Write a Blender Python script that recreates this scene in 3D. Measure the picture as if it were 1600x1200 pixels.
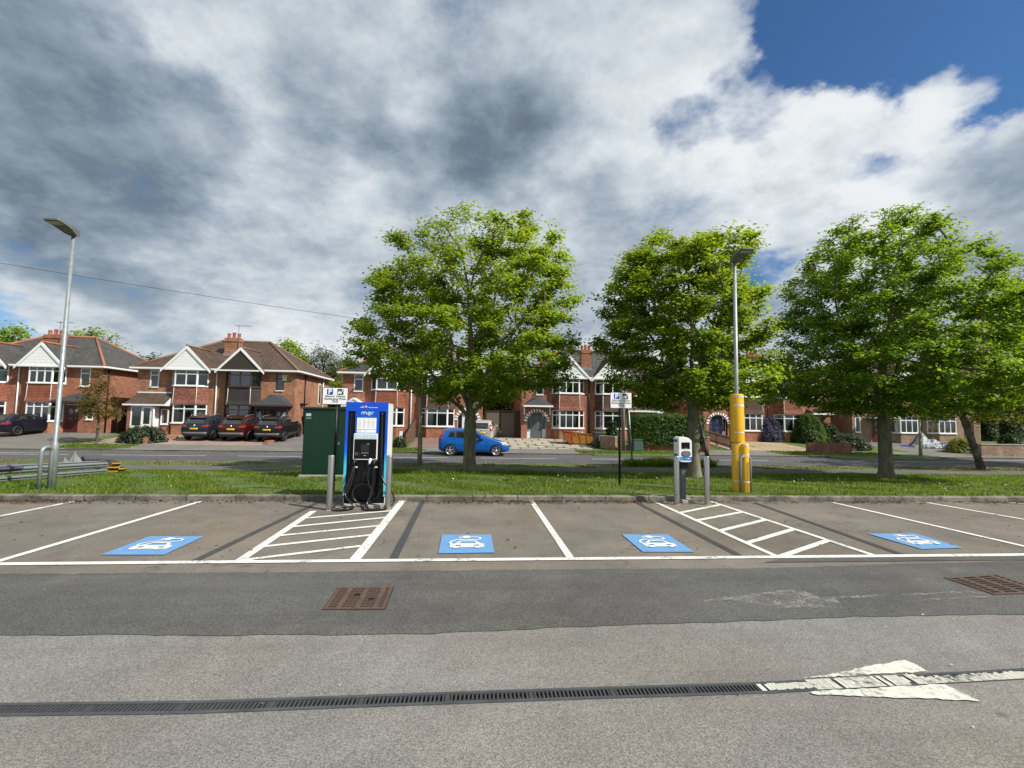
import bpy, bmesh, math, random
import numpy as np
from mathutils import Vector, Matrix
from mathutils.bvhtree import BVHTree

for o in list(bpy.data.objects):
    bpy.data.objects.remove(o)
scene = bpy.context.scene
COL = scene.collection

# ------------------------------------------------------------------ camera
CAM_H = 1.70
FOC, PITCH, YAW, ROLL = 718.7, 0.0718688, 0.0801981, 0.0156851   # focal length in px of a 1600 px wide frame
_f0 = Vector((math.sin(YAW), math.cos(YAW), 0)); _r0 = Vector((math.cos(YAW), -math.sin(YAW), 0)); _u0 = Vector((0, 0, 1))
_f = _f0 * math.cos(PITCH) + _u0 * math.sin(PITCH); _u1 = _u0 * math.cos(PITCH) - _f0 * math.sin(PITCH)
_r = _r0 * math.cos(ROLL) + _u1 * math.sin(ROLL); _u = _u1 * math.cos(ROLL) - _r0 * math.sin(ROLL)
cam_d = bpy.data.cameras.new("camera"); cam = bpy.data.objects.new("camera", cam_d); COL.objects.link(cam)
cam.matrix_world = Matrix(((_r.x, _u.x, -_f.x, 0), (_r.y, _u.y, -_f.y, 0), (_r.z, _u.z, -_f.z, CAM_H), (0, 0, 0, 1)))
cam_d.sensor_width = 36.0; cam_d.lens = 36.0 * FOC / 1600.0; cam_d.clip_start = 0.05; cam_d.clip_end = 3000
scene.camera = cam

# ------------------------------------------------------------------ light
SUN_DIR = Vector((0.72, -0.44, 0.80)).normalized()          # from the ground towards the sun
SUN_EL = math.asin(SUN_DIR.z); SUN_AZ = math.atan2(SUN_DIR.x, SUN_DIR.y)
sun_d = bpy.data.lights.new("sun", 'SUN'); sun_d.energy = 4.7; sun_d.angle = math.radians(0.53); sun_d.color = (1.0, 0.95, 0.87)
sun = bpy.data.objects.new("sun", sun_d); COL.objects.link(sun)
sun.rotation_euler = SUN_DIR.to_track_quat('Z', 'Y').to_euler(); sun.location = (20, -10, 30)

scene.view_settings.view_transform = 'Standard'; scene.view_settings.look = 'None'
scene.view_settings.exposure = 0.32; scene.view_settings.gamma = 1.0
scene.render.engine = 'CYCLES'
scene.cycles.max_bounces = 8; scene.cycles.diffuse_bounces = 3; scene.cycles.glossy_bounces = 3
scene.cycles.transparent_max_bounces = 8; scene.cycles.transmission_bounces = 4
scene.cycles.caustics_reflective = False; scene.cycles.caustics_refractive = False
scene.cycles.sample_clamp_indirect = 6.0

def ray(px, py):
    return _f + _r * ((px - 800) / FOC) - _u * ((py - 600) / FOC)
def at(px, py, Y):
    d = ray(px, py); t = Y / d.y
    return Vector((d.x * t, Y, CAM_H + d.z * t))

# ------------------------------------------------------------------ sky
class NT:
    """tiny helper to write node trees"""
    def __init__(s, tree): s.t = tree; s.n = tree.nodes; s.l = tree.links
    def node(s, typ, **kw):
        n = s.n.new(typ)
        for k, v in kw.items(): setattr(n, k, v)
        return n
    def put(s, sock, v):
        if v is None: return
        if isinstance(v, bpy.types.NodeSocket): s.l.new(v, sock)
        else:
            if isinstance(v, (tuple, list)) and len(v) == 3 and sock.type == 'RGBA': v = (*v, 1)
            sock.default_value = v
    def math(s, op, a, b=None, c=None, clamp=False):
        n = s.node('ShaderNodeMath', operation=op); n.use_clamp = clamp
        for i, v in enumerate((a, b, c)): s.put(n.inputs[i], v)
        return n.outputs[0]
    def vmath(s, op, a, b=None, scale=None):
        n = s.node('ShaderNodeVectorMath', operation=op)
        s.put(n.inputs[0], a)
        if b is not None: s.put(n.inputs[1], b)
        if scale is not None: s.put(n.inputs['Scale'], scale)
        return n.outputs['Value'] if op in ('DOT_PRODUCT', 'LENGTH', 'DISTANCE') else n.outputs['Vector']
    def noise(s, vec, scale, detail=4, rough=0.5, dist=0.0, out=0, dim='3D'):
        n = s.node('ShaderNodeTexNoise', noise_dimensions=dim)
        if vec is not None: s.put(n.inputs['Vector'], vec)
        s.put(n.inputs['Scale'], scale); s.put(n.inputs['Detail'], detail); s.put(n.inputs['Roughness'], rough); s.put(n.inputs['Distortion'], dist)
        return n.outputs[out]
    def rng(s, v, a, b, c=0.0, d=1.0, smooth=False):
        n = s.node('ShaderNodeMapRange'); n.interpolation_type = 'SMOOTHSTEP' if smooth else 'LINEAR'; n.clamp = True
        for i, q in enumerate((v, a, b, c, d)): s.put(n.inputs[i], q)
        return n.outputs[0]
    def mix(s, f, a, b, mode='MIX'):
        n = s.node('ShaderNodeMix', data_type='RGBA', blend_type=mode)
        s.put(n.inputs[0], f); s.put(n.inputs[6], a); s.put(n.inputs[7], b)
        return n.outputs[2]
    def ramp(s, f, stops):
        n = s.node('ShaderNodeValToRGB'); e = n.color_ramp.elements
        while len(e) < len(stops): e.new(0.5)
        for el, (p, c) in zip(e, stops): el.position = p; el.color = (*c, 1) if len(c) == 3 else c
        s.put(n.inputs[0], f); return n.outputs[0]
    def sep(s, v):
        n = s.node('ShaderNodeSeparateXYZ'); s.put(n.inputs[0], v); return n.outputs
    def comb(s, x, y, z):
        n = s.node('ShaderNodeCombineXYZ')
        for i, v in enumerate((x, y, z)): s.put(n.inputs[i], v)
        return n.outputs[0]

world = bpy.data.worlds.new("World"); scene.world = world; world.use_nodes = True
W = NT(world.node_tree); W.n.clear()
SKY_STRENGTH = 0.10
SKY_GAIN = 0.80
CLEAR_TINT = (0.40, 0.64, 0.86)
wout = W.node('ShaderNodeOutputWorld'); bg = W.node('ShaderNodeBackground'); bg.inputs['Strength'].default_value = SKY_STRENGTH
W.l.new(bg.outputs[0], wout.inputs[0])
sky = W.node('ShaderNodeTexSky', sky_type='NISHITA'); sky.sun_disc = False
sky.sun_elevation = SUN_EL; sky.sun_rotation = SUN_AZ; sky.altitude = 20; sky.air_density = 1.0; sky.dust_density = 0.6; sky.ozone_density = 2.0
tc = W.node('ShaderNodeTexCoord'); D = tc.outputs['Generated']
dx, dy, dz = W.sep(D)
zz = W.math('ADD', W.math('MAXIMUM', dz, 0.0), 0.42)
P = W.comb(W.math('DIVIDE', dx, zz), W.math('DIVIDE', dy, zz), W.math('DIVIDE', W.math('MULTIPLY', dz, 1.35), zz))
w1 = W.vmath('SUBTRACT', W.noise(P, 2.2, 3, 0.5, out=1), (0.5, 0.5, 0.5)); w2 = W.vmath('SUBTRACT', W.noise(P, 7.0, 6, 0.6, out=1), (0.5, 0.5, 0.5))
Dw = W.vmath('NORMALIZE', W.vmath('ADD', D, W.vmath('ADD', W.vmath('SCALE', w1, scale=0.16), W.vmath('SCALE', w2, scale=0.13))))
def sky_blobs(items):
    tot = None
    for px, py, rad, wgt in items:
        d = ray(px, py).normalized()
        v = W.vmath('DOT_PRODUCT', Dw, tuple(d))
        b = W.rng(v, math.cos(math.radians(rad)), 1.0, 0, wgt, smooth=True)
        tot = b if tot is None else W.math('ADD', tot, b)
    return tot
n_big = W.noise(P, 1.7, 6, 0.5, 0.0)
n_mid = W.noise(W.vmath('ADD', P, (7.3, 2.1, 0)), 3.6, 10, 0.60, 0.12)
n_fine = W.noise(W.vmath('ADD', P, (1.7, 9.2, 3)), 10.0, 8, 0.62, 0.05)
# openings of clear sky
clear = sky_blobs([(1480, -20, 10, 1.2), (1340, 30, 7.5, .95), (1610, 50, 8, 1.0), (1400, -70, 12, 1.0), (1240, 95, 4.5, .55), (1045, 198, 4.0, .62), (1140, 168, 4.5, .50), (1320, 205, 6, .42), (1400, 190, 5, .25),
                   (1575, 125, 4.5, .55), (1180, 412, 4, .75), (-8, 506, 4.5, .85), (700, -10, 5, .35), (1480, 115, 5, -.8), (1540, 85, 4, -.7), (1400, 150, 5, -.6), (1310, 145, 5, -.5), (1010, 60, 10, -.3), (900, 120, 10, -.3)])
dens = W.math('ADD', W.math('ADD', W.math('MULTIPLY', W.math('SUBTRACT', n_mid, 0.5), 1.9), W.math('MULTIPLY', W.math('SUBTRACT', n_fine, 0.5), 0.7)), W.math('SUBTRACT', 0.80, clear))
cover = W.rng(dens, -0.10, 0.66, 0, 1, smooth=True)
# heavy grey undersides and the sunlit places between them
dark = sky_blobs([(60, 150, 11, .62), (150, 205, 10, .72), (-60, 150, 12, .25), (270, 210, 7, .75), (80, 240, 9, .35), (40, 330, 9, .16), (190, 375, 9, .38), (270, 415, 8, .30),
                  (540, 150, 10, .52), (640, 180, 8, .42), (800, 195, 10, .70), (775, 250, 6, .40), (690, 290, 8, .22), (450, 240, 9, .12), (480, 330, 8, .12),
                  (560, 400, 12, .12), (1530, 350, 9, .32), (1600, 330, 8, .2), (1000, 330, 9, .10), (280, 540, 9, .15), (720, 330, 8, .15)])
lit = sky_blobs([(1000, 120, 12, .16), (1150, 90, 12, .22), (900, 50, 12, .08), (1250, 290, 13, .28), (1450, 300, 11, .25), (1450, 190, 10, .35), (350, 130, 9, .30), (230, 50, 9, .16),
                 (560, 30, 9, .18), (650, 140, 4.5, .25), (1080, 250, 10, .24), (230, 285, 8, .22), (370, 300, 8, .16), (200, 480, 10, .26), (930, 200, 6, .2), (740, 40, 8, .12), (1380, 420, 9, .2), (0, 350, 4, .25), (480, 490, 9, .18), (1120, 300, 9, .15)])
dark = W.math('MULTIPLY', dark, W.rng(n_mid, 0.30, 0.62, 1.15, 0.60))
dark = W.math('MULTIPLY', W.math('TANH', W.math('MULTIPLY', dark, 1.25)), 0.42)
lum = W.math('ADD', W.math('ADD', 0.632, W.math('MULTIPLY', W.math('SUBTRACT', n_big, 0.5), 0.65)), W.math('MULTIPLY', W.math('SUBTRACT', n_mid, 0.5), 1.10))
lum = W.math('ADD', lum, W.math('MULTIPLY', W.math('SUBTRACT', n_fine, 0.5), 0.55))
lum = W.math('ADD', W.math('SUBTRACT', lum, dark), W.math('MULTIPLY', lit, 0.55))
edge_ = W.math('MULTIPLY', W.rng(cover, 0.35, 0.95, 1, 0), 0.16)
lum = W.math('ADD', lum, edge_, clamp=True)
K = 1.0 / SKY_STRENGTH * SKY_GAIN
def kc(c): return tuple(v * K for v in c)
cl = W.ramp(lum, [(0.0, (.115, .152, .195)), (0.20, (.180, .232, .290)), (0.40, (.295, .365, .440)), (0.58, (.43, .50, .575)), (0.78, (.63, .69, .74)), (1.0, (.84, .875, .90))])
cl = W.vmath('SCALE', cl, scale=K)
clear_sky = W.mix(1.0, sky.outputs[0], CLEAR_TINT, 'MULTIPLY')
skyc = W.mix(cover, clear_sky, cl)
ground_half = W.rng(dz, -0.02, 0.0, 0, 1)
skyc = W.mix(ground_half, kc((.10, .10, .09)), skyc)
W.l.new(skyc, bg.inputs['Color'])
world.cycles.sampling_method = 'MANUAL'; world.cycles.sample_map_resolution = 1024

# ------------------------------------------------------------------ terrain profile (height against distance from the car park)
PROF = [(-80, 0), (9.45, 0), (9.451, .0), (9.60, .09), (12.0, -.02), (17.6, -.38), (19.8, -.45), (21.55, -.46), (21.65, -.54), (27.6, -.54), (27.7, -.47), (31.0, -.38), (36.3, .03), (60, .1), (120, 1.0), (900, 6)]
def gz(y):
    for (a, za), (b, zb) in zip(PROF, PROF[1:]):
        if a <= y <= b: return za + (zb - za) * (y - a) / (b - a)
    return PROF[-1][1]
def G(px, py, dz=0.0):
    """the spot of ground seen at this place of the photograph"""
    d = ray(px, py); lo = 0.5
    prev = None
    Y = 0.6
    while Y < 120:
        t = Y / d.y; z = CAM_H + d.z * t
        if z <= gz(Y) + dz:
            a, b = Y - 0.05, Y
            for _ in range(20):
                m = (a + b) / 2; t = m / d.y
                if CAM_H + d.z * t <= gz(m) + dz: b = m
                else: a = m
            t = b / d.y
            return Vector((d.x * t, b, gz(b) + dz))
        Y += 0.05
    t = 60 / d.y
    return Vector((d.x * t, 60, gz(60)))

# ------------------------------------------------------------------ object helpers
def link(o, parent=None):
    COL.objects.link(o)
    if parent is not None: o.parent = parent
    return o
def tag(o, label=None, cat=None, group=None, kind=None):
    if label: o['label'] = label
    if cat: o['category'] = cat
    if group: o['group'] = group
    if kind: o['kind'] = kind
    return o
def thing(name, loc, label, cat, rz=0.0, group=None):
    o = bpy.data.objects.new(name, None); o.location = loc; o.rotation_euler = (0, 0, rz); o.empty_display_size = 0.2
    link(o); return tag(o, label, cat, group)
def mesh_np(name, V, F, mats, parent=None, smooth=False, loc=None):
    V = np.asarray(V, dtype=np.float32); F = np.asarray(F, dtype=np.int32)
    me = bpy.data.meshes.new(name); n, k = F.shape
    me.vertices.add(len(V)); me.vertices.foreach_set('co', V.ravel())
    me.loops.add(n * k); me.loops.foreach_set('vertex_index', F.ravel())
    me.polygons.add(n); me.polygons.foreach_set('loop_start', np.arange(0, n * k, k, dtype=np.int32))
    try: me.polygons.foreach_set('loop_total', np.full(n, k, dtype=np.int32))
    except Exception: pass
    if smooth: me.polygons.foreach_set('use_smooth', np.ones(n, dtype=bool))
    me.update(calc_edges=True); me.validate()
    for m in (mats if isinstance(mats, (list, tuple)) else [mats]): me.materials.append(m)
    o = bpy.data.objects.new(name, me); link(o, parent)
    if loc is not None: o.location = loc
    return o

class MB:
    """collects simple shapes and links them as ONE mesh"""
    def __init__(s): s.v = []; s.f = []; s.m = []; s.cur = 0; s.sm = []; s.smooth = False
    def add(s, vs, fs):
        b = len(s.v); s.v.extend([tuple(p) for p in vs])
        for f in fs: s.f.append([b + i for i in f]); s.m.append(s.cur); s.sm.append(s.smooth)
        return s
    def quad(s, *p): return s.add(p, [list(range(len(p)))])
    def box(s, x0, x1, y0, y1, z0, z1):
        return s.add([(x0, y0, z0), (x1, y0, z0), (x1, y1, z0), (x0, y1, z0), (x0, y0, z1), (x1, y0, z1), (x1, y1, z1), (x0, y1, z1)],
                     [(3, 2, 1, 0), (4, 5, 6, 7), (0, 1, 5, 4), (1, 2, 6, 5), (2, 3, 7, 6), (3, 0, 4, 7)])
    def obox(s, a, b, th, z0, z1, off=0.0):
        """upright board between plan points a and b, th thick, shifted off along its normal"""
        a = Vector((a[0], a[1])); b = Vector((b[0], b[1])); d = (b - a).normalized(); n = Vector((d.y, -d.x))
        p = [a + n * (off + th / 2), b + n * (off + th / 2), b + n * (off - th / 2), a + n * (off - th / 2)]
        return s.add([(q.x, q.y, z0) for q in p] + [(q.x, q.y, z1) for q in p], [(0, 1, 2, 3), (7, 6, 5, 4), (0, 4, 5, 1), (1, 5, 6, 2), (2, 6, 7, 3), (3, 7, 4, 0)])
    def bar(s, a, b, w, h, up=(0, 0, 1)):
        a = Vector(a); b = Vector(b); d = (b - a).normalized(); r = d.cross(Vector(up)).normalized(); u = r.cross(d)
        r *= w / 2; u *= h / 2
        return s.add([a - r - u, a + r - u, a + r + u, a - r + u, b - r - u, b + r - u, b + r + u, b - r + u],
                     [(0, 1, 2, 3), (7, 6, 5, 4), (4, 5, 1, 0), (5, 6, 2, 1), (6, 7, 3, 2), (7, 4, 0, 3)])
    def prism(s, poly, y0, y1):
        """poly in (x,z), pushed from y0 to y1"""
        n = len(poly)
        return s.add([(x, y0, z) for x, z in poly] + [(x, y1, z) for x, z in poly],
                     [list(range(n)), list(range(2 * n - 1, n - 1, -1))] + [(i, n + i, n + (i + 1) % n, (i + 1) % n) for i in range(n)])
    def slab(s, poly, z0, z1):
        """poly in (x,y), pushed from z0 to z1"""
        n = len(poly)
        return s.add([(x, y, z0) for x, y in poly] + [(x, y, z1) for x, y in poly],
                     [list(range(n - 1, -1, -1)), list(range(n, 2 * n))] + [(i, (i + 1) % n, n + (i + 1) % n, n + i) for i in range(n)])
    def tube(s, pts, r, n=10, cap=True):
        pts = [Vector(p) for p in pts]; rs = r if isinstance(r, (list, tuple)) else [r] * len(pts)
        vs = []; fs = []; ref = None
        for i, p in enumerate(pts):
            d = (pts[min(i + 1, len(pts) - 1)] - pts[max(i - 1, 0)]).normalized()
            if ref is None: ref = d.orthogonal().normalized()
            ref = (ref - d * ref.dot(d)).normalized(); w = d.cross(ref)
            for k in range(n):
                a = 2 * math.pi * k / n; vs.append(p + (ref * math.cos(a) + w * math.sin(a)) * rs[i])
        for i in range(len(pts) - 1):
            for k in range(n): fs.append((i * n + k, i * n + (k + 1) % n, (i + 1) * n + (k + 1) % n, (i + 1) * n + k))
        old = s.smooth; s.smooth = True; b = len(s.v); s.add(vs, fs); s.smooth = False
        if cap:
            s.f.append([b + k for k in range(n - 1, -1, -1)]); s.m.append(s.cur); s.sm.append(False)
            q = b + (len(pts) - 1) * n; s.f.append([q + k for k in range(n)]); s.m.append(s.cur); s.sm.append(False)
        s.smooth = old; return s
    def lathe(s, prof, c=(0, 0, 0), axis='z', n=20):
        """prof: (radius, height) pairs"""
        vs = []; fs = []
        for r, h in prof:
            for k in range(n):
                a = 2 * math.pi * k / n; x, y = r * math.cos(a), r * math.sin(a)
                p = (x, y, h) if axis == 'z' else ((x, h, y) if axis == 'y' else (h, x, y))
                vs.append((p[0] + c[0], p[1] + c[1], p[2] + c[2]))
        for i in range(len(prof) - 1):
            for k in range(n): fs.append((i * n + k, i * n + (k + 1) % n, (i + 1) * n + (k + 1) % n, (i + 1) * n + k))
        old = s.smooth; s.smooth = True; s.add(vs, fs); s.smooth = old; return s
    def build(s, name, mats, parent=None, bevel=0.0, loc=None, fix=True, seg=2):
        me = bpy.data.meshes.new(name); me.from_pydata(s.v, [], s.f)
        mats = mats if isinstance(mats, (list, tuple)) else [mats]
        for m in mats: me.materials.append(m)
        me.polygons.foreach_set('material_index', s.m); me.polygons.foreach_set('use_smooth', s.sm)
        if fix:
            bm = bmesh.new(); bm.from_mesh(me); bmesh.ops.recalc_face_normals(bm, faces=bm.faces); bm.to_mesh(me); bm.free()
        me.update()
        o = bpy.data.objects.new(name, me); link(o, parent)
        if loc is not None: o.location = loc
        if bevel:
            b = o.modifiers.new("soft_edges", 'BEVEL'); b.width = bevel; b.segments = seg; b.limit_method = 'ANGLE'; b.angle_limit = math.radians(40)
        return o
def copy_tree(o, parent=None):
    c = o.copy(); COL.objects.link(c); c.parent = parent
    for ch in list(o.children): copy_tree(ch, c)
    return c
def children_of(o): return list(o.children)

# ------------------------------------------------------------------ materials
def new_mat(name):
    m = bpy.data.materials.new(name); m.use_nodes = True
    t = NT(m.node_tree); t.n.clear()
    out = t.node('ShaderNodeOutputMaterial'); b = t.node('ShaderNodeBsdfPrincipled'); t.l.new(b.outputs[0], out.inputs[0])
    t.bsdf = b; t.out = out
    return m, t
def ocoord(t): return t.node('ShaderNodeTexCoord').outputs['Object']
def gcoord(t): return t.node('ShaderNodeNewGeometry').outputs['Position']
def bump(t, h, strength=0.3, dist=0.01):
    n = t.node('ShaderNodeBump'); t.put(n.inputs['Height'], h); n.inputs['Strength'].default_value = strength; n.inputs['Distance'].default_value = dist
    t.l.new(n.outputs[0], t.bsdf.inputs['Normal'])
def plain(name, c, rough=0.5, metal=0.0, var=0.12, scale=6.0, bmp=0.0, spec=0.5, coat=0.0):
    m, t = new_mat(name); co = ocoord(t)
    n = t.noise(co, scale, 5, 0.6)
    f = t.rng(n, 0.25, 0.75, 1 - var, 1 + var)
    t.put(t.bsdf.inputs['Base Color'], t.vmath('SCALE', c, scale=f))
    t.put(t.bsdf.inputs['Roughness'], t.rng(t.noise(co, scale * 2.3, 4), 0.3, 0.7, rough * 0.85, min(1, rough * 1.15)))
    t.bsdf.inputs['Metallic'].default_value = metal; t.bsdf.inputs['Specular IOR Level'].default_value = spec
    t.bsdf.inputs['Coat Weight'].default_value = coat; t.bsdf.inputs['Coat Roughness'].default_value = 0.04
    if bmp: bump(t, t.noise(co, scale * 8, 3), bmp, 0.01)
    return m

def tarmac(name, c, speck=0.5, blotch=0.22, scale=1.0, warm=(1.0, .97, .90), stains=0.0, tracks=0.0, cracks=0.0):
    m, t = new_mat(name); p = gcoord(t)
    big = t.noise(p, 0.55, 6, 0.62, 0.4); mid = t.noise(p, 3.0, 5, 0.6)
    fine = t.noise(p, 150 * scale, 3, 0.75)
    vor = t.node('ShaderNodeTexVoronoi'); t.put(vor.inputs['Vector'], p); vor.inputs['Scale'].default_value = 170 * scale
    vc = t.sep(vor.outputs['Color'])[0]
    f = t.math('ADD', t.rng(big, 0.3, 0.7, 1 - blotch, 1 + blotch), t.rng(mid, 0.3, 0.7, -0.09, 0.09))
    f = t.math('MULTIPLY', f, t.rng(vc, 0, 1, 1 - speck, 1 + speck))
    f = t.math('MULTIPLY', f, t.rng(fine, 0.3, 0.7, 1 - speck * .7, 1 + speck * .7))
    col = t.vmath('SCALE', c, scale=f)
    tint = t.mix(t.rng(t.noise(p, 0.35, 3), 0.35, 0.65), (.96, .98, 1.0), warm)
    col = t.mix(1.0, col, tint, 'MULTIPLY')
    v2 = t.node('ShaderNodeTexVoronoi'); t.put(v2.inputs['Vector'], p); v2.inputs['Scale'].default_value = 62
    w = t.math('MULTIPLY', t.rng(v2.outputs['Distance'], 0.10, 0.16, 1, 0), t.rng(t.sep(v2.outputs['Color'])[1], 0.86, 0.90))
    col = t.mix(t.math('MULTIPLY', w, 0.75), col, (.42, .41, .38))                # pale chippings
    d = t.math('MULTIPLY', t.rng(v2.outputs['Distance'], 0.12, 0.22, 1, 0), t.rng(t.sep(v2.outputs['Color'])[2], 0.93, 0.95))
    col = t.mix(t.math('MULTIPLY', d, 0.5), col, (.02, .02, .02))
    if stains:
        s = t.math('MULTIPLY', t.rng(t.noise(t.vmath('MULTIPLY', p, (.9, .55, 1)), 1.4, 6, 0.68, 1.0), 0.57, 0.72), stains)
        col = t.mix(s, col, t.vmath('SCALE', c, scale=0.45))
        s2 = t.math('MULTIPLY', t.rng(t.noise(t.vmath('ADD', p, (31, 7, 0)), 1.1, 7, 0.7, 0.6), 0.58, 0.75), stains)
        col = t.mix(s2, col, (.30, .27, .21))
    if tracks:                                                                      # rubbed tyre lines along the lane, oil drips
        tn = t.noise(t.vmath('MULTIPLY', p, (.10, 2.6, 1)), 1.0, 5, .6, .35)
        col = t.mix(t.math('MULTIPLY', t.rng(tn, .50, .66), tracks), col, t.vmath('SCALE', c, scale=.55))
        tn2 = t.noise(t.vmath('MULTIPLY', t.vmath('ADD', p, (9, 4, 0)), (.16, 1.3, 1)), 1.0, 6, .65, .5)
        col = t.mix(t.math('MULTIPLY', t.rng(tn2, .52, .70), tracks * .9), col, t.vmath('SCALE', c, scale=1.45))
        v3 = t.node('ShaderNodeTexVoronoi'); t.put(v3.inputs['Vector'], t.vmath('ADD', p, t.vmath('SCALE', t.noise(p, 9, 4, .6, out=1), scale=.10))); v3.inputs['Scale'].default_value = 1.5
        od = t.math('MULTIPLY', t.rng(v3.outputs['Distance'], .02, .085, 1, 0, True), t.rng(t.sep(v3.outputs['Color'])[0], .66, .70))
        col = t.mix(t.math('MULTIPLY', od, .6), col, t.vmath('SCALE', c, scale=.30))
    if cracks:
        v4 = t.node('ShaderNodeTexVoronoi', feature='DISTANCE_TO_EDGE'); t.put(v4.inputs['Vector'], t.vmath('ADD', p, t.vmath('SCALE', t.noise(p, 2.5, 6, .65, out=1), scale=.55))); v4.inputs['Scale'].default_value = .42
        ck = t.math('MULTIPLY', t.rng(v4.outputs['Distance'], .002, .007, 1, 0), t.rng(t.noise(p, .6, 4), .48, .56))
        col = t.mix(t.math('MULTIPLY', ck, cracks), col, t.vmath('SCALE', c, scale=.25))
    t.put(t.bsdf.inputs['Base Color'], col); t.bsdf.inputs['Roughness'].default_value = 0.9
    t.bsdf.inputs['Specular IOR Level'].default_value = 0.3
    bump(t, t.math('ADD', fine, t.math('MULTIPLY', vc, 0.8)), 0.5, 0.006)
    return m

def paint(name, c, wear=0.35, scale=9.0, under=None, fade=False):
    """thermoplastic road paint, rubbed through in places"""
    m, t = new_mat(name); p = gcoord(t)
    n = t.noise(p, scale, 7, 0.72, 0.3); f = t.rng(n, 0.3, 0.7, 0.86, 1.05)
    col = t.vmath('SCALE', c, scale=f)
    gr = t.rng(t.noise(p, 60, 3, 0.7), 0.35, 0.75, 1.0, 0.88)
    col = t.vmath('SCALE', col, scale=gr)
    w = t.rng(t.math('ADD', t.math('MULTIPLY', t.noise(p, 22, 5, 0.7), .55), t.math('MULTIPLY', t.noise(p, 2.2, 4, .6), .45)), 0.66 - wear * .22, 0.74 - wear * .14)
    if fade: t.put(t.bsdf.inputs['Alpha'], t.math('SUBTRACT', 1.0, w))
    else: col = t.mix(w, col, under or (.13, .125, .115))
    t.put(t.bsdf.inputs['Base Color'], col); t.bsdf.inputs['Roughness'].default_value = 0.75
    bump(t, t.noise(p, 90, 3), 0.25, 0.004)
    return m

def brick(name, c1, c2, mortar=(.30, .27, .24), bw=.225, rh=.075, var=.32, grime=.45):
    m, t = new_mat(name); x, y, z = t.sep(ocoord(t))
    uv = t.comb(t.math('ADD', x, y), z, 0)
    b = t.node('ShaderNodeTexBrick'); t.put(b.inputs['Vector'], uv); b.inputs['Scale'].default_value = 1.0
    t.put(b.inputs['Color1'], c1); t.put(b.inputs['Color2'], c2); t.put(b.inputs['Mortar'], mortar)
    t.put(b.inputs['Vector'], t.vmath('ADD', uv, t.comb(0, t.math('MULTIPLY', t.noise(ocoord(t), .6, 3), .004), 0)))
    b.inputs['Mortar Size'].default_value = 0.006; b.inputs['Brick Width'].default_value = bw; b.inputs['Row Height'].default_value = rh; b.inputs['Bias'].default_value = 0.0
    n = t.noise(ocoord(t), 1.1, 6, 0.65, 0.3); n2 = t.noise(t.vmath('MULTIPLY', ocoord(t), (1, 1, 2.2)), 4.5, 5, .75)
    col = t.vmath('SCALE', b.outputs['Color'], scale=t.math('MULTIPLY', t.rng(n, 0.3, 0.7, 1 - var, 1 + var), t.rng(n2, .3, .7, .62, 1.38)))
    g = t.math('MULTIPLY', t.rng(t.noise(t.vmath('MULTIPLY', ocoord(t), (1, 1, .35)), 1.6, 6, .7), .5, .75), grime)
    col = t.mix(g, col, (.09, .055, .04))
    t.put(t.bsdf.inputs['Base Color'], col); t.bsdf.inputs['Roughness'].default_value = 0.88
    bump(t, b.outputs['Fac'], -0.5, 0.01)
    return m

def tiles(name, c1, c2, row=.11, w=.17, slope=1.0, moss=0.0, var=.25):
    """courses of tiles or slates; rows follow the height"""
    m, t = new_mat(name); x, y, z = t.sep(ocoord(t))
    v = t.math('MULTIPLY', z, slope)
    b = t.node('ShaderNodeTexBrick'); t.put(b.inputs['Vector'], t.comb(t.math('ADD', x, y), v, 0)); b.inputs['Scale'].default_value = 1.0
    t.put(b.inputs['Color1'], c1); t.put(b.inputs['Color2'], c2); t.put(b.inputs['Mortar'], tuple(q * .25 for q in c1))
    b.inputs['Mortar Size'].default_value = row * .15; b.inputs['Brick Width'].default_value = w; b.inputs['Row Height'].default_value = row
    n = t.noise(ocoord(t), 0.9, 6, 0.65, 0.4)
    col = t.vmath('SCALE', b.outputs['Color'], scale=t.math('MULTIPLY', t.rng(n, 0.3, 0.7, 1 - var, 1 + var), t.rng(t.noise(ocoord(t), 12, 4, .7), .3, .7, .8, 1.2)))
    if moss: col = t.mix(t.math('MULTIPLY', t.rng(t.noise(ocoord(t), 2.1, 7, .7), .52, .72), moss), col, (.17, .16, .09))
    t.put(t.bsdf.inputs['Base Color'], col); t.bsdf.inputs['Roughness'].default_value = 0.8
    fr = t.math('FRACT', t.math('DIVIDE', v, row))
    bump(t, t.math('SUBTRACT', b.outputs['Fac'], t.math('MULTIPLY', fr, .8)), -0.8, 0.02)
    return m

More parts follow.
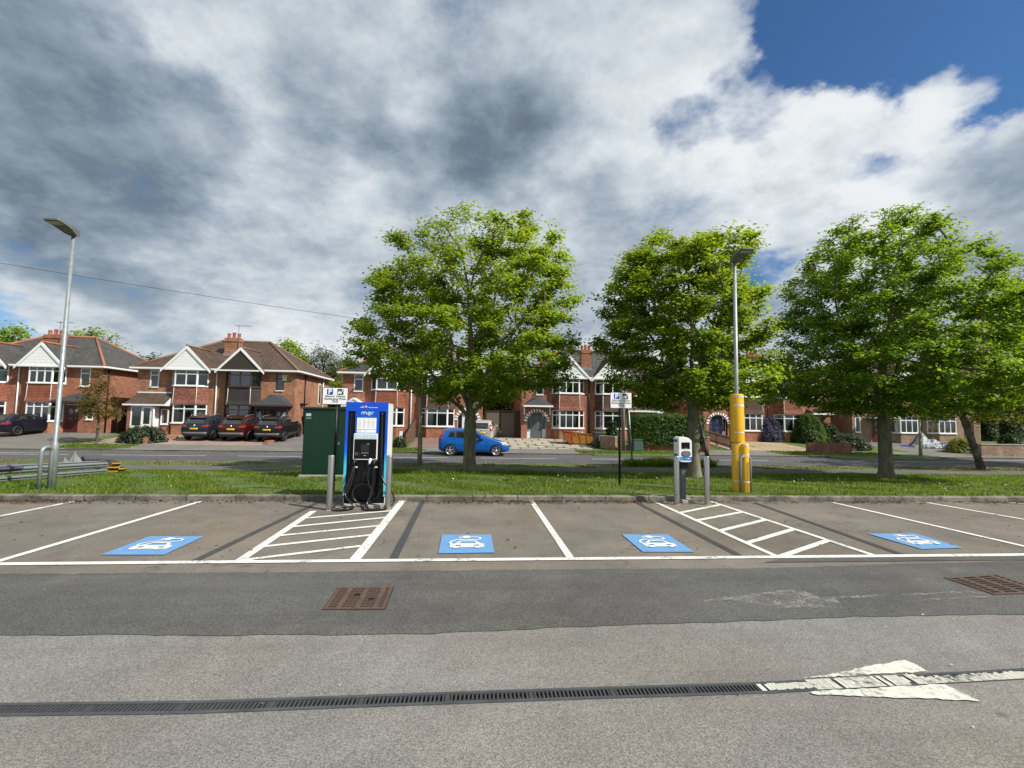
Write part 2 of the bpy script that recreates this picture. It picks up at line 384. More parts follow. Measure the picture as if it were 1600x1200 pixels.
def leaf_mat(name, c, trans, var=.35, hue=(1.25, 1.0, .6), rough=.5):
    m, t = new_mat(name)
    geo = t.node('ShaderNodeNewGeometry'); r = geo.outputs['Random Per Island']
    n = t.noise(geo.outputs['Position'], 0.8, 3)
    f = t.math('MULTIPLY', t.rng(r, 0, 1, 1 - var, 1 + var), t.rng(n, .3, .7, .82, 1.18))
    base = t.vmath('SCALE', c, scale=f); tr = t.vmath('SCALE', trans, scale=f)
    hm = t.mix(t.rng(t.math('FRACT', t.math('MULTIPLY', r, 7.31)), .55, 1.0), (1, 1, 1), hue)
    base = t.mix(1.0, base, hm, 'MULTIPLY'); tr = t.mix(1.0, tr, hm, 'MULTIPLY')
    t.put(t.bsdf.inputs['Base Color'], base); t.bsdf.inputs['Roughness'].default_value = rough; t.bsdf.inputs['Specular IOR Level'].default_value = 0.35
    ts = t.node('ShaderNodeBsdfTranslucent'); t.put(ts.inputs['Color'], tr)
    ad = t.node('ShaderNodeMixShader'); ad.inputs[0].default_value = 0.38
    t.l.new(t.bsdf.outputs[0], ad.inputs[1]); t.l.new(ts.outputs[0], ad.inputs[2]); t.l.new(ad.outputs[0], t.out.inputs[0])
    return m

def glass(name, tint=(.55, .60, .62), base=.10):
    m, t = new_mat(name); t.n.remove(t.bsdf)
    tr = t.node('ShaderNodeBsdfTransparent'); t.put(tr.inputs['Color'], tint)
    gl = t.node('ShaderNodeBsdfGlossy'); gl.inputs['Roughness'].default_value = 0.03
    n = t.node('ShaderNodeBump'); n.inputs['Strength'].default_value = .03; n.inputs['Distance'].default_value = .02
    t.put(n.inputs['Height'], t.noise(ocoord(t), 1.5, 2)); t.l.new(n.outputs[0], gl.inputs['Normal'])
    fr = t.node('ShaderNodeFresnel'); fr.inputs['IOR'].default_value = 1.5
    mx = t.node('ShaderNodeMixShader'); t.put(mx.inputs[0], t.math('ADD', t.math('MULTIPLY', fr.outputs[0], 1.5), base, clamp=True))
    t.l.new(tr.outputs[0], mx.inputs[1]); t.l.new(gl.outputs[0], mx.inputs[2]); t.l.new(mx.outputs[0], t.out.inputs[0])
    return m

def bark(name, c):
    m, t = new_mat(name); co = ocoord(t)
    n = t.noise(t.vmath('MULTIPLY', co, (1, 1, .25)), 9, 6, .7, .4); n2 = t.noise(co, 2.2, 5, .6)
    col = t.vmath('SCALE', c, scale=t.rng(n, .3, .7, .38, 1.55))
    col = t.mix(t.math('MULTIPLY', t.rng(n2, .48, .62), .65), col, (.20, .21, .14))
    t.put(t.bsdf.inputs['Base Color'], col); t.bsdf.inputs['Roughness'].default_value = .92; bump(t, n, .7, .02)
    return m

M = dict(
    white=plain('white_upvc', (.82, .83, .82), .35, var=.05),
    whiteboard=plain('white_weatherboard', (.82, .83, .82), .5, var=.08),
    render=plain('pale_render', (.62, .60, .55), .8, var=.1),
    brown=plain('dark_brown_wood', (.055, .025, .018), .4, var=.25),
    brownboard=plain('brown_weatherboard', (.045, .032, .025), .55, var=.25),
    glass=glass('window_glass'),
    curtain=plain('net_curtain', (.62, .62, .60), .9, var=.08),
    curtain_grey=plain('grey_curtain', (.33, .36, .38), .9, var=.1),
    brick_red=brick('red_brick', (.37, .115, .044), (.255, .072, .031)),
    brick_orange=brick('orange_brick', (.39, .155, .064), (.265, .096, .042)),
    brick_dark=brick('dull_red_brick', (.30, .10, .055), (.21, .07, .04)),
    brick_buff=brick('brown_stock_brick', (.30, .19, .11), (.22, .13, .075)),
    tile_red=tiles('red_hung_tiles', (.36, .115, .06), (.26, .085, .045), .11, .17),
    tile_mix=tiles('mottled_hung_tiles', (.38, .14, .09), (.18, .07, .05), .11, .17),
    tile_brown=tiles('brown_hung_tiles', (.13, .065, .045), (.09, .045, .03), .11, .17),
    tile_dark=tiles('dark_hung_tiles', (.055, .045, .042), (.04, .032, .03), .11, .17),
    slate=tiles('grey_slates', (.085, .082, .078), (.062, .06, .058), .14, .30, 1.8, .45, .2),
    slate_dark=tiles('blue_grey_slates', (.06, .065, .075), (.045, .05, .058), .14, .30, 1.8, .1, .15),
    roof_brown=tiles('brown_roof_tiles', (.115, .068, .048), (.075, .048, .036), .19, .30, 1.8, .35, .25),
    ridge_red=plain('terracotta_ridge', (.32, .13, .07), .8, var=.25, scale=3),
    ridge_brown=plain('brown_ridge', (.20, .12, .07), .8, var=.3, scale=3),
    terracotta=plain('terracotta_pot', (.50, .17, .08), .75, var=.15),
    lead=plain('lead_flashing', (.22, .23, .24), .6, var=.2),
    mortarw=plain('pale_mortar', (.55, .54, .50), .8, var=.15),
    door_grey=plain('grey_door_paint', (.10, .115, .13), .35, var=.06),
    door_blue=plain('navy_door_paint', (.012, .022, .075), .35, var=.1),
    door_red=plain('oxblood_door_paint', (.085, .018, .016), .35, var=.15),
    black=plain('black_paint', (.008, .008, .009), .42, var=.2, spec=.3),
    rubber=plain('black_rubber', (.018, .018, .018), .6, var=.2),
    cable=plain('black_cable', (.014, .014, .015), .28, var=.2, spec=.6),
    blackgloss=plain('black_gloss_plastic', (.007, .0075, .008), .22, var=.1, spec=.22),
    chrome=plain('brushed_steel', (.46, .43, .40), .27, metal=.92, var=.04, scale=1.5),
    galv=plain('galvanised_steel', (.30, .335, .345), .5, metal=.5, var=.22, scale=14),
    lampgrey=plain('grey_lamp_casing', (.13, .135, .125), .5, var=.1),
    lens=plain('lamp_lens', (.40, .42, .38), .25, var=.05),
    yellow=plain('yellow_plastic_sleeve', (.74, .40, .008), .45, var=.10, scale=3),
    reflect=plain('white_reflective_tape', (.74, .72, .64), .35, var=.1),
    green=plain('dark_green_cabinet_paint', (.005, .031, .018), .3, var=.15, scale=3),
    greengrey=plain('grey_green_cabinet_paint', (.06, .11, .09), .5, var=.12),
    concrete=plain('concrete', (.36, .34, .30), .9, var=.2, scale=5, bmp=.3),
    beige=plain('beige_post_paint', (.36, .34, .22), .55, var=.15),
    timber=plain('weathered_timber', (.24, .20, .15), .85, var=.3, scale=5),
    fence=plain('brown_fence_timber', (.13, .07, .045), .8, var=.3, scale=4),
    gate=plain('brown_gate_paint', (.12, .095, .078), .6, var=.1),
    signwhite=plain('white_sign_face', (.87, .88, .87), .4, var=.03),
    signblue=plain('blue_sign_panel', (.015, .07, .40), .4, var=.05),
    blue=plain('charger_blue', (.004, .10, .72), .3, var=.03),
    cyan=plain('charger_cyan', (.09, .62, .70), .3, var=.03),
    shellwhite=plain('white_casing', (.80, .81, .80), .28, var=.03),
    shellgrey=plain('grey_white_casing', (.60, .61, .60), .4, var=.06),
    paleblue=plain('pale_blue_panel', (.60, .76, .79), .35, var=.03),
    skipred=plain('orange_red_skip_paint', (.33, .06, .018), .55, var=.3, scale=3),
    skipyellow=plain('yellow_skip_paint', (.33, .14, .015), .6, var=.35, scale=3),
    rubble=plain('pale_rubble', (.42, .32, .22), .9, var=.4, scale=7),
    tarp=plain('silver_tarpaulin', (.15, .17, .185), .5, metal=.1, var=.15),
    tarpblue=plain('blue_tarpaulin', (.01, .02, .20), .4, var=.2),
    purple=plain('purple_wrap', (.13, .09, .20), .5, var=.3),
    stone=plain('rough_grey_stone', (.20, .215, .205), .9, var=.25),
    plate=plain('yellow_number_plate', (.72, .47, .02), .4, var=.05),
    taillight=plain('red_lamp_lens', (.30, .008, .012), .15, var=.1, coat=.6),
    headlight=plain('clear_lamp_lens', (.55, .58, .60), .12, var=.1, coat=.8),
    alloy=plain('silver_alloy', (.55, .56, .57), .3, metal=.7, var=.06),
    alloy_dark=plain('dark_alloy', (.06, .06, .065), .35, metal=.5, var=.1),
    carglass=plain('tinted_car_glass', (.012, .015, .016), .05, var=.05, spec=.8, coat=1.0),
    trim=plain('grey_black_trim', (.03, .03, .032), .55, var=.1),
    sill_grey=plain('grey_bumper_trim', (.20, .20, .20), .5, var=.1),
    soil=plain('dry_soil', (.16, .12, .08), .95, var=.3),
    pot_blue=plain('blue_glazed_pot', (.012, .025, .10), .25, var=.1),
    wire=plain('black_wire', (.03, .03, .03), .6),
    cream=plain('cream_plaster', (.55, .50, .40), .9, var=.1),
)
# ================================================================== GROUND AND ROADS
def sheet(name, pts, mat, dz=0.004, kind='structure', label=None, ny=1):
    """flat patch through plan points, lying dz above the terrain profile (pts in order round the outline)"""
    mb = MB(); mb.add([(x, y, gz(y) + dz) for x, y in pts], [list(range(len(pts)))])
    o = mb.build(name, mat, fix=False)
    me = o.data
    if me.polygons[0].normal.z < 0: me.flip_normals()
    return tag(o, kind=kind, label=label)
def strip(name, x0, x1, y0, y1, mat, dz=0.004, nx=1, ny=8, kind='structure', wob=0.0, seed=0):
    """patch that follows the terrain between y0 and y1"""
    ys = sorted(set([y0 + (y1 - y0) * i / ny for i in range(ny + 1)] + [p[0] for p in PROF if y0 < p[0] < y1]))
    V = []; F = []; rn = random.Random(seed)
    for j, y in enumerate(ys):
        for i in range(nx + 1):
            V.append((x0 + (x1 - x0) * i / nx, y + (rn.uniform(-wob, wob) if j in (0, len(ys) - 1) else 0), gz(y) + dz))
    for j in range(len(ys) - 1):
        for i in range(nx):
            a = j * (nx + 1) + i; F.append((a, a + 1, a + nx + 2, a + nx + 1))
    return tag(mesh_np(name, V, F, mat), kind=kind)

m_grassground, t = new_mat('grass_ground')
p = gcoord(t)
c1 = t.mix(t.rng(t.noise(p, 1.3, 6, .65, .3), .35, .65), (.060, .105, .014), (.105, .155, .022))
c1 = t.mix(t.rng(t.noise(p, 0.8, 7, .72, .8), .55, .68, 0, .8), c1, (.22, .18, .09))
c1 = t.vmath('SCALE', c1, scale=t.rng(t.noise(p, 40, 4, .7), .3, .7, .6, 1.4))
t.put(t.bsdf.inputs['Base Color'], c1); t.bsdf.inputs['Roughness'].default_value = .95; bump(t, t.noise(p, 45, 4, .7), .8, .04)

m_bay = tarmac('bay_tarmac', (.176, .156, .132), .30, .24, 1.0, stains=.50, cracks=.5)
m_lane = tarmac('dark_lane_tarmac', (.100, .098, .092), .50, .22, 0.9, warm=(1, .98, .93), stains=.22, tracks=.35)
m_front = tarmac('pale_tarmac', (.212, .202, .188), .42, .15, 0.9, stains=.16, tracks=.22, cracks=.25)
m_road = tarmac('road_tarmac', (.105, .105, .108), .3, .15, stains=.1)
m_path = tarmac('path_tarmac', (.125, .118, .108), .3, .2, stains=.15)
m_pave = tarmac('pavement_tarmac', (.18, .17, .155), .25, .15, stains=.25)
m_drive = tarmac('driveway_tarmac', (.165, .158, .148), .25, .15, stains=.2)
m_old = tarmac('overpainted_line', (.062, .064, .066), .3, .12)
m_kerb, t = new_mat('weathered_kerb_stone'); p = gcoord(t)
k = t.noise(p, 2.4, 7, .7, .6)
col = t.mix(t.rng(k, .40, .60), (.23, .21, .17), (.085, .078, .064))
xx = t.sep(p)[0]; jt = t.math('FRACT', t.math('DIVIDE', xx, .915))
col = t.mix(t.rng(t.math('ABSOLUTE', t.math('SUBTRACT', jt, .5)), .487, .492), col, (.03, .028, .025))
col = t.mix(t.rng(t.noise(p, 11, 5, .7), .56, .7, 0, .6), col, (.26, .25, .20))
t.put(t.bsdf.inputs['Base Color'], col); t.bsdf.inputs['Roughness'].default_value = .92; bump(t, t.noise(p, 20, 6, .7), .6, .03)

# one sheet out to the horizon
gx = [-600, -250, -120, -60, -30, 0, 30, 60, 120, 250, 600]
gy = [-80, -30, 0, 5, 9.45, 9.6, 12, 14, 17.6, 19.8, 21.55, 21.65, 24, 27.6, 27.7, 31, 36.3, 45, 60, 120, 300, 900]
V = [(x, y, gz(y) - .03) for y in gy for x in gx]; n = len(gx)
F = [(j * n + i, j * n + i + 1, (j + 1) * n + i + 1, (j + 1) * n + i) for j in range(len(gy) - 1) for i in range(n - 1)]
tag(mesh_np('ground', V, F, m_grassground), kind='structure')

def edge(px_list): return [(G(*q).x, G(*q).y) for q in px_list]
def jag(pts, amp, seed, step=.12):
    """roughen a long edge"""
    rn = random.Random(seed); out = []
    for a, b in zip(pts, pts[1:]):
        a = Vector(a); b = Vector(b); k = max(1, int((b - a).length / step))
        for i in range(k): q = a.lerp(b, i / k); out.append((q.x, q.y + rn.uniform(-amp, amp)))
    out.append(tuple(pts[-1])); return out
top_e = jag(edge([(0, 897), (400, 895), (800, 890.5), (1180, 888.5)]) + [(7.7, 5.42), (40, 5.44)], .012, 3)
top_e = [(-40, top_e[0][1])] + top_e
bot_e = jag(edge([(0, 992), (350, 993), (640, 992), (700, 989), (880, 981), (1100, 973), (1340, 964), (1590, 960)]) + [(40, 3.75)], .014, 4)
bot_e = [(-40, bot_e[0][1])] + bot_e
# the three surfaces of the car park
o = strip('bay_surface', -40, 40, 4.9, 9.46, m_bay, 0.0, ny=3)
def between(name, e1, e2, mat, dz):
    pts = e1 + e2[::-1]
    bm = bmesh.new(); vs = [bm.verts.new((x, y, dz)) for x, y in pts]; f = bm.faces.new(vs)
    bmesh.ops.triangulate(bm, faces=[f]); me = bpy.data.meshes.new(name); bm.to_mesh(me); bm.free()
    if me.polygons[0].normal.z < 0: me.flip_normals()
    me.materials.append(mat); oo = bpy.data.objects.new(name, me); link(oo); return tag(oo, kind='structure')
# the drain crosses the front surface, which is laid in two sheets on either side of it
dr = [G(0, 1109), G(300, 1105.5), G(600, 1094.5), G(900, 1084), G(1190, 1075), G(1400, 1064), G(1599, 1053)]
dr2 = [(v.x, v.y) for v in dr]
_d0 = Vector(dr2[0]) - (Vector(dr2[1]) - Vector(dr2[0])).normalized() * 8
_d1 = Vector(dr2[-1]) + (Vector(dr2[-1]) - Vector(dr2[-2])).normalized() * 12
dline = [tuple(_d0)] + dr2 + [tuple(_d1)]
DW = .060
def off_line(line, w):
    out = []
    for i, p_ in enumerate(line):
        a = Vector(line[max(i - 1, 0)]); b = Vector(line[min(i + 1, len(line) - 1)]); d = (b - a).normalized(); q = Vector(p_) + Vector((-d.y, d.x)) * w
        out.append((q.x, q.y))
    return out
between('front_surface', [(-40, 4.95), (40, 4.95)], off_line(dline, DW), m_front, -.001)
between('near_surface', off_line(dline, -DW), [(-40, -25), (40, -25)], m_front, -.001)
between('lane_surface', top_e, bot_e, m_lane, .004)
# newer dark patch running up to the bay line on the right
between('lane_patch', [(G(1235, 871).x, 5.60), (G(1395, 868).x, 5.60), (40, 5.60)], [(G(1218, 892).x, 5.40), (G(1420, 892).x, 5.40), (40, 5.35)], m_lane, .007)

# kerb
mb = MB()
mb.add([(-40, 9.45, -.03), (40, 9.45, -.03), (40, 9.452, .085), (-40, 9.452, .085)], [(0, 1, 2, 3)])
mb.add([(-40, 9.452, .085), (40, 9.452, .085), (40, 9.475, .102), (-40, 9.475, .102), (-40, 9.60, .103), (40, 9.60, .103), (40, 9.601, .04), (-40, 9.601, .04)], [(0, 1, 2, 3), (3, 2, 5, 4), (4, 5, 6, 7)])
tag(mb.build('kerb', m_kerb, fix=False), kind='structure')
strip('grass_verge', -60, 60, 9.6, 17.65, m_grassground, -.004, ny=10)
strip('footpath', -60, 60, 17.6, 19.85, m_path, .006, ny=3, nx=120, wob=.10, seed=2)
strip('roadside_verge', -60, 60, 19.8, 21.5, m_grassground, -.004, ny=3)
strip('road', -120, 120, 21.64, 27.6, m_road, .006, ny=1)
mb = MB(); mb.box(-120, 120, 21.5, 21.64, -.6, -.455); tag(mb.build('road_kerb', m_kerb), kind='structure')
mb = MB(); mb.box(-120, 120, 27.6, 27.72, -.6, -.50); tag(mb.build('far_kerb', m_kerb), kind='structure')
strip('pavement', -120, 120, 27.72, 31.0, m_pave, .006, ny=2)
strip('far_ground', -120, 120, 31.0, 60, m_grassground, .004, ny=6)

# far verges in the pavement
def verge(name, pxs, mat=m_grassground, dz=.03):
    return sheet(name, [(q.x, q.y) for q in (G(*a) for a in pxs)], mat, dz)
verge('far_verge', [(100, 701), (130, 696), (190, 696.5), (205, 699), (170, 702)])
verge('far_verge', [(606, 706), (615, 702), (650, 701.5), (668, 703), (655, 707.5)])
verge('far_verge', [(925, 711), (960, 707.5), (1040, 707.5), (1090, 710), (1085, 713.5), (930, 713)])
verge('far_verge', [(1290, 712), (1330, 709.5), (1400, 711), (1440, 710), (1475, 716), (1460, 719.5), (1300, 717)])

# driveways
m_block = brick('block_paving', (.30, .20, .155), (.24, .165, .13), (.17, .15, .12), .2, .1, .2, .1)
def flatbrick(name, c1, c2, mort, bw, rh, ms, var=.2):
    m, t = new_mat(name); p = gcoord(t); b = t.node('ShaderNodeTexBrick'); t.put(b.inputs['Vector'], p); b.inputs['Scale'].default_value = 1
    t.put(b.inputs['Color1'], c1); t.put(b.inputs['Color2'], c2); t.put(b.inputs['Mortar'], mort)
    b.inputs['Mortar Size'].default_value = ms; b.inputs['Brick Width'].default_value = bw; b.inputs['Row Height'].default_value = rh
    col = t.vmath('SCALE', b.outputs['Color'], scale=t.rng(t.noise(p, 1.2, 6, .65), .3, .7, 1 - var, 1 + var))
    t.put(t.bsdf.inputs['Base Color'], col); t.bsdf.inputs['Roughness'].default_value = .9; return m
m_pinkblock = flatbrick('pink_block_paving', (.34, .25, .20), (.29, .20, .16), (.2, .17, .14), .2, .1, .006)
m_redblock = flatbrick('red_block_paving', (.25, .15, .115), (.20, .12, .09), (.13, .10, .08), .2, .1, .006)
m_slab = flatbrick('pale_paving_slabs', (.40, .36, .28), (.34, .31, .24), (.10, .10, .07), 1.25, .95, .07)
m_gravel = tarmac('sandy_gravel', (.36, .28, .18), .5, .15, .5)
strip('driveway', -60, -25.9, 31.0, 36.4, m_drive, .012)
strip('driveway', -24.6, -13.6, 30.9, 36.4, m_pinkblock, .012)
strip('driveway', -13.6, -10.3, 30.9, 60, m_drive, .012)
strip('driveway', -4.3, 1.0, 30.9, 37.0, m_redblock, .012)
strip('driveway', 1.0, 8.2, 30.6, 37.2, m_slab, .012)
strip('driveway', 18.0, 24.6, 31.0, 36.3, m_gravel, .012)
strip('driveway', 31.5, 37.6, 31.0, 36.4, m_drive, .012)

# ------------------------------------------------------------------ painted markings
m_white = paint('white_road_paint', (.78, .77, .71), .62)
m_worn = paint('worn_white_road_paint', (.66, .65, .565), .72, 14, fade=True)
m_ghost, t = new_mat('ghost_of_old_paint'); p = gcoord(t)
t.put(t.bsdf.inputs['Base Color'], (.30, .29, .265)); t.bsdf.inputs['Roughness'].default_value = .85
w = t.math('ADD', t.math('MULTIPLY', t.noise(p, 45, 5, .75), .6), t.math('MULTIPLY', t.noise(p, 5, 4, .6), .4))
t.put(t.bsdf.inputs['Alpha'], t.rng(w, .47, .58, 0, .75))
m_evblue = paint('blue_bay_paint', (.135, .31, .58), .5, 5, (.19, .30, .48))
m_evwhite = paint('white_symbol_paint', (.78, .78, .73), .40, 9, (.35, .45, .58))
def quad_mark(mb, a, b, w, z=.008):
    a = Vector(a); b = Vector(b); d = (b - a).normalized(); n = Vector((-d.y, d.x)) * w / 2
    mb.add([(*(a - n), z), (*(b - n), z), (*(b + n), z), (*(a + n), z)], [(0, 1, 2, 3)])
def gp(px, py): v = G(px, py); return (v.x, v.y)
YF = 5.61
lines = MB()
quad_mark(lines, (-40, YF), (40, YF), .10, .0085)
for a, b in (((313, 784), (3, 876)), ((830, 782), (893, 875)), ((1299, 785), (1600, 854)), ((120, 783), (0, 807)), ((1444, 785), (1600, 812)), ((1567, 784.5), (1600, 788))):
    A = Vector(gp(*a)); B = Vector(gp(*b)); B = A + (B - A) * ((A.y - YF - .05) / (A.y - B.y)); quad_mark(lines, A, B, .095)
hz = .0125
lft = (Vector(gp(490, 799)), Vector(gp(374, 877))); rgt = (Vector(gp(629, 782)), Vector(gp(553, 877)))
for A, B, w in ((*lft, .11), (*rgt, .13)): quad_mark(lines, A, Vector((B.x, YF + .05)), w)
def z2(u, v): return gp(380 + u / 3.81, 760 + v / 3.81)
def meet(A, B, P_, Q):
    """where line A-B meets line P-Q"""
    d = B - A; e = Q - P_; k = d.x * e.y - d.y * e.x; t_ = ((P_.x - A.x) * e.y - (P_.y - A.y) * e.x) / k; return A + d * t_
def stripe(A, B, left, right, w, z):
    A = Vector(A); B = Vector(B); quad_mark(lines, meet(A, B, *left), meet(A, B, *right), w, z)
for k, (a, b) in enumerate((((22, 438), (668, 361)), ((150, 357), (735, 294)), ((255, 291), (790, 238)), ((355, 236), (838, 188)), ((430, 186), (872, 148)))):
    stripe(z2(*a), z2(*b), lft, rgt, .085, .0075)
for a, b in (((1022, 784), (1213, 870)), ((1111, 784), (1361, 867))):
    A = Vector(gp(*a)); B = Vector(gp(*b)); quad_mark(lines, A, Vector((B.x, YF + .05)), .085)
def z4(u, v): return gp(1080 + u / 3.077, 760 + v / 3.077)
rl_ = (Vector(gp(1022, 784)), Vector(gp(1213, 870))); rr_ = (Vector(gp(1111, 784)), Vector(gp(1361, 867)))
for a, b in (((2, 117), (128, 92)), ((48, 161), (232, 127)), ((158, 210), (334, 167)), ((288, 268), (472, 213)), ((436, 337), (632, 270))):
    stripe(z4(*a), z4(*b), rl_, rr_, .095, .0075)
tag(lines.build('bay_lines', m_white, fix=False), kind='structure')
old = MB()
for a, b in (((500, 784), (306, 876)), ((661, 782), (615, 873)), ((990, 782), (1160, 871)), ((1180, 786), (1406, 866))):
    A = Vector(gp(*a)); B = Vector(gp(*b)); quad_mark(old, A, Vector((B.x + (B.x - A.x) * 0, YF + .06)), .10, .006)
tag(old.build('old_bay_lines', m_old, fix=False), kind='structure')
# road centre lines
rl = MB()
def road_dash(px0, px1, py, w=.11, z=.012, yy=None):
    a = at(px0, py, 25.1); b = at(px1, py, 25.1); y = yy or 25.1
    rl.add([(a.x, y - w / 2, -.54 + z), (b.x, y - w / 2, -.54 + z), (b.x, y + w / 2, -.54 + z), (a.x, y + w / 2, -.54 + z)], [(0, 1, 2, 3)])
for a, b in ((-260, -60), (-30, 108), (160, 322), (372, 520), (615, 700), (750, 868), (925, 1040), (1095, 1201), (1246, 1351), (1398, 1492)): road_dash(a, b, 712)
road_dash(-300, 56, 709, yy=26.0); road_dash(1562, 1700, 718, yy=26.6); road_dash(1596, 1700, 718, yy=22.3)
tag(rl.build('road_markings', m_white, fix=False), kind='structure')

# blue bay symbols (a car with a plug, painted on a blue square)
def symbol_shapes():
    """polygons in a unit square, v up"""
    P_ = []
    def rr(x0, x1, y0, y1, r, n=5):
        out = []
        for cx, cy, a0 in ((x1 - r, y1 - r, 0), (x0 + r, y1 - r, 90), (x0 + r, y0 + r, 180), (x1 - r, y0 + r, 270)):
            for i in range(n + 1): a = math.radians(a0 + 90 * i / n); out.append((cx + r * math.cos(a), cy + r * math.sin(a)))
        return out
    # car front, pieces side by side so that lamps and windscreen stay blue
    P_.append(rr(.19, .83, .275, .335, .03)); P_.append(rr(.19, .27, .30, .45, .035)); P_.append(rr(.745, .83, .30, .45, .035))
    P_.append([(.25, .30), (.29, .30), (.29, .44), (.25, .44)]); P_.append([(.39, .30), (.64, .30), (.64, .44), (.39, .44)]); P_.append([(.735, .30), (.76, .30), (.76, .44), (.735, .44)])
    P_.append([(.27, .385), (.76, .385), (.76, .455), (.27, .455)])
    P_.append([(.27, .45), (.345, .45), (.40, .565), (.355, .565)]); P_.append([(.69, .45), (.765, .45), (.70, .565), (.645, .565)]); P_.append([(.35, .555), (.70, .555), (.67, .60), (.385, .60)])
    P_.append(rr(.245, .345, .215, .30, .02)); P_.append(rr(.645, .745, .215, .30, .02))
    # cable: from the wing up and over to the plug
    def ribbon(pts, w):
        pts = [Vector(q) for q in pts]; L = []; R_ = []
        for i, q in enumerate(pts):
            d = (pts[min(i + 1, len(pts) - 1)] - pts[max(i - 1, 0)]).normalized(); n_ = Vector((-d.y, d.x)) * w / 2; L.append(q + n_); R_.append(q - n_)
        return [[tuple(L[i]), tuple(L[i + 1]), tuple(R_[i + 1]), tuple(R_[i])] for i in range(len(L) - 1)]
    P_.extend(ribbon([(.235, .45), (.19, .485), (.185, .53), (.215, .595), (.29, .655), (.36, .67)], .04))
    P_.extend(ribbon([(.355, .67), (.72, .67)], .04))
    P_.extend(ribbon([(.715, .67), (.755, .685), (.775, .725), (.765, .775), (.72, .80)], .04))
    P_.extend(ribbon([(.725, .80), (.56, .805)], .04))
    P_.append(rr(.43, .565, .735, .875, .02)); P_.append([(.35, .76), (.43, .76), (.43, .79), (.35, .79)]); P_.append([(.35, .82), (.43, .82), (.43, .85), (.35, .85)])
    return P_
SYM = symbol_shapes()
def ev_panel(pxs, label):
    c = [G(*q) for q in pxs]   # near left, near right, far right, far left
    loc = Vector((c[0].x, c[0].y, 0)); C = [Vector((q.x - loc.x, q.y - loc.y)) for q in c]
    mb = MB(); mb.add([(*q, .010) for q in C], [(0, 1, 2, 3)])
    o = mb.build('bay_symbol_panel', m_evblue, fix=False, loc=loc); tag(o, label, 'road marking', 'blue charging bay symbols')
    s = MB()
    for i, poly in enumerate(SYM):
        q = []
        for u, v in poly:
            w = C[0] * (1 - u) * (1 - v) + C[1] * u * (1 - v) + C[2] * u * v + C[3] * (1 - u) * v; q.append((w.x, w.y, .0135 + .0006 * (i % 12)))
        s.add(q, [list(range(len(q)))])
    so = s.build('car_and_plug_symbol', m_evwhite, o, fix=False)
    for p_ in so.data.polygons:
        if p_.normal.z < 0: p_.flip()
ev_panel([(157.5, 868), (256, 868), (319, 839), (234, 839)], 'blue charging symbol panel painted in the bay left of the tall charger')
ev_panel([(685, 866), (772.5, 864.5), (767.5, 836), (690.5, 836.5)], 'blue charging symbol panel in the bay just right of the tall charger')
ev_panel([(1004.5, 863.5), (1085.5, 863.5), (1043, 836), (971.5, 836)], 'blue charging symbol panel in the bay left of the small white charger')
ev_panel([(1440, 859), (1505.5, 857), (1430, 834.5), (1356, 834.7)], 'blue charging symbol panel in the bay right of the yellow lamp post sleeve')

# white arrow over the drain, and the ghost of an older one
def zz6(u, v): return gp(1000 + u / 2.667, 980 + v / 2.667)
arr = thing('painted_arrow', (zz6(900, 230)[0], zz6(900, 230)[1], 0), 'worn white arrow painted across the drain, pointing left', 'road marking')
al = arr.location
def flat_poly(name, pts, mat, z, parent, jitter=0.0, seed=1, step=.035):
    if jitter:
        rn = random.Random(seed); out = []
        for a, b in zip(pts, pts[1:] + pts[:1]):
            a = Vector(a); b = Vector(b); k = max(1, int((b - a).length / step))
            for i in range(k): q = a.lerp(b, i / k); out.append((q.x + rn.uniform(-jitter, jitter), q.y + rn.uniform(-jitter, jitter)))
        pts = out
    bm = bmesh.new(); f = bm.faces.new([bm.verts.new((x - al.x * (parent is arr), y - al.y * (parent is arr), z)) for x, y in pts]); bmesh.ops.triangulate(bm, faces=[f])
    me = bpy.data.meshes.new(name); bm.to_mesh(me); bm.free()
    for p_ in me.polygons:
        if p_.normal.z < 0: p_.flip()
    me.materials.append(mat); o = bpy.data.objects.new(name, me); return link(o, parent)
def dy_at(x):
    for a, b in zip(dline, dline[1:]):
        if a[0] <= x <= b[0]: return a[1] + (b[1] - a[1]) * (x - a[0]) / (b[0] - a[0])
    return dline[-1][1]
up = [zz6(685, 219), zz6(1100, 140), zz6(1150, 158), zz6(1195, 190)]
e = [(x, dy_at(x) + DW + .012) for x in np.linspace(up[-1][0], up[0][0], 6)]
flat_poly('arrow_barb', up + e, m_worn, .008, arr, .008, 5)
lo = [zz6(720, 285), zz6(1415, 311), zz6(1290, 252)]
e = [(x, dy_at(x) - DW - .012) for x in np.linspace(lo[-1][0], lo[0][0], 8)]
flat_poly('arrow_barb', lo + e, m_worn, .008, arr, .008, 6)
ghost = [zz4 for zz4 in (z4(0, 560), z4(250, 525), z4(500, 497), z4(560, 510), z4(620, 537), z4(700, 545), z4(730, 590), z4(560, 585), z4(430, 590), z4(330, 570), z4(180, 550))]
o = flat_poly('faded_arrow', ghost, m_ghost, .0085, None, .012, 8); tag(o, 'faded ghost of an old painted arrow on the dark lane', 'road marking')
g2 = MB()
for a, b, w in (((620, 542), (940, 528), .05), ((1020, 527), (1330, 508), .05), ((1330, 508), (1440, 527), .04), ((1060, 552), (1440, 533), .03)): quad_mark(g2, z4(*a), z4(*b), w, .0085)
# part of the same old marking
go = g2.build('faded_shaft', m_ghost, o, fix=False)

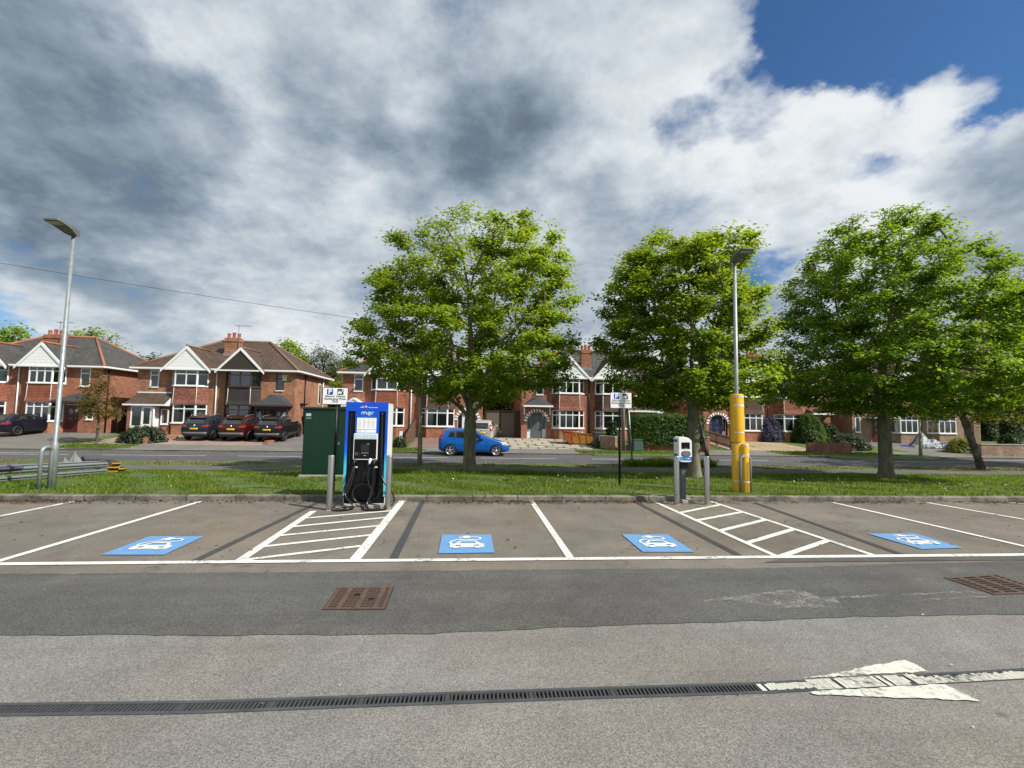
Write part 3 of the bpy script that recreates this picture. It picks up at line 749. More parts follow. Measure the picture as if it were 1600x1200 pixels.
# ------------------------------------------------------------------ slot drain
drain = thing('drainage_channel', (0, 0, 0), 'long black slotted drainage channel set across the front tarmac', 'drain')
m_grate = plain('cast_iron_grate', (.062, .064, .066), .5, metal=.2, var=.3, scale=20)
m_grate_edge = plain('grate_edge_iron', (.075, .08, .086), .55, metal=.2, var=.3, scale=6)
tr = MB()
for i in range(len(dline) - 1):
    a1, a2 = off_line(dline, DW)[i], off_line(dline, DW)[i + 1]; b1, b2 = off_line(dline, -DW)[i], off_line(dline, -DW)[i + 1]
    tr.add([(*a1, -.07), (*a2, -.07), (*b2, -.07), (*b1, -.07), (*a1, .0), (*a2, .0), (*b2, .0), (*b1, .0)], [(0, 3, 2, 1), (0, 1, 5, 4), (2, 3, 7, 6)])
tr.build('trough', M['black'], drain, fix=False)
rail = MB()
for s in (1, -1):
    e1 = off_line(dline, s * DW); e2 = off_line(dline, s * (DW - .024))
    for i in range(len(dline) - 1):
        q = [e1[i], e1[i + 1], e2[i + 1], e2[i]]
        rail.add([(x, y, -.03) for x, y in q] + [(x, y, .004) for x, y in q], [(3, 2, 1, 0), (4, 5, 6, 7), (0, 1, 5, 4), (2, 3, 7, 6)])
rail.build('edge_rail', m_grate_edge, drain)
gr = MB(); wp = MB(); rn = random.Random(4)
XP = zz6(510, 262)[0]
def slats(x0, x1):
    x = x0
    k = 0
    while x < x1:
        y = dy_at(x); slope = (dy_at(x + .05) - dy_at(x - .05)) / .1
        d = Vector((1, slope)).normalized(); n_ = Vector((-d.y, d.x)); hw = .0062; L = DW - .020
        if k % 20 == 19: hw = .014
        c_ = Vector((x, y)); q = [c_ - d * hw - n_ * L, c_ + d * hw - n_ * L, c_ + d * hw + n_ * L, c_ - d * hw + n_ * L]
        gr.add([(*v, -.010) for v in q] + [(*v, .001) for v in q], [(4, 5, 6, 7), (0, 1, 5, 4), (1, 2, 6, 5), (2, 3, 7, 6), (3, 0, 4, 7)])
        if x > XP:
            m_ = rn.random()
            gap = 0 if k % 20 == 18 else (.0155 if m_ < .90 else (.007 if m_ < .97 else 0))
            if x > zz6(1180, 220)[0] : gap = .0155 if rn.random() < .84 else .006
            if gap:
                lo_, hi_ = -L + rn.uniform(0, .012), L - rn.uniform(0, .012)
                if zz6(700, 230)[0] < x < zz6(1190, 220)[0] and rn.random() < .9: lo_, hi_ = -DW + .004, DW - .004
                if x > zz6(1180, 220)[0]: hi_ = L * rn.uniform(.25, .8); lo_ = -DW + .004
                q = [c_ - d * gap + n_ * lo_, c_ + d * gap + n_ * lo_, c_ + d * gap + n_ * hi_, c_ - d * gap + n_ * hi_]
                wp.add([(v.x - al.x, v.y - al.y, .0055) for v in q], [(0, 1, 2, 3)])
        x += .0255; k += 1
slats(-5.2, 7.2)
gr.build('grate', m_grate, drain); wp.build('arrow_shaft', m_worn, arr, fix=False)

# ------------------------------------------------------------------ manhole covers
m_rust, t = new_mat('rusty_cast_iron'); p = ocoord(t)
n1 = t.noise(p, 7, 6, .65); col = t.mix(t.rng(n1, .35, .65), (.125, .072, .048), (.078, .050, .037))
t.put(t.bsdf.inputs['Base Color'], col); t.bsdf.inputs['Roughness'].default_value = .8; bump(t, t.noise(p, 60, 4), .4, .005)
m_rustdark = plain('dark_cast_iron', (.035, .022, .017), .8, var=.3)
def cover(pxs, label, holes=True):
    c = [G(*q) for q in pxs]; loc = sum((Vector((q.x, q.y, 0)) for q in c), Vector()) / 4
    C = [Vector((q.x - loc.x, q.y - loc.y)) for q in c]
    def bl(u, v): return C[0] * (1 - u) * (1 - v) + C[1] * u * (1 - v) + C[2] * u * v + C[3] * (1 - u) * v
    root = thing('manhole_cover', loc, label, 'manhole cover', group='rusty manhole covers')
    def patch(mb, u0, u1, v0, v1, z0, z1):
        q = [bl(u0, v0), bl(u1, v0), bl(u1, v1), bl(u0, v1)]
        mb.add([(*w, z0) for w in q] + [(*w, z1) for w in q], [(4, 5, 6, 7), (0, 1, 5, 4), (1, 2, 6, 5), (2, 3, 7, 6), (3, 0, 4, 7)])
    f = MB(); patch(f, 0, 1, 0, 1, .0, .008); f.build('frame', m_rustdark, root)
    pl = MB(); patch(pl, .02, .98, .02, .98, .006, .012)
    pl.build('plate', m_rust, root)
    st = MB(); rn = random.Random(2)
    nx, ny = 12, 8
    for i in range(nx):
        for j in range(ny):
            if i in (2, 6, 10) : continue
            u, v = .06 + (i + .5) * .88 / nx, .06 + (j + .5) * .88 / ny
            a, b = .027, .036
            for uu in ((u - a, u - a * .45), (u + a * .45, u + a)): patch(st, *uu, v - b, v + b, .010, .016)
            patch(st, u - a * .45, u + a * .45, v - b, v - b * .4, .010, .0155)
    st.build('raised_studs', m_rustdark, root)
    if holes:
        for u, v in ((.42, .60), (.70, .40)):
            k = MB(); w = bl(u, v); k.lathe([(.0, .017), (.026, .017), (.030, .010)], (w.x, w.y, 0), n=14); k.build('key_hole', M['black'], root)
cover([(503.4, 954.2), (601.8, 953.7), (616.2, 917.5), (528.3, 918.8)], 'rusty square manhole cover on the dark lane before the tall charger')
cover([(1552.9, 930), (1650, 934), (1625, 904), (1535, 899.8)][:0] or [(1553, 930.5), (1648, 928), (1556, 898), (1474.5, 904)], 'rusty manhole cover at the right end of the dark lane', False)
# ================================================================== STREET FURNITURE
def text_part(name, body, size, mat, parent, loc, rot=(math.pi / 2, 0, 0), bold=0.0, align='CENTER', ext=.001, sx=1.0, space=1.0):
    cu = bpy.data.curves.new(name, 'FONT'); cu.body = body; cu.size = size; cu.align_x = align; cu.align_y = 'CENTER'; cu.extrude = ext; cu.offset = bold; cu.space_character = space
    tmp = bpy.data.objects.new(name + '_tmp', cu); COL.objects.link(tmp); bpy.context.view_layer.update()
    dg = bpy.context.evaluated_depsgraph_get(); me = bpy.data.meshes.new_from_object(tmp.evaluated_get(dg))
    bpy.data.objects.remove(tmp); bpy.data.curves.remove(cu)
    me.materials.clear(); me.materials.append(mat); me.name = name
    o = bpy.data.objects.new(name, me); link(o, parent); o.location = loc; o.rotation_euler = rot; o.scale = (sx, 1, 1); return o
def rrect(x0, x1, z0, z1, r, n=4):
    out = []
    for cx, cz, a0 in ((x1 - r, z1 - r, 0), (x0 + r, z1 - r, 90), (x0 + r, z0 + r, 180), (x1 - r, z0 + r, 270)):
        for i in range(n + 1): a = math.radians(a0 + 90 * i / n); out.append((cx + r * math.cos(a), cz + r * math.sin(a)))
    return out
def smooth_path(pts, k=6):
    pts = [Vector(p) for p in pts]; out = []
    for i in range(len(pts) - 1):
        p0, p1, p2, p3 = pts[max(i - 1, 0)], pts[i], pts[i + 1], pts[min(i + 2, len(pts) - 1)]
        for j in range(k):
            t = j / k
            out.append(.5 * ((2 * p1) + (p2 - p0) * t + (2 * p0 - 5 * p1 + 4 * p2 - p3) * t * t + (3 * p1 - p0 - 3 * p2 + p3) * t ** 3))
    out.append(pts[-1]); return out

# ------------------------------------------------------------------ tall rapid charger
CY = 8.88
Lt = at(541.5, 640, CY); Rt = at(607.5, 640, CY); cx = (at(533.8, 775, CY).x + at(600.5, 775, CY).x + Lt.x + Rt.x) / 4; cw = Rt.x - Lt.x
ctop = at(574, 628.5, CY).z; cbot = at(567, 787, CY).z
ch = thing('rapid_charger', (cx, CY, 0), 'tall blue rapid charger with black cables hanging to the ground, between two steel bollards', 'charging station')
hw = cw / 2
m_blue, t = new_mat('blue_to_cyan_vinyl')
zc = t.sep(ocoord(t))[2]
t.put(t.bsdf.inputs['Base Color'], t.ramp(t.rng(zc, .30, 1.45), [(0, (.10, .66, .72)), (.40, (.06, .55, .78)), (.60, (.008, .16, .72)), (.8, (.003, .085, .62)), (1, (.003, .08, .60))]))
t.bsdf.inputs['Roughness'].default_value = .32
cd = .60
mb = MB(); mb.box(-hw + .004, hw - .004, .035, cd, cbot, ctop - .012); mb.build('casing', M['shellgrey'], ch, .012)
mb = MB(); mb.box(hw - .003, hw + .004, .10, cd - .05, cbot + .05, ctop - .06); mb.build('side_panel', M['shellwhite'], ch, .002)
mb = MB(); mb.box(hw + .001, hw + .022, .02, .07, .72, .86); mb.build('side_latch', M['black'], ch, .004)
# blue front: top slab, two outer strips, centre panel
ft = ctop; st = ft - .172
fr = MB(); fr.box(-hw, hw, 0, .034, st, ft)
fr.box(-hw, -hw + .046, 0, .034, cbot + .13, st); fr.box(hw - .042, hw, 0, .034, cbot + .13, st)
fr.box(-hw + .180, -hw + .620, 0.0, .030, ft - .60, st)
fr.build('blue_front', m_blue, ch, .004)
bl = MB(); bl.box(-hw + .046, -hw + .180, .022, .034, cbot, st); bl.box(hw - .19, hw - .042, .022, .034, cbot, st)
bl.box(-hw + .180, hw - .19, .012, .034, cbot, ft - 1.06); bl.box(-hw + .02, hw - .02, .03, .04, cbot - .0, cbot + .13)
bl.build('black_front', M['blackgloss'], ch, .003)
sl = MB(); sl.box(-hw + .095, -hw + .10, .016, .03, cbot + .1, st - .03); sl.box(hw - .115, hw - .11, .016, .03, cbot + .1, st - .03); sl.build('slot_seam', M['trim'], ch)
lowp = MB(); lowp.prism([(-.09, .72), (.16, .72), (-.02, .50), (-.16, .38), (-.26, .36), (-.13, .66)], .006, .014); lowp.build('lower_panel', M['black'], ch, .004)
# screen
bz0, bz1 = ft - 1.075, ft - .585
bx0, bx1 = -hw + .170, -hw + .610
mb = MB(); mb.prism(rrect(bx0, bx1, bz0, bz1, .022), -.022, .01); bez = mb.build('screen_bezel', M['shellwhite'], ch, .004)
mb = MB(); mb.prism(rrect(bx0 + .012, bx1 - .012, bz1 - .098, bz1 - .010, .008), -.0255, -.02); mb.build('button_panel', M['paleblue'], bez)
mb = MB()
for k in range(3):
    x = bx0 + .058 + k * .138
    for a in ((x - .026, x + .026, bz1 - .083, bz1 - .080), (x - .026, x + .026, bz1 - .031, bz1 - .028), (x - .026, x - .023, bz1 - .080, bz1 - .031), (x + .023, x + .026, bz1 - .080, bz1 - .031)): mb.box(a[0], a[1], -.0275, -.025, a[2], a[3])
    mb.box(x + .045, x + .075, -.0272, -.025, bz1 - .052, bz1 - .046); mb.box(x + .045, x + .07, -.0272, -.025, bz1 - .064, bz1 - .060)
mb.build('button_outlines', plain('pale_grey_print', (.30, .42, .48), .5, var=.03), bez)
mb = MB(); mb.prism(rrect(bx0 + .018, bx1 - .018, bz0 + .020, bz1 - .108, .014), -.0262, -.02); scr = mb.build('black_screen', M['blackgloss'], bez)
mb = MB(); mb.prism(rrect(bx0 + .135, bx0 + .30, bz0 + .055, bz1 - .175, .006), -.034, -.025); mb.build('card_reader', M['black'], bez, .002)
mb = MB(); mb.box(bx0 + .142, bx0 + .293, -.036, -.033, bz0 + .16, bz1 - .21); mb.build('reader_display', plain('dim_display', (.022, .024, .026), .12, var=.05), bez)
mb = MB()
for k in range(5):
    for j in range(2): mb.box(bx0 + .152 + k * .028 + j * .006, bx0 + .166 + k * .028 - j * .001, -.037, -.033, bz0 + .128 - j * .012, bz0 + .137 - j * .012)
mb.box(bx0 + .20, bx0 + .236, -.037, -.033, bz0 + .073, bz0 + .086); mb.box(bx0 + .25, bx0 + .292, -.037, -.033, bz1 - .198, bz1 - .188)
mb.build('reader_keys', plain('pale_print', (.42, .43, .43), .5, var=.05), bez)
mb = MB(); mb.prism(rrect(bx0 + .035, bx0 + .09, bz0 + .08, bz0 + .14, .006), -.030, -.025); mb.box(bx0 + .11, bx0 + .116, -.030, -.025, bz0 + .06, bz0 + .15); mb.build('tap_zone', plain('dark_grey_print', (.06, .062, .064), .3), bez)
# notices
m_print = plain('grey_print', (.42, .48, .54), .6, var=.05); m_printred = plain('faded_red_print', (.62, .40, .40), .6, var=.05)
px0, px1 = -hw + .215, -hw + .572
mb = MB(); mb.box(px0, px1, -.003, .004, ft - .508, ft - .294); mb.box(px0, px1, -.003, .004, ft - .572, ft - .516); pn = mb.build('tariff_notice', M['signwhite'], ch)
mb = MB(); mr = MB()
for c_ in range(4):
    x = px0 + .05 + c_ * .083
    mb.prism([(x + .010 * math.cos(a), ft - .320 + .010 * math.sin(a)) for a in np.linspace(0, 5.6, 8)], -.0042, -.002)
    for r_, w_ in ((.350, .030), (.360, .026), (.378, .026), (.388, .024), (.398, .026)): mb.box(x - w_, x + w_, -.0042, -.002, ft - r_ - .003, ft - r_)
    for r_, w_ in ((.418, .028), (.428, .026)): mr.box(x - w_, x + w_, -.0042, -.002, ft - r_ - .003, ft - r_)
    for r_, w_ in ((.445, .022), (.455, .027), (.467, .020), (.478, .024)): mb.box(x - w_, x + w_, -.0042, -.002, ft - r_ - .0025, ft - r_)
for x, w_ in ((px0 + .055, .04), (px0 + .16, .035), (px0 + .33, .016)):
    for r_ in (.535, .548): mb.box(x - w_, x + w_, -.0042, -.002, ft - r_ - .003, ft - r_)
mb.build('small_print', m_print, pn); mr.build('red_print', m_printred, pn)
# logo: mer
lg = MB(); lz = ft - .243; lx = .004
R0 = .0068
def stroke(pts, z0=lz, sc=1.0, ox=lx, y=-.001): lg.tube([(ox + x * sc, y, z0 + z * sc) for x, z in pts], R0 * sc, 8)
arc = lambda x, z, r, a0, a1, n=10: [(x + r * math.cos(math.radians(a)), z + r * math.sin(math.radians(a))) for a in np.linspace(a0, a1, n)]
MER = [[(-.103, 0), (-.103, .034)] + arc(-.0815, .036, .0215, 180, 0) + [(-.060, .034), (-.060, 0)], [(-.060, .034)] + arc(-.0385, .036, .0215, 180, 0) + [(-.017, .034), (-.017, 0)],
       [(.012, .029), (.066, .029)] + arc(.039, .029, .029, 0, 315, 18), [(.088, 0), (.088, .032)] + arc(.110, .034, .022, 180, 62, 7)]
for s_ in MER: stroke(s_)
m_logo = plain('pale_cyan_lettering', (.62, .84, .86), .4, var=.02)
lg.build('charger_logo', m_logo, ch)
mb = MB(); mb.box(-.094, .102, -.002, .002, lz - .024, lz - .021); mb.build('logo_underline', plain('mid_blue_print', (.10, .38, .75), .4), ch)
mb = MB(); mb.lathe([(0, -.0035), (.027, -.0035), (.027, .001)], (-.043 + .02, 0, ft - .090), 'y', 18); mb.build('pink_roundel', plain('pink_vinyl', (.72, .12, .32), .4, var=.05), ch)
mb = MB(); rx = -.043 + .02
mb.bar((rx - .008, -.005, ft - .078), (rx + .010, -.005, ft - .082), .003, .007); mb.bar((rx + .010, -.005, ft - .080), (rx - .003, -.005, ft - .104), .003, .007); mb.build('roundel_mark', M['signwhite'], ch)
mb = MB()
for x, w_ in ((-.125, .013), (-.096, .016), (-.068, .012)): mb.box(x + .015 - w_ , x + .015 + w_ * .8, -.0016, .001, ft - .103, ft - .088)
for x, w_ in ((-.095, .008), (-.077, .008)): mb.box(x + .015 - w_, x + .015 + w_ * .8, -.0016, .001, ft - .079, ft - .072)
for x, w_ in ((.045, .022), (.094, .02), (.130, .012), (.172, .028)): mb.box(x - w_, x + w_ * .85, -.0016, .001, ft - .103, ft - .092)
mb.build('slogan_strip', M['paleblue'], ch)
# plinth
mb = MB(); mb.box(-hw + .03, hw + .02, -.02, cd, -.02, cbot + .004); mb.box(-hw + .06, -hw + .26, -.16, -.021, -.02, .055); mb.box(hw - .28, hw - .06, -.16, -.021, -.02, .055)
mb.build('plinth', M['concrete'], ch, .01)
# connectors, cables
def CP(u, v, dy=-.06):
    q = at(520 + u / 11.43, 700 + v / 11.43, CY + dy); return (q.x - cx, dy, q.z)
def gun(name, u, v, body, label=None):
    b = MB(); q = CP(u, v, -.03)
    b.tube([(q[0] + .012, .01, q[2] + .055), (q[0] + .006, -.03, q[2] + .045), (q[0], -.055, q[2] + .01), (q[0] - .004, -.06, q[2] - .035)], [.028, .030, .022, .016], 10)
    o = b.build(name, body, ch, .0)
    k = MB(); k.lathe([(.0, -.01), (.036, -.01), (.042, .012)], (q[0] + .014, 0, q[2] + .055), 'y', 16); k.build('socket_ring', M['trim'], o); return q
gun('charging_connector', 385, 270, M['rubber']); gun('charging_connector', 662, 255, M['shellwhite']); gun('charging_connector', 738, 275, M['rubber'])
mb = MB()
for u in (418, 772): q = CP(u, 342, -.002); mb.box(q[0] - .022, q[0] + .022, -.001, .013, q[2] - .012, q[2] + .012)
mb.build('socket_label', M['signwhite'], ch)
q = CP(650, 300, -.05); mb = MB(); mb.box(q[0] - .018, q[0] - .004, -.09, -.05, q[2] - .01, q[2] + .035); mb.build('connector_badge', M['signblue'], ch)
def cable(pts, r=.0165):
    mb = MB(); mb.tube(smooth_path(pts, 7), r, 9); return mb.build('charging_cable', M['cable'], ch)
gnd_ = .018
cable([CP(378, 330, -.09), CP(335, 480, -.12), CP(275, 640, -.14), CP(215, 790, -.16), CP(250, 900, -.20), CP(335, 985, -.24), (CP(360, 1040, -.28)[0], -.28, .03), (CP(300, 1085, -.32)[0], -.36, gnd_), (CP(150, 1100, -.3)[0], -.42, gnd_), (CP(20, 1090, -.3)[0], -.36, gnd_), (CP(-5, 1050, -.3)[0], -.27, gnd_), (CP(90, 1010, -.3)[0], -.20, gnd_)])
cable([CP(392, 330, -.07), CP(360, 520, -.10), CP(300, 700, -.12), CP(225, 830, -.15), CP(120, 920, -.2), CP(20, 1010, -.26), (CP(-10, 1080, -.3)[0], -.33, gnd_), (CP(100, 1110, -.3)[0], -.45, gnd_), (CP(280, 1095, -.3)[0], -.42, gnd_ + .02), (CP(375, 1060, -.3)[0], -.30, gnd_ + .03), (CP(330, 1030, -.3)[0], -.22, gnd_ + .02), (CP(180, 1030, -.3)[0], -.21, gnd_)])
cable([CP(240, 640, -.05), CP(205, 720, -.07), CP(225, 800, -.10), CP(300, 620, -.05), CP(345, 520, -.04)], .013)
o = cable([CP(655, 345, -.09), CP(628, 460, -.10), CP(628, 570, -.11), CP(655, 680, -.12), CP(690, 760, -.12)], .012)
cable([CP(738, 350, -.08), CP(748, 480, -.10), CP(738, 640, -.12), CP(700, 780, -.14), CP(650, 900, -.18), CP(612, 985, -.22), (CP(620, 1050, -.26)[0], -.28, .035), (CP(700, 1090, -.3)[0], -.37, gnd_), (CP(830, 1095, -.3)[0], -.38, gnd_), (CP(950, 1050, -.3)[0], -.28, gnd_), (CP(900, 1000, -.25)[0], -.19, gnd_)])
cable([CP(728, 350, -.07), CP(718, 540, -.09), CP(690, 750, -.12), CP(640, 930, -.17), (CP(560, 1050, -.2)[0], -.25, .03), (CP(580, 1090, -.3)[0], -.38, gnd_), (CP(760, 1110, -.3)[0], -.43, gnd_ + .01), (CP(930, 1080, -.3)[0], -.36, gnd_ + .02), (CP(970, 1020, -.3)[0], -.24, gnd_)])
# coil hanging on the front
cc = CP(540, 790, -.05); pts = [(cc[0] + .19 * math.cos(a), -.055 - .02 * math.sin(a * .5), cc[2] - .02 + .175 * math.sin(a)) for a in np.linspace(-.5, 2 * math.pi * 2 - .8, 60)]
mb = MB(); mb.tube([(x + (.012 if i > 30 else 0), y - (.02 if i > 30 else 0), z - (.012 if i > 30 else 0)) for i, (x, y, z) in enumerate(pts)], .0125, 8); mb.build('charging_cable', M['cable'], ch)
cable([CP(860, 480, -.02), CP(905, 580, -.06), CP(975, 690, -.07), CP(1060, 800, .02), CP(1095, 900, .08), (CP(1085, 990, .1)[0], .10, .05), (CP(1040, 1040, .1)[0], 0.02, gnd_), (CP(960, 1060, .1)[0], -.10, gnd_)], .017)
cable([CP(885, -630, .0), CP(878, -200, -.005), CP(872, 200, -.012), CP(880, 520, -.03), CP(905, 580, -.06)], .015)
cable([CP(880, 640, -.01), CP(855, 760, -.03), CP(800, 860, -.06), CP(720, 930, -.1), CP(650, 980, -.14)], .012)

# ------------------------------------------------------------------ steel bollards
def bollard_proto(loc, h, label):
    root = thing('steel_bollard', loc, label, 'bollard', group='steel bollards guarding the chargers')
    mb = MB(); mb.lathe([(.053, -.05), (.053, h - .012), (.049, h - .003), (.0, h)], n=24); mb.build('post', M['chrome'], root)
    mb = MB(); mb.lathe([(.062, -.02), (.062, .004), (.054, .006)], n=24); mb.build('ground_collar', M['concrete'], root); return root
q = G(514.5, 797); b0 = bollard_proto((q.x, q.y, 0), .97, 'steel bollard at the left foot of the tall blue charger, beside the sign pole')
for px, py, lab in ((606, 796, 'steel bollard at the right foot of the tall blue charger'), (1057.5, 788.5, 'steel bollard in front of the small white charger, on its left'), (1105, 788.5, 'steel bollard standing clear to the right of the small white charger')):
    q = G(px, py); c = copy_tree(b0); c.location = (q.x, q.y, 0); c['label'] = lab

# ------------------------------------------------------------------ small pedestal charger
SY = 9.22
sx0 = at(1060.3, 720, SY).x; sx1 = at(1081.8, 720, SY).x; sz0 = at(1070, 722, SY).z; sz1 = at(1066, 682.5, SY).z
sc = thing('pedestal_charger', ((sx0 + sx1) / 2, SY, 0), 'small white pedestal charger with an oval socket and blue band on a grey post', 'charging station')
w2 = (sx1 - sx0) / 2; hh = sz1 - sz0; D2 = .24
mb = MB()
prof = [(-w2, sz0 + .05), (-w2 + .012, sz0 + .02), (-w2 + .05, sz0 + .006), (0, sz0), (w2 - .05, sz0 + .004), (w2 - .012, sz0 + .016), (w2, sz0 + .05), (w2, sz1 - .11), (w2 - .012, sz1 - .075), (w2 - .05, sz1 - .035), (w2 - .12, sz1 - .008), (-w2 + .06, sz1), (-w2 + .02, sz1 - .012), (-w2, sz1 - .04)]
mb.prism(prof, 0, D2); cas = mb.build('casing', M['shellwhite'], sc, .022, seg=3)
mb = MB(); mb.prism([(x * .93, z * .985 + .010) for x, z in prof], -.006, .004); mb.build('front_cover', M['shellwhite'], cas, .008)
fz = lambda v: sz1 - (v - 105) / (500 - 105) * hh
fx = lambda u: -w2 + (u - 195) / 195 * 2 * w2
mb = MB(); mb.prism(rrect(fx(236), fx(354), fz(293), fz(192), .006), -.011, -.004); mb.build('screen', M['blackgloss'], sc)
mb = MB(); mb.box(fx(280), fx(315), -.0125, -.010, fz(287), fz(281)); mb.build('screen_mark', m_print, sc)
mb = MB(); mb.prism(rrect(fx(232), fx(364), fz(414), fz(326), .056, 7), -.014, -.004); so = mb.build('socket_cover', plain('dark_grey_plastic', (.10, .10, .105), .45), sc, .003)
mb = MB(); mb.prism(rrect(fx(250), fx(346), fz(403), fz(337), .042, 7), -.018, -.013); mb.build('socket_flap', plain('mid_grey_plastic', (.16, .16, .165), .4), so, .003)
m_band, t = new_mat('blue_band_vinyl'); xx = t.sep(ocoord(t))[0]
t.put(t.bsdf.inputs['Base Color'], t.ramp(t.rng(xx, -w2, w2), [(0, (.01, .32, .62)), (.22, (.03, .40, .55)), (.4, (.005, .16, .62)), (1, (.005, .14, .60))])); t.bsdf.inputs['Roughness'].default_value = .35
mb = MB(); mb.box(fx(214), fx(384), -.0095, -.004, fz(473), fz(418)); mb.build('blue_band', m_band, sc)
lg = MB()
for s_ in MER: lg.tube([(fx(322) + x * .42, -.011, fz(457) + z * .42) for x, z in s_], .0034, 6)
lg.build('charger_logo', M['signwhite'], sc)
mb = MB(); mb.box(-w2 - .002, -w2 + .004, .05, D2 - .03, fz(190), fz(150)); mb.box(-w2 - .002, -w2 + .004, .05, D2 - .03, fz(430), fz(375)); mb.build('side_sticker', M['signblue'], sc)
mb = MB()
for v in (215, 245, 275, 305, 335): mb.box(-w2 - .002, -w2 + .004, .06, D2 - .05, fz(v + 5), fz(v))
mb.build('side_print', m_print, sc)
pxl = at(1063.5, 760, SY + .12).x - sc.location.x; pxr = at(1070.5, 760, SY + .12).x - sc.location.x
mb = MB(); mb.box(pxl, pxr, .07, .17, 0.02, sz0 + .02); mb.build('post', plain('grey_post', (.10, .12, .125), .45, var=.08), sc, .008)
mb = MB(); mb.box(pxl - .02, pxr + .04, .05, .20, sz0 - .14, sz0 + .012); mb.build('collar', M['black'], sc, .006)
mb = MB(); mb.box(pxl - .02, pxr + .14, .0, .24, -.02, .065); mb.build('concrete_base', M['concrete'], sc, .012)
mb = MB(); mb.lathe([(.0, sz1 + .02), (.006, sz1 + .018), (.006, sz1 - .02)], (.0, .1, 0), n=8); mb.build('status_light', M['signwhite'], sc)

# ------------------------------------------------------------------ parking signs
def sign(loc, pole_x, w, h, zc, label, tilt=0.0, base_z=0.0):
    root = thing('parking_sign', loc, label, 'sign', group='electric vehicle parking signs')
    mb = MB(); mb.tube([(pole_x, .03, base_z - .1), (pole_x, .03, zc + h / 2 - .03)], .028, 12); mb.build('pole', M['black'], root)
    hd = bpy.data.objects.new('sign_plate', None)
    mb = MB(); mb.prism(rrect(-w / 2, w / 2, -h / 2, h / 2, .016), -.008, .0); pl = mb.build('sign_plate', M['black'], root); pl.location = (0, 0, zc); pl.rotation_euler = (0, tilt, 0)
    bpy.data.objects.remove(hd)
    mb = MB(); mb.prism(rrect(-w / 2 + .010, w / 2 - .010, -h / 2 + .010, h / 2 - .010, .012), -.0105, -.007); mb.build('white_face', M['signwhite'], pl)
    s = h * .345
    bx, bz_ = -w * .205, h * .245
    mb = MB(); mb.prism(rrect(bx - s / 2, bx + s / 2, bz_ - s / 2, bz_ + s / 2, .014), -.0125, -.010); mb.build('blue_panel', M['signblue'], pl)
    text_part('letter_p', 'P', s * 1.18, M['signwhite'], pl, (bx, -.0137, bz_ - s * .01), bold=s * .035)
    kx = w * .20
    mb = MB(); mb.prism(rrect(kx - s / 2, kx + s / 2, bz_ - s / 2, bz_ + s / 2, .012), -.0125, -.010); mb.build('black_panel', M['black'], pl)
    c = MB()
    def u_(a): return kx - s / 2 + a * s
    def v_(a): return bz_ - s / 2 + a * s
    c.prism([(u_(.10), v_(.22)), (u_(.70), v_(.22)), (u_(.70), v_(.42)), (u_(.62), v_(.52)), (u_(.18), v_(.52)), (u_(.10), v_(.42))], -.0137, -.012)
    c.prism([(u_(.16), v_(.52)), (u_(.24), v_(.52)), (u_(.28), v_(.66)), (u_(.20), v_(.66))], -.0137, -.012); c.prism([(u_(.56), v_(.52)), (u_(.64), v_(.52)), (u_(.60), v_(.66)), (u_(.52), v_(.66))], -.0137, -.012)
    c.box(u_(.21), u_(.59), -.0137, -.012, v_(.63), v_(.70)); c.box(u_(.12), u_(.26), -.0137, -.012, v_(.10), v_(.22)); c.box(u_(.54), u_(.68), -.0137, -.012, v_(.10), v_(.22))
    c.box(u_(.74), u_(.92), -.0137, -.012, v_(.70), v_(.92)); c.box(u_(.80), u_(.90), -.0137, -.012, v_(.56), v_(.66)); c.prism([(u_(.70), v_(.34)), (u_(.76), v_(.34)), (u_(.90), v_(.52)), (u_(.86), v_(.56))], -.0137, -.012)
    c.build('car_symbol', M['signwhite'], pl)
    for k, (line, sx) in enumerate((('Electric Vehicle', 1), ('Recharging Point', 1), ('Only', 1))):
        text_part('sign_text', line, h * .168, M['black'], pl, (0, -.0117, -h * .02 - k * h * .15), bold=h * .0026, space=1.06)
    return root
a = at(524, 618.8, 9.80); wl = (at(543.8, 618, 9.8) - at(503.8, 618, 9.8)).length; hl = (at(524, 605.3, 9.8) - at(524, 632, 9.8)).length
pp = at(522.3, 690, 9.8)
sign((a.x, 9.80, gz(9.8)), pp.x - a.x + .012, wl, hl, a.z - gz(9.8), 'electric vehicle parking sign on a black pole left of the tall blue charger', -.006)
a = at(970.2, 625.6, 11.83); wr_ = (at(987, 625, 11.83) - at(953.4, 625, 11.83)).length; hr_ = (at(970, 613.2, 11.83) - at(970, 638.2, 11.83)).length
pp = at(969.2, 700, 11.83)
sign((a.x, 11.83, gz(11.83)), pp.x - a.x - .01, wr_, hr_, a.z - gz(11.83), 'electric vehicle parking sign on a black pole in the grass, beyond the middle bays', -.004)

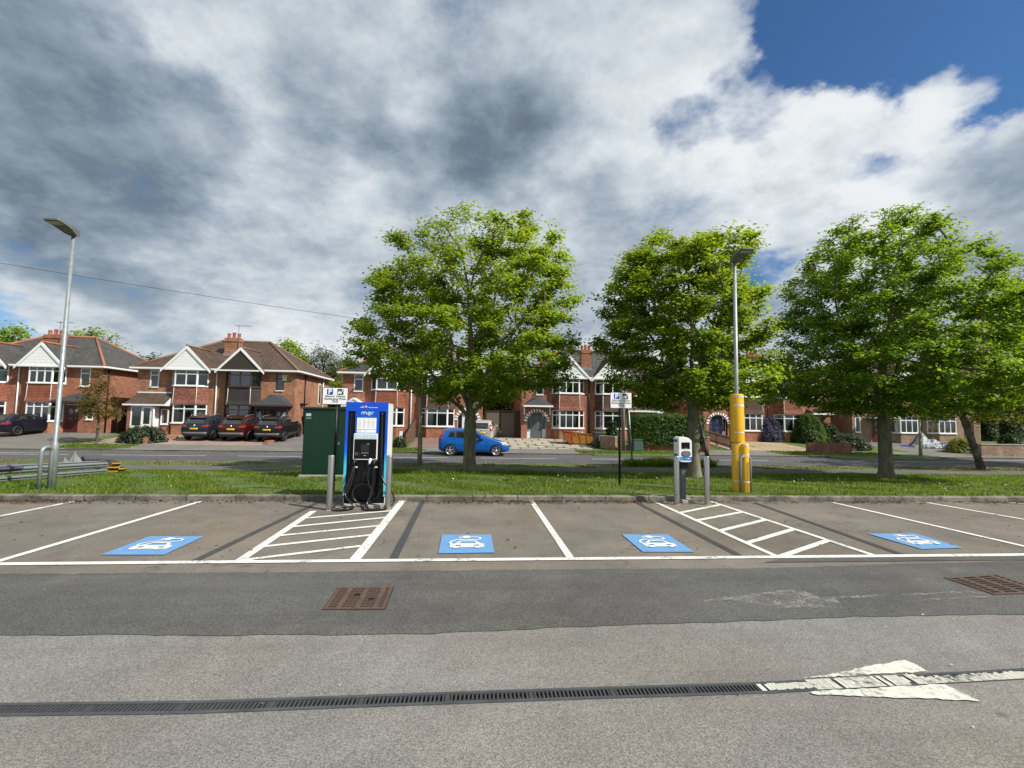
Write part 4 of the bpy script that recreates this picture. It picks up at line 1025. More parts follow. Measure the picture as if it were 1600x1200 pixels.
# ------------------------------------------------------------------ lamp columns of the car park
def lamp_head(root, z, x=0.0):
    """flat tapering head reaching towards the car park"""
    n = []
    wid = .155
    secs = [(.09, .065, .00, .13), (.00, .08, -.02, .13), (-.10, .115, .00, .128), (-.22, .145, .045, .132), (-.37, wid, .078, .140), (-.55, wid, .098, .148), (-.57, wid - .01, .105, .144)]
    vs = []; fs = []
    for y, w_, zb, zt in secs: vs += [(x - w_, y, z + zb), (x + w_, y, z + zb), (x + w_ * .92, y, z + zt), (x - w_ * .92, y, z + zt)]
    for i in range(len(secs) - 1):
        for k in range(4): fs.append((i * 4 + k, i * 4 + (k + 1) % 4, (i + 1) * 4 + (k + 1) % 4, (i + 1) * 4 + k))
    fs.append((3, 2, 1, 0)); fs.append(tuple(len(vs) - 4 + k for k in range(4)))
    mb = MB(); mb.add(vs, fs); hd = mb.build('lamp_head', M['lampgrey'], root, .006)
    mb = MB(); d_ = .004
    mb.add([(x - .12, -.38, z + .075), (x + .12, -.38, z + .075), (x + .125, -.53, z + .0915), (x - .125, -.53, z + .0915)], [(0, 1, 2, 3)]); mb.build('lens', M['lens'], hd)
    mb = MB(); mb.lathe([(.03, z + .138), (.03, z + .168), (0, z + .176)], (x, -.40, 0), n=12); mb.build('sensor', M['lampgrey'], hd)
q = G(80, 762); top = at(115, 366, q.y); 
lp = thing('lamp_post', (q.x, q.y, gz(q.y)), 'tall galvanised car park lamp post by the crash barrier, flat grey head', 'lamp post', group='car park lamp posts')
lx = top.x - q.x; lz_ = top.z - gz(q.y)
sw = at(86, 697, q.y).z - gz(q.y)
mb = MB(); mb.tube([(0, 0, -.2), (lx * .13, 0, sw - .06), (lx * .14, 0, sw + .06), (lx * .15, 0, sw + .1), (lx, 0, lz_)], [.075, .073, .066, .046, .036], 18); mb.build('pole', M['galv'], lp)
lamp_head(lp, lz_ - .02, lx)
q = G(1153.5, 768); top = at(1147.5, 408, q.y)
lp = thing('lamp_post', (q.x, q.y, gz(q.y)), 'tall galvanised car park lamp post rising out of yellow sleeves before the middle tree', 'lamp post', group='car park lamp posts')
lx = top.x - q.x; lz_ = top.z - gz(q.y)
mb = MB(); mb.tube([(0, 0, -.2), (0, 0, 2.0), (lx, 0, lz_)], [.075, .048, .040], 18); mb.build('pole', M['galv'], lp)
lamp_head(lp, lz_ - .02, lx)
# yellow sleeves round the right hand lamp post
ysz = lambda v: at(1130 + 150 / 6.667, 600 + v / 6.667, q.y).z - gz(q.y)
yx = lambda u, v: at(1130 + u / 6.667, 600 + v / 6.667, q.y).x - q.x
def ring_tape(mb, c, r, z, h, a0, a1, n=14):
    vs = []; fs = []
    for i in range(n + 1):
        a = math.radians(a0 + (a1 - a0) * i / n); x, y = c[0] + r * math.cos(a), c[1] + r * math.sin(a); vs += [(x, y, z - h / 2), (x, y, z + h / 2)]
    for i in range(n): fs.append((2 * i, 2 * i + 2, 2 * i + 3, 2 * i + 1))
    mb.add(vs, fs)
up = thing('post_sleeve', (q.x, q.y, gz(q.y)), 'upper yellow plastic sleeve with white tape bands on the lamp post', 'post protector', group='yellow lamp post sleeves')
c0 = ((yx(80, 300) + yx(208, 300)) / 2, 0); r0 = (yx(208, 300) - yx(80, 300)) / 2
mb = MB(); mb.lathe([(r0, ysz(605)), (r0, ysz(118)), (r0 - .012, ysz(106)), (.05, ysz(103))], (c0[0], 0, 0), n=32); mb.build('sleeve', M['yellow'], up)
mb = MB()
for v in (132, 225, 502): ring_tape(mb, c0, r0 + .003, ysz(v), .026 if v != 225 else .045, 215, 318)
mb.build('tape_band', M['reflect'], up)
lo_ = thing('post_sleeve', (q.x, q.y, gz(q.y)), 'lower yellow plastic sleeve split open at the front, at the foot of the lamp post', 'post protector', group='yellow lamp post sleeves')
c1 = ((yx(98, 900) + yx(222, 900)) / 2, 0); r1 = (yx(222, 900) - yx(98, 900)) / 2; c2 = ((yx(152, 800) + yx(230, 800)) / 2, -.13); r2 = (yx(232, 800) - yx(152, 800)) / 2
mb = MB(); mb.lathe([(r1, -.04), (r1, ysz(605) - .004), (r1 - .01, ysz(605) - .001)], (c1[0], 0, 0), n=30)
mb.lathe([(r2, -.04), (r2, ysz(625)), (r2 - .012, ysz(615)), (0, ysz(610))], (c2[0], c2[1], 0), n=24); mb.build('sleeve', M['yellow'], lo_)
mb = MB()
for v in (632, 728, 1005): ring_tape(mb, c1, r1 + .003, ysz(v), .028, 195, 250); ring_tape(mb, c2, r2 + .003, ysz(v + 3), .03, 215, 320)
mb.build('tape_band', M['reflect'], lo_)
mb = MB(); vs = [];
o_ = []
for i in range(9):
    a = math.radians(262 + 50 * i / 8); o_.append((c2[0] + (r2 + .002) * math.cos(a), c2[1] + (r2 + .002) * math.sin(a)))
for i in range(8):
    h_ = ysz(800) - .05 + .05 * math.sin(math.pi * (i + .5) / 8); mb.add([(*o_[i], .02), (*o_[i + 1], .02), (*o_[i + 1], h_), (*o_[i], h_)], [(0, 1, 2, 3)])
mb.build('painted_opening_shade', plain('yellow_with_painted_shade', (.40, .20, .012), .6), lo_)  # opening drawn on the sleeve in darker yellow, shade put into the colour

# hoop barriers
def hoop(p0, p1, h, r, label):
    v = Vector((p1.x - p0.x, p1.y - p0.y, 0)); L = v.length
    root = thing('hoop_barrier', (p0.x, p0.y, gz(p0.y)), label, 'hoop barrier', math.atan2(v.y, v.x), 'galvanised hoop barriers')
    rc = L * .42
    pts = [(0, 0, -.1), (0, 0, h - rc)] + [(rc - rc * math.cos(a), 0, h - rc + rc * math.sin(a)) for a in np.linspace(.2, math.pi / 2, 5)] + [(L - rc + rc * math.sin(a), 0, h - rc + rc * math.cos(a)) for a in np.linspace(0, math.pi / 2 - .2, 5)] + [(L, 0, h - rc), (L, 0, -.1)]
    mb = MB(); mb.tube(pts, r, 14); mb.build('hoop', M['galv'], root)
a, b = G(60, 765), G(78, 763); b.y = a.y + .22
hoop(a, b, at(66, 699.5, a.y).z - gz(a.y), .036, 'galvanised hoop barrier beside the left lamp post')
a, b = G(1157.8, 769.5), G(1173.0, 769.5)
hoop(a, b, at(1165, 713, a.y).z - gz(a.y), .030, 'galvanised hoop barrier in front of the yellow sleeve')

# ------------------------------------------------------------------ green feeder cabinet
KY = 14.15; kz = gz(KY)
kx0 = at(470.5, 740, KY).x; kx1 = at(582, 740, KY).x; kt = at(500, 637, KY).z - kz
gc = thing('feeder_cabinet', ((kx0 + kx1) / 2, KY, kz), 'large dark green two door cabinet in the grass behind the tall charger', 'electrical cabinet')
kw = (kx1 - kx0) / 2
mb = MB(); mb.box(-kw, kw, .02, .75, .06, kt - .04); mb.build('body', M['green'], gc, .01)
dsx = at(527.5, 700, KY).x - gc.location.x
for x0, x1 in ((-kw + .02, dsx - .006), (dsx + .006, kw - .02)):
    mb = MB(); mb.box(x0, x1, -.012, .02, .10, kt - .12); d = mb.build('door', M['green'], gc, .008)
    mb = MB(); mb.box(x0 - .012, x0 + .012, -.02, .0, .25, .31); mb.box(x0 - .012, x0 + .012, -.02, .0, kt - .40, kt - .34); mb.build('hinge', M['green'], d)
hx = at(529.5, 693, KY).x - gc.location.x; hz_ = at(529.5, 693, KY).z - kz
mb = MB(); mb.box(hx - .025, hx + .025, -.03, -.008, hz_ - .04, hz_ + .04); mb.build('door_lock', M['chrome'], gc, .004)
mb = MB(); mb.box(-kw - .03, kw + .03, -.045, .80, kt - .05, kt + .015); mb.build('lid', M['green'], gc, .015)
mb = MB(); mb.box(-kw - .06, kw + .06, -.05, .80, -.12, .07); mb.build('concrete_plinth', M['concrete'], gc, .01)
mb = MB(); sx_ = at(482.5, 648, KY); x = sx_.x - gc.location.x; z = sx_.z - kz
mb.box(x - .07, x + .07, -.016, -.010, z - .04, z + .04); mb.build('warning_label', plain('pale_blue_label', (.45, .58, .66), .5, var=.1), gc)
mb = MB(); mb.box(x - .07, x + .08, -.016, -.010, z - .115, z - .085); mb.build('name_plate', plain('dull_label', (.22, .27, .22), .5, var=.1), gc)

# ------------------------------------------------------------------ crash barrier on the left
e0 = Vector((-11.35, 15.4)); e1 = Vector((-10.75, 9.9)); dirv = (e1 - e0).normalized()
# beams follow the ground
rb = thing('crash_barrier', (e0.x, e0.y, gz(e0.y)), 'low galvanised crash barrier running towards the road behind the left lamp post', 'crash barrier', group=None)
def rail_pt(s, z, off=0.0):
    p_ = e0 + dirv * s; nrm = Vector((-dirv.y, dirv.x)); p_ = p_ + nrm * off
    return (p_.x - e0.x, p_.y - e0.y, gz(p_.y) - gz(e0.y) + z)
Ls = (e1 - e0).length
def wbeam(name, zc, h, mat=M['galv']):
    prof = [(-h / 2, .0), (-h * .42, .0), (-h * .25, .055), (-h * .12, .055), (0, .0), (h * .12, .055), (h * .25, .055), (h * .42, 0), (h / 2, 0)]
    vs = []; fs = []; N = 14; m = len(prof)
    for i in range(N + 1):
        for dz_, o_ in prof: vs.append(rail_pt(Ls * i / N, zc + dz_, o_))
    for i in range(N):
        for k in range(m - 1): fs.append((i * m + k, i * m + k + 1, (i + 1) * m + k + 1, (i + 1) * m + k))
    mb = MB(); mb.smooth = False; mb.add(vs, fs); o = mb.build(name, mat, rb, fix=False)
    so = o.modifiers.new('plate', 'SOLIDIFY'); so.thickness = .006; return o
wbeam('beam', .27, .17); wbeam('beam', .07, .15)
mb = MB(); mb.tube([rail_pt(Ls * i / 10, .375, -.05) for i in range(11)], .022, 8); mb.build('top_rail', M['galv'], rb)
for s in (.25, 2.1, 3.9, 5.6):
    mb = MB(); a = rail_pt(s, -.15, -.09); mb.box(a[0] - .05, a[0] + .05, a[1] - .04, a[1] + .04, a[2], rail_pt(s, .36)[2]); mb.build('post', M['galv'], rb)
mb = MB(); p0 = rail_pt(3.2, .34, .075); p1 = rail_pt(5.7, .34, .075)
mb.bar(p0, p1, .07, .05); mb.build('purple_cover_strip', M['purple'], rb)
# yellow and black end blocks
eb = thing('end_marker', (e0.x + .05, e0.y + .22, gz(15.9)), 'stack of black and yellow end blocks at the end of the crash barrier', 'end marker')
k = 0
for x, y, z, w in ((-.12, 0, .0, .2), (.12, .02, 0, .2), (.34, .05, .12, .17), (-.10, 0, .19, .2), (.12, 0, .19, .18), (.08, .03, .38, .22)):
    mb = MB(); mb.prism(rrect(x - w / 2, x + w / 2, z, z + .18, .03), y - .1, y + .1); o = mb.build('block', M['black'], eb, .01)
    mb = MB(); mb.prism(rrect(x - w / 2 - .003, x + w / 2 + .003, z + .08, z + .15, .02), y - .103, y + .103); mb.build('yellow_band', M['yellow'], o); k += 1
eb.scale = (.66, .66, .66)
def rock(loc, sx, sy, sz, mat, name, label, cat, seed, group=None, peak=0.0):
    rn = random.Random(seed); bm = bmesh.new(); bmesh.ops.create_icosphere(bm, subdivisions=3, radius=1)
    for v in bm.verts:
        f = 1 + .18 * math.sin(v.co.x * 3 + seed) * math.cos(v.co.y * 4 + seed * 2) + rn.uniform(-.05, .05)
        v.co = Vector((v.co.x * sx * f * (1 - peak * max(0, v.co.z)), v.co.y * sy * f * (1 - peak * max(0, v.co.z)), max(-.3, v.co.z) * sz * f))
    me = bpy.data.meshes.new(name); bm.to_mesh(me); bm.free(); me.materials.append(mat); o = bpy.data.objects.new(name, me); o.location = loc; link(o)
    return tag(o, label, cat, group)
for px, py, s, lab, sd in ((101, 726, .18, 'small pale pointed stone behind the crash barrier', 1), (116, 727, .27, 'larger grey pointed stone behind the crash barrier', 5)):
    q = G(px, py + 4); rock((q.x, q.y, gz(q.y)), s, s, s * 2.0, M['stone'], 'pointed_stone', lab, 'stone', sd, 'pale stones behind the crash barrier', .7)
q = G(124, 729); rock((q.x + .1, q.y, gz(q.y)), .22, .2, .36, M['black'], 'black_sack', 'crumpled black sack beside the pale stones', 'sack', 9, None, .5)
q = G(156, 730); mb = MB(); mb.prism([(-.52, 0), (.52, 0), (.48, .30), (-.42, .32), (-.5, .25)], -.12, .12)
o = mb.build('dark_slab', plain('dark_stained_concrete', (.065, .068, .066), .9, var=.5, scale=4), None, .02, loc=(q.x, q.y, gz(q.y))); tag(o, 'dark stained concrete slab behind the end of the crash barrier', 'concrete block')

# ------------------------------------------------------------------ posts along the road
def column(px, py, ptop_px, ptop_py, r0, r1, swell_py, mat, name, label, head=None, group=None):
    q = G(px, py); z0 = gz(q.y); tp = at(ptop_px, ptop_py, q.y); lx = tp.x - q.x; h = tp.z - z0; zs = at(px, swell_py, q.y).z - z0
    root = thing(name, (q.x, q.y, z0), label, 'lamp post', group=group)
    mb = MB(); mb.tube([(0, 0, -.2), (lx * zs / h, 0, zs), (lx * zs / h, 0, zs + .03), (lx * (zs + .1) / h, 0, zs + .12), (lx, 0, h)], [r0, r0, r0 * 1.15, r1, r1 * .8], 14); mb.build('column', mat, root)
    mb = MB(); mb.box(-r0 * .5, r0 * .5, -r0 - .006, -r0 * .8, .45, min(zs - .15, 1.15)); mb.build('access_door', mat, root)
    mb = MB(); mb.tube(smooth_path([(lx, 0, h - .05), (lx, -.15, h + .15), (lx, -.6, h + .28), (lx, -1.0, h + .30)], 4), r1 * .6, 8); arm = mb.build('bracket_arm', mat, root)
    mb = MB(); mb.add(*[[(lx - .12, -.9, h + .26), (lx + .12, -.9, h + .26), (lx + .09, -1.5, h + .30), (lx - .09, -1.5, h + .30), (lx - .08, -.9, h + .38), (lx + .08, -.9, h + .38), (lx + .05, -1.5, h + .37), (lx - .05, -1.5, h + .37)], [(3, 2, 1, 0), (4, 5, 6, 7), (0, 1, 5, 4), (1, 2, 6, 5), (2, 3, 7, 6), (3, 0, 4, 7)]]); mb.build('lantern', M['lampgrey'], root, .02)
    return root
column(655.5, 726, 660, 500, .105, .062, 677, M['beige'], 'street_lamp', 'beige street lamp column behind the big left tree', group='beige street lamps')
column(1438.5, 712, 1431, 480, .10, .06, 678, M['beige'], 'street_lamp', 'beige street lamp column on the far verge by the silver tarpaulin heap', group='beige street lamps')
q = G(974.5, 706); tp = at(971.5, 548, q.y)
tpole = thing('telegraph_pole', (q.x, q.y, gz(q.y)), 'grey timber telegraph pole behind the hedge, just right of the sign pole', 'telegraph pole')
hT = tp.z - gz(q.y)
mb = MB(); mb.tube([(0, 0, -.2), (tp.x - q.x, 0, hT)], [.14, .10], 12); mb.build('pole', M['timber'], tpole)
mb = MB(); mb.box(-.35, .35, -.05, .05, hT - .35, hT - .25); mb.build('crossarm', M['timber'], tpole)
q2 = G(988.5, 727); tp2 = at(981.5, 632, q2.y)
lpole = thing('leaning_pole', (q2.x, q2.y, gz(q2.y)), 'thin grey steel pole leaning slightly left beside the road', 'pole')
mb = MB(); mb.tube([(0, 0, -.1), (tp2.x - q2.x, 0, tp2.z - gz(q2.y))], .04, 10); mb.build('post', M['galv'], lpole)
mb = MB(); mb.lathe([(.046, tp2.z - gz(q2.y) - .04), (.046, tp2.z - gz(q2.y) + .02), (0, tp2.z - gz(q2.y) + .03)], (tp2.x - q2.x, 0, 0), n=10); mb.build('cap', M['lampgrey'], lpole)
# overhead wire
wa = at(-160, 384, 19.0); wb = Vector((tp.x, q.y, tp.z - .1))
pts = [wa.lerp(wb, t_) - Vector((0, 0, 1.1 * 4 * t_ * (1 - t_) * .25)) for t_ in np.linspace(0, 1, 24)]
mb = MB(); mb.tube(pts, .009, 5); o = mb.build('overhead_wire', M['wire']); tag(o, 'thin black overhead telephone wire sagging from upper left to the telegraph pole', 'wire')
q = G(991.5, 704); tb = thing('telecom_cabinet', (q.x, q.y - .75, gz(q.y - .75)), 'small grey green telecom cabinet in front of the clipped hedge', 'cabinet')
w = (at(999, 695, q.y).x - at(984, 695, q.y).x); hgt = at(991, 685, q.y).z - gz(q.y)
mb = MB(); mb.box(-w / 2, w / 2, 0, .35, 0, hgt - .05); mb.build('body', M['greengrey'], tb, .01)
mb = MB(); mb.box(-w / 2 + .03, w / 2 - .03, -.012, .0, .08, hgt - .1); mb.build('door', M['greengrey'], tb, .006)
mb = MB(); mb.box(-w / 2 - .02, w / 2 + .02, -.03, .38, hgt - .05, hgt); mb.build('lid', M['greengrey'], tb, .01)
# ================================================================== HOUSES
def bay_poly(bx, hwall, hfront, pr):
    """plan of a canted bay from wall to wall"""
    return [(bx - hwall, 0.0), (bx - hfront, -pr), (bx + hfront, -pr), (bx + hwall, 0.0)]
def glazing(root, facets, z0, z1, fm, curtain=None, transom=.72, sillm=None, cols=None, inset=.05, sheer=1.0, nm='window'):
    """facets: list of (a, b, panes); frame is the part, pane and curtain its sub-parts"""
    f = MB(); g = MB(); c = MB(); zt = z0 + (z1 - z0) * transom
    for (a, b, n_) in facets:
        A = Vector(a); B = Vector(b); L = (B - A).length; d = (B - A) / L; nrm = Vector((d.y, -d.x))
        f.obox(A, B, .09, z0, z0 + .06, -inset); f.obox(A, B, .09, z1 - .06, z1, -inset)
        f.obox(A, A + d * .075, .10, z0, z1, -inset); f.obox(B - d * .075, B, .10, z0, z1, -inset)
        for k in range(1, n_):
            m_ = A + d * (L * k / n_); f.obox(m_ - d * .032, m_ + d * .032, .085, z0 + .06, z1 - .06, -inset)
        if transom < .99: f.obox(A + d * .07, B - d * .07, .083, zt - .035, zt + .035, -inset)
        for k in range(n_):
            p0, p1 = A + d * (L * k / n_ + .04), A + d * (L * (k + 1) / n_ - .04)
            p0 = p0 + nrm * -inset; p1 = p1 + nrm * -inset
            g.add([(p0.x, p0.y, z0 + .05), (p1.x, p1.y, z0 + .05), (p1.x, p1.y, z1 - .05), (p0.x, p0.y, z1 - .05)], [(0, 1, 2, 3)])
        if curtain:
            spans = {'full': [(0.03, .97)], 'sides': [(0.03, .26), (.74, .97)], 'left': [(.03, .4)], 'nets': [(.03, .97)]}[curtain]
            for s0, s1 in spans:
                N = max(6, int(L * (s1 - s0) / .035)); vs = []; top = zt - .04 if curtain == 'nets' else z1 - .08
                for i in range(N + 1):
                    q = A + d * (L * (s0 + (s1 - s0) * i / N)) - nrm * (inset + .14 + .035 * math.sin(i * 1.15) + .012 * math.sin(i * 2.7)); vs += [(q.x, q.y, z0 + .05), (q.x, q.y, top)]
                old = c.smooth; c.smooth = True; c.add(vs, [(2 * i, 2 * i + 2, 2 * i + 3, 2 * i + 1) for i in range(N)]); c.smooth = old
    fo = f.build(nm, fm, root, fix=False)
    g.build('pane', M['glass'], fo, fix=False)
    if curtain and c.v: c.build('curtain', M['curtain'] if sheer == 1.0 else M['curtain_grey'], fo, fix=False)
    if sillm:
        s = MB()
        for (a, b, n_) in facets: s.obox(a, b, .16, z0 - .07, z0 + .003, -.01)
        s.build('sill', sillm, fo, fix=False)
    return fo

def wall_with_holes(mb, x0, x1, z0, z1, holes, rev=.12, y=0.0):
    """front wall facing -y; holes are (x0,x1,z0,z1)"""
    xs = sorted({x0, x1, *[h[0] for h in holes], *[h[1] for h in holes]}); zs = sorted({z0, z1, *[h[2] for h in holes], *[h[3] for h in holes]})
    for i in range(len(xs) - 1):
        for j in range(len(zs) - 1):
            cx_, cz_ = (xs[i] + xs[i + 1]) / 2, (zs[j] + zs[j + 1]) / 2
            if any(h[0] < cx_ < h[1] and h[2] < cz_ < h[3] for h in holes): continue
            mb.add([(xs[i], y, zs[j]), (xs[i + 1], y, zs[j]), (xs[i + 1], y, zs[j + 1]), (xs[i], y, zs[j + 1])], [(0, 1, 2, 3)])
    for a, b, c, d in holes:
        mb.add([(a, y, c), (a, y + rev, c), (a, y + rev, d), (a, y, d)], [(0, 1, 2, 3)]); mb.add([(b, y, c), (b, y, d), (b, y + rev, d), (b, y + rev, c)], [(0, 1, 2, 3)])
        mb.add([(a, y, d), (a, y + rev, d), (b, y + rev, d), (b, y, d)], [(0, 1, 2, 3)]); mb.add([(a, y, c), (b, y, c), (b, y + rev, c), (a, y + rev, c)], [(0, 1, 2, 3)])

EAVE = 4.90
PITCH_R = .64
def house(x0, label, wl, wr, L=None, R=None, brickm='brick_red', roofm='slate', ridgem='ridge_red', roof='hip', chimney=None, depth=8.0, Y=36.5, cut=None, pots=3, aerial=True, z0=.04, group=None):
    """a pair of semi-detached houses; L and R say how each half looks"""
    root = thing('semi_detached_house', (x0, Y, z0), label, 'house', group=group)
    bm_ = M[brickm]; rm = M[roofm]; D_ = depth
    holes = []; halves = [(-1, wl, L), (1, wr, R)]
    for s, w, o in halves:
        if not o: continue
        bx = s * o.get('bx', 1.82); hb = o.get('hb', 1.30)
        holes.append((bx - hb + .06, bx + hb - .06, .86, 2.28)); holes.append((bx - hb + .06, bx + hb - .06, 3.62, 4.80))
        if o.get('win'): a, b, c, d = o['win']; holes.append((min(s * a, s * b), max(s * a, s * b), c, d))
        if o.get('door'): dxx, dw, dh = o['door']; holes.append((s * dxx - dw / 2, s * dxx + dw / 2, 0.0, dh))
        if o.get('lowwin'): a, b, c, d = o['lowwin']; holes.append((min(s * a, s * b), max(s * a, s * b), c, d))
    mb = MB(); wall_with_holes(mb, -wl, wr, -.3, EAVE, holes)
    mb.add([(-wl, 0, -.3), (-wl, 0, EAVE), (-wl, D_, EAVE), (-wl, D_, -.3)], [(0, 1, 2, 3)]); mb.add([(wr, 0, -.3), (wr, D_, -.3), (wr, D_, EAVE), (wr, 0, EAVE)], [(0, 1, 2, 3)])
    mb.add([(-wl, D_, -.3), (-wl, D_, EAVE), (wr, D_, EAVE), (wr, D_, -.3)], [(0, 1, 2, 3)])
    mb.build('wall', bm_, root, fix=False)
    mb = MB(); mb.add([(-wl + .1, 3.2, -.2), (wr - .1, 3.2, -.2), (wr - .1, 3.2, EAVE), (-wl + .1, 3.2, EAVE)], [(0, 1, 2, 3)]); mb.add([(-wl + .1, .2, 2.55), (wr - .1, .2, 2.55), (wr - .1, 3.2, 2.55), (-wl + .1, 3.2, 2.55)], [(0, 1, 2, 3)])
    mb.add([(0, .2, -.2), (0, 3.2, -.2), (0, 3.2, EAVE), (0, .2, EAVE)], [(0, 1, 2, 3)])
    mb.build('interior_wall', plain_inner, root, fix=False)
    # hipped roof
    ov = .32; e = EAVE + .02; rz = e + PITCH_R * (D_ / 2 + ov); hx = D_ / 2 + ov
    a0, a1 = -wl - ov, wr + ov; inset = hx * .95
    ymid = D_ / 2
    V = [(a0, -ov, e), (a1, -ov, e), (a1, D_ + ov, e), (a0, D_ + ov, e), (a0 + inset, ymid, rz), (a1 - inset, ymid, rz)]
    mb = MB(); mb.add(V, [(0, 1, 5, 4), (1, 2, 5), (2, 3, 4, 5), (3, 0, 4), (3, 2, 1, 0)]); mb.build('roof', rm, root, fix=False)
    mb = MB()
    for p_, q_ in ((V[4], V[5]), (V[0], V[4]), (V[1], V[5]), (V[2], V[5]), (V[3], V[4])): mb.tube([Vector(p_) + Vector((0, 0, .02)), Vector(q_) + Vector((0, 0, .02))], .10, 6)
    mb.build('ridge_tiles', M[ridgem], root)
    mb = MB(); mb.box(a0 - .02, a1 + .02, -ov - .11, -ov - .002, e - .09, e + .03); mb.box(a0 - .11, a0 - .003, -ov, D_ + ov, e - .09, e + .03); mb.box(a1 + .003, a1 + .11, -ov, D_ + ov, e - .09, e + .03)
    mb.box(a0 + .02, a1 - .02, -ov + .01, -.003, e - .13, e - .004); mb.box(a0 + .02, -wl - .003, .0, D_, e - .13, e - .004); mb.box(wr + .003, a1 - .02, 0, D_, e - .13, e - .004)
    mb.build('gutter', M['white'] if (not L or L.get('gutter') != 'black') else M['black'], root)
    def roofz(y): return e + PITCH_R * (y + ov)
    for s, w, o in halves:
        if not o: continue
        bx = s * o.get('bx', 1.82); hb = o.get('hb', 1.30); hf = o.get('hf', .80); pr = o.get('pr', .58)
        fm = M[o.get('frame', 'white')]; pl = bay_poly(bx, hb, hf, pr); nf = o.get('panes', 2)
        # brick base and hung tiles
        mb = MB(); mb.slab(pl[::1], -.3, .86); mb.build('bay_base', bm_, root)
        mb = MB()
        lo, hi = 2.26, 3.62
        def ring(off, z):
            q = bay_poly(bx, hb + off * .8, hf + off * .5, pr + off); return [(x, y, z) for x, y in q]
        R_ = [ring(.10, lo), ring(.03, lo + .30), ring(.0, hi)]; vs = sum(R_, [])
        mb.add(vs, [(j * 4 + i, j * 4 + i + 1, (j + 1) * 4 + i + 1, (j + 1) * 4 + i) for j in range(2) for i in range(3)] + [(3, 2, 1, 0), (8, 9, 10, 11)])
        mb.build('hung_tiles', M[o.get('tile', 'tile_red')], root)
        for k in (1, 2): mb = MB(); mb.tube([R_[0][k], R_[1][k], R_[2][k]], .025, 5); mb.build('corner_mortar', M['mortarw'], root)
        fac = [(pl[0], pl[1], 1), (pl[1], pl[2], nf), (pl[2], pl[3], 1)]
        glazing(root, fac, .86, 2.26, fm, o.get('cur_lo'), o.get('tr', .74), fm, sheer=o.get('sheer', 1.0))
        glazing(root, fac, 3.62, 4.80, fm, o.get('cur_hi'), o.get('tr', .74), fm, sheer=o.get('sheer_hi', o.get('sheer', 1.0)))
        mb = MB(); mb.slab(bay_poly(bx, hb + .06, hf + .06, pr + .06), 4.80, 4.90); mb.build('bay_head', fm if o.get('frame') else M['white'], root)
        # gable over the bay
        gw = o.get('gw', 1.62); gh = o.get('gh', 1.72); yf = -pr - .16; gz0 = 4.86; ap = gz0 + gh
        yb = (ap - e) / PITCH_R - ov + .25
        mb = MB(); V2 = [(bx - gw, yf, gz0), (bx + gw, yf, gz0), (bx, yf, ap), (bx - gw, -.0, gz0), (bx + gw, 0.0, gz0), (bx, yb, ap)]
        mb.add(V2, [(0, 2, 5, 3), (2, 1, 4, 5)]); g_ = mb.build('gable_roof', rm, root, fix=False)
        so = g_.modifiers.new('slab', 'SOLIDIFY'); so.thickness = .07; so.offset = -1
        mb = MB(); mb.tube([(bx, yf - .01, ap + .03), (bx, yb, ap + .03)], .085, 6); mb.build('ridge_tiles', M[ridgem], root)
        mb = MB()
        for q_ in (V2[4],): mb.tube([Vector(q_) + Vector((0, .1, .08)), Vector(V2[5]) + Vector((0, -.05, .02))], .05, 5)
        mb.build('valley', M['mortarw'], root)
        k_ = (gw - .12) / gw; gm = M[o.get('gable', 'whiteboard')]
        mb = MB(); mb.prism([(bx - gw + .10, gz0 + .01), (bx + gw - .10, gz0 + .01), (bx, ap - .13)], yf + .06, yf + .11); gb = mb.build('gable_board', gm, root)
        mb = MB()
        nb = 7
        for j in range(1, nb):
            z_ = gz0 + .02 + (gh - .16) * j / nb; xx = (gw - .12) * (1 - j / nb); mb.box(bx - xx, bx + xx, yf + .054, yf + .06, z_ - .010, z_)
        mb.build('board_lap', gm, gb)
        mb = MB(); bwid = .20
        for sx in (-1, 1):
            P0 = Vector((bx + sx * (gw + .10), 0, gz0 - .10)); P1 = Vector((bx, 0, ap + .02)); dd = (P1 - P0).normalized(); nn = Vector((-dd.z, 0, dd.x)) * (-sx if True else 1)
            dn = Vector((0, 0, -1)) * bwid * 1.3
            mb.prism([(P0.x, P0.z), (P1.x, P1.z), (P1.x, P1.z + dn.z), (P0.x, P0.z + dn.z * .75)][::1], yf - .01 - (.002 if sx > 0 else 0), yf + .055 - (.002 if sx > 0 else 0))
        mb.box(bx - gw, bx + gw, yf + .02, yf + .058, gz0 - .09, gz0 + .015); mb.build('bargeboard', M[o.get('barge', 'white')], root)
        mb = MB(); mb.box(bx - gw + .04, bx + gw - .04, yf + .06, -.004, gz0 - .03, gz0 + .0); mb.build('soffit', M['white'], root)
        if o.get('win'):
            a, b, c, d = o['win']; a, b = min(s * a, s * b), max(s * a, s * b)
            glazing(root, [((a, 0), (b, 0), 1)], c, d, M[o.get('winframe', o.get('frame', 'white'))], None, .72, M['white'])
        if o.get('lowwin'):
            a, b, c, d = o['lowwin']; a, b = min(s * a, s * b), max(s * a, s * b)
            glazing(root, [((a, 0), (b, 0), 1)], c, d, M[o.get('winframe', o.get('frame', 'white'))], None, .99, M['white'])
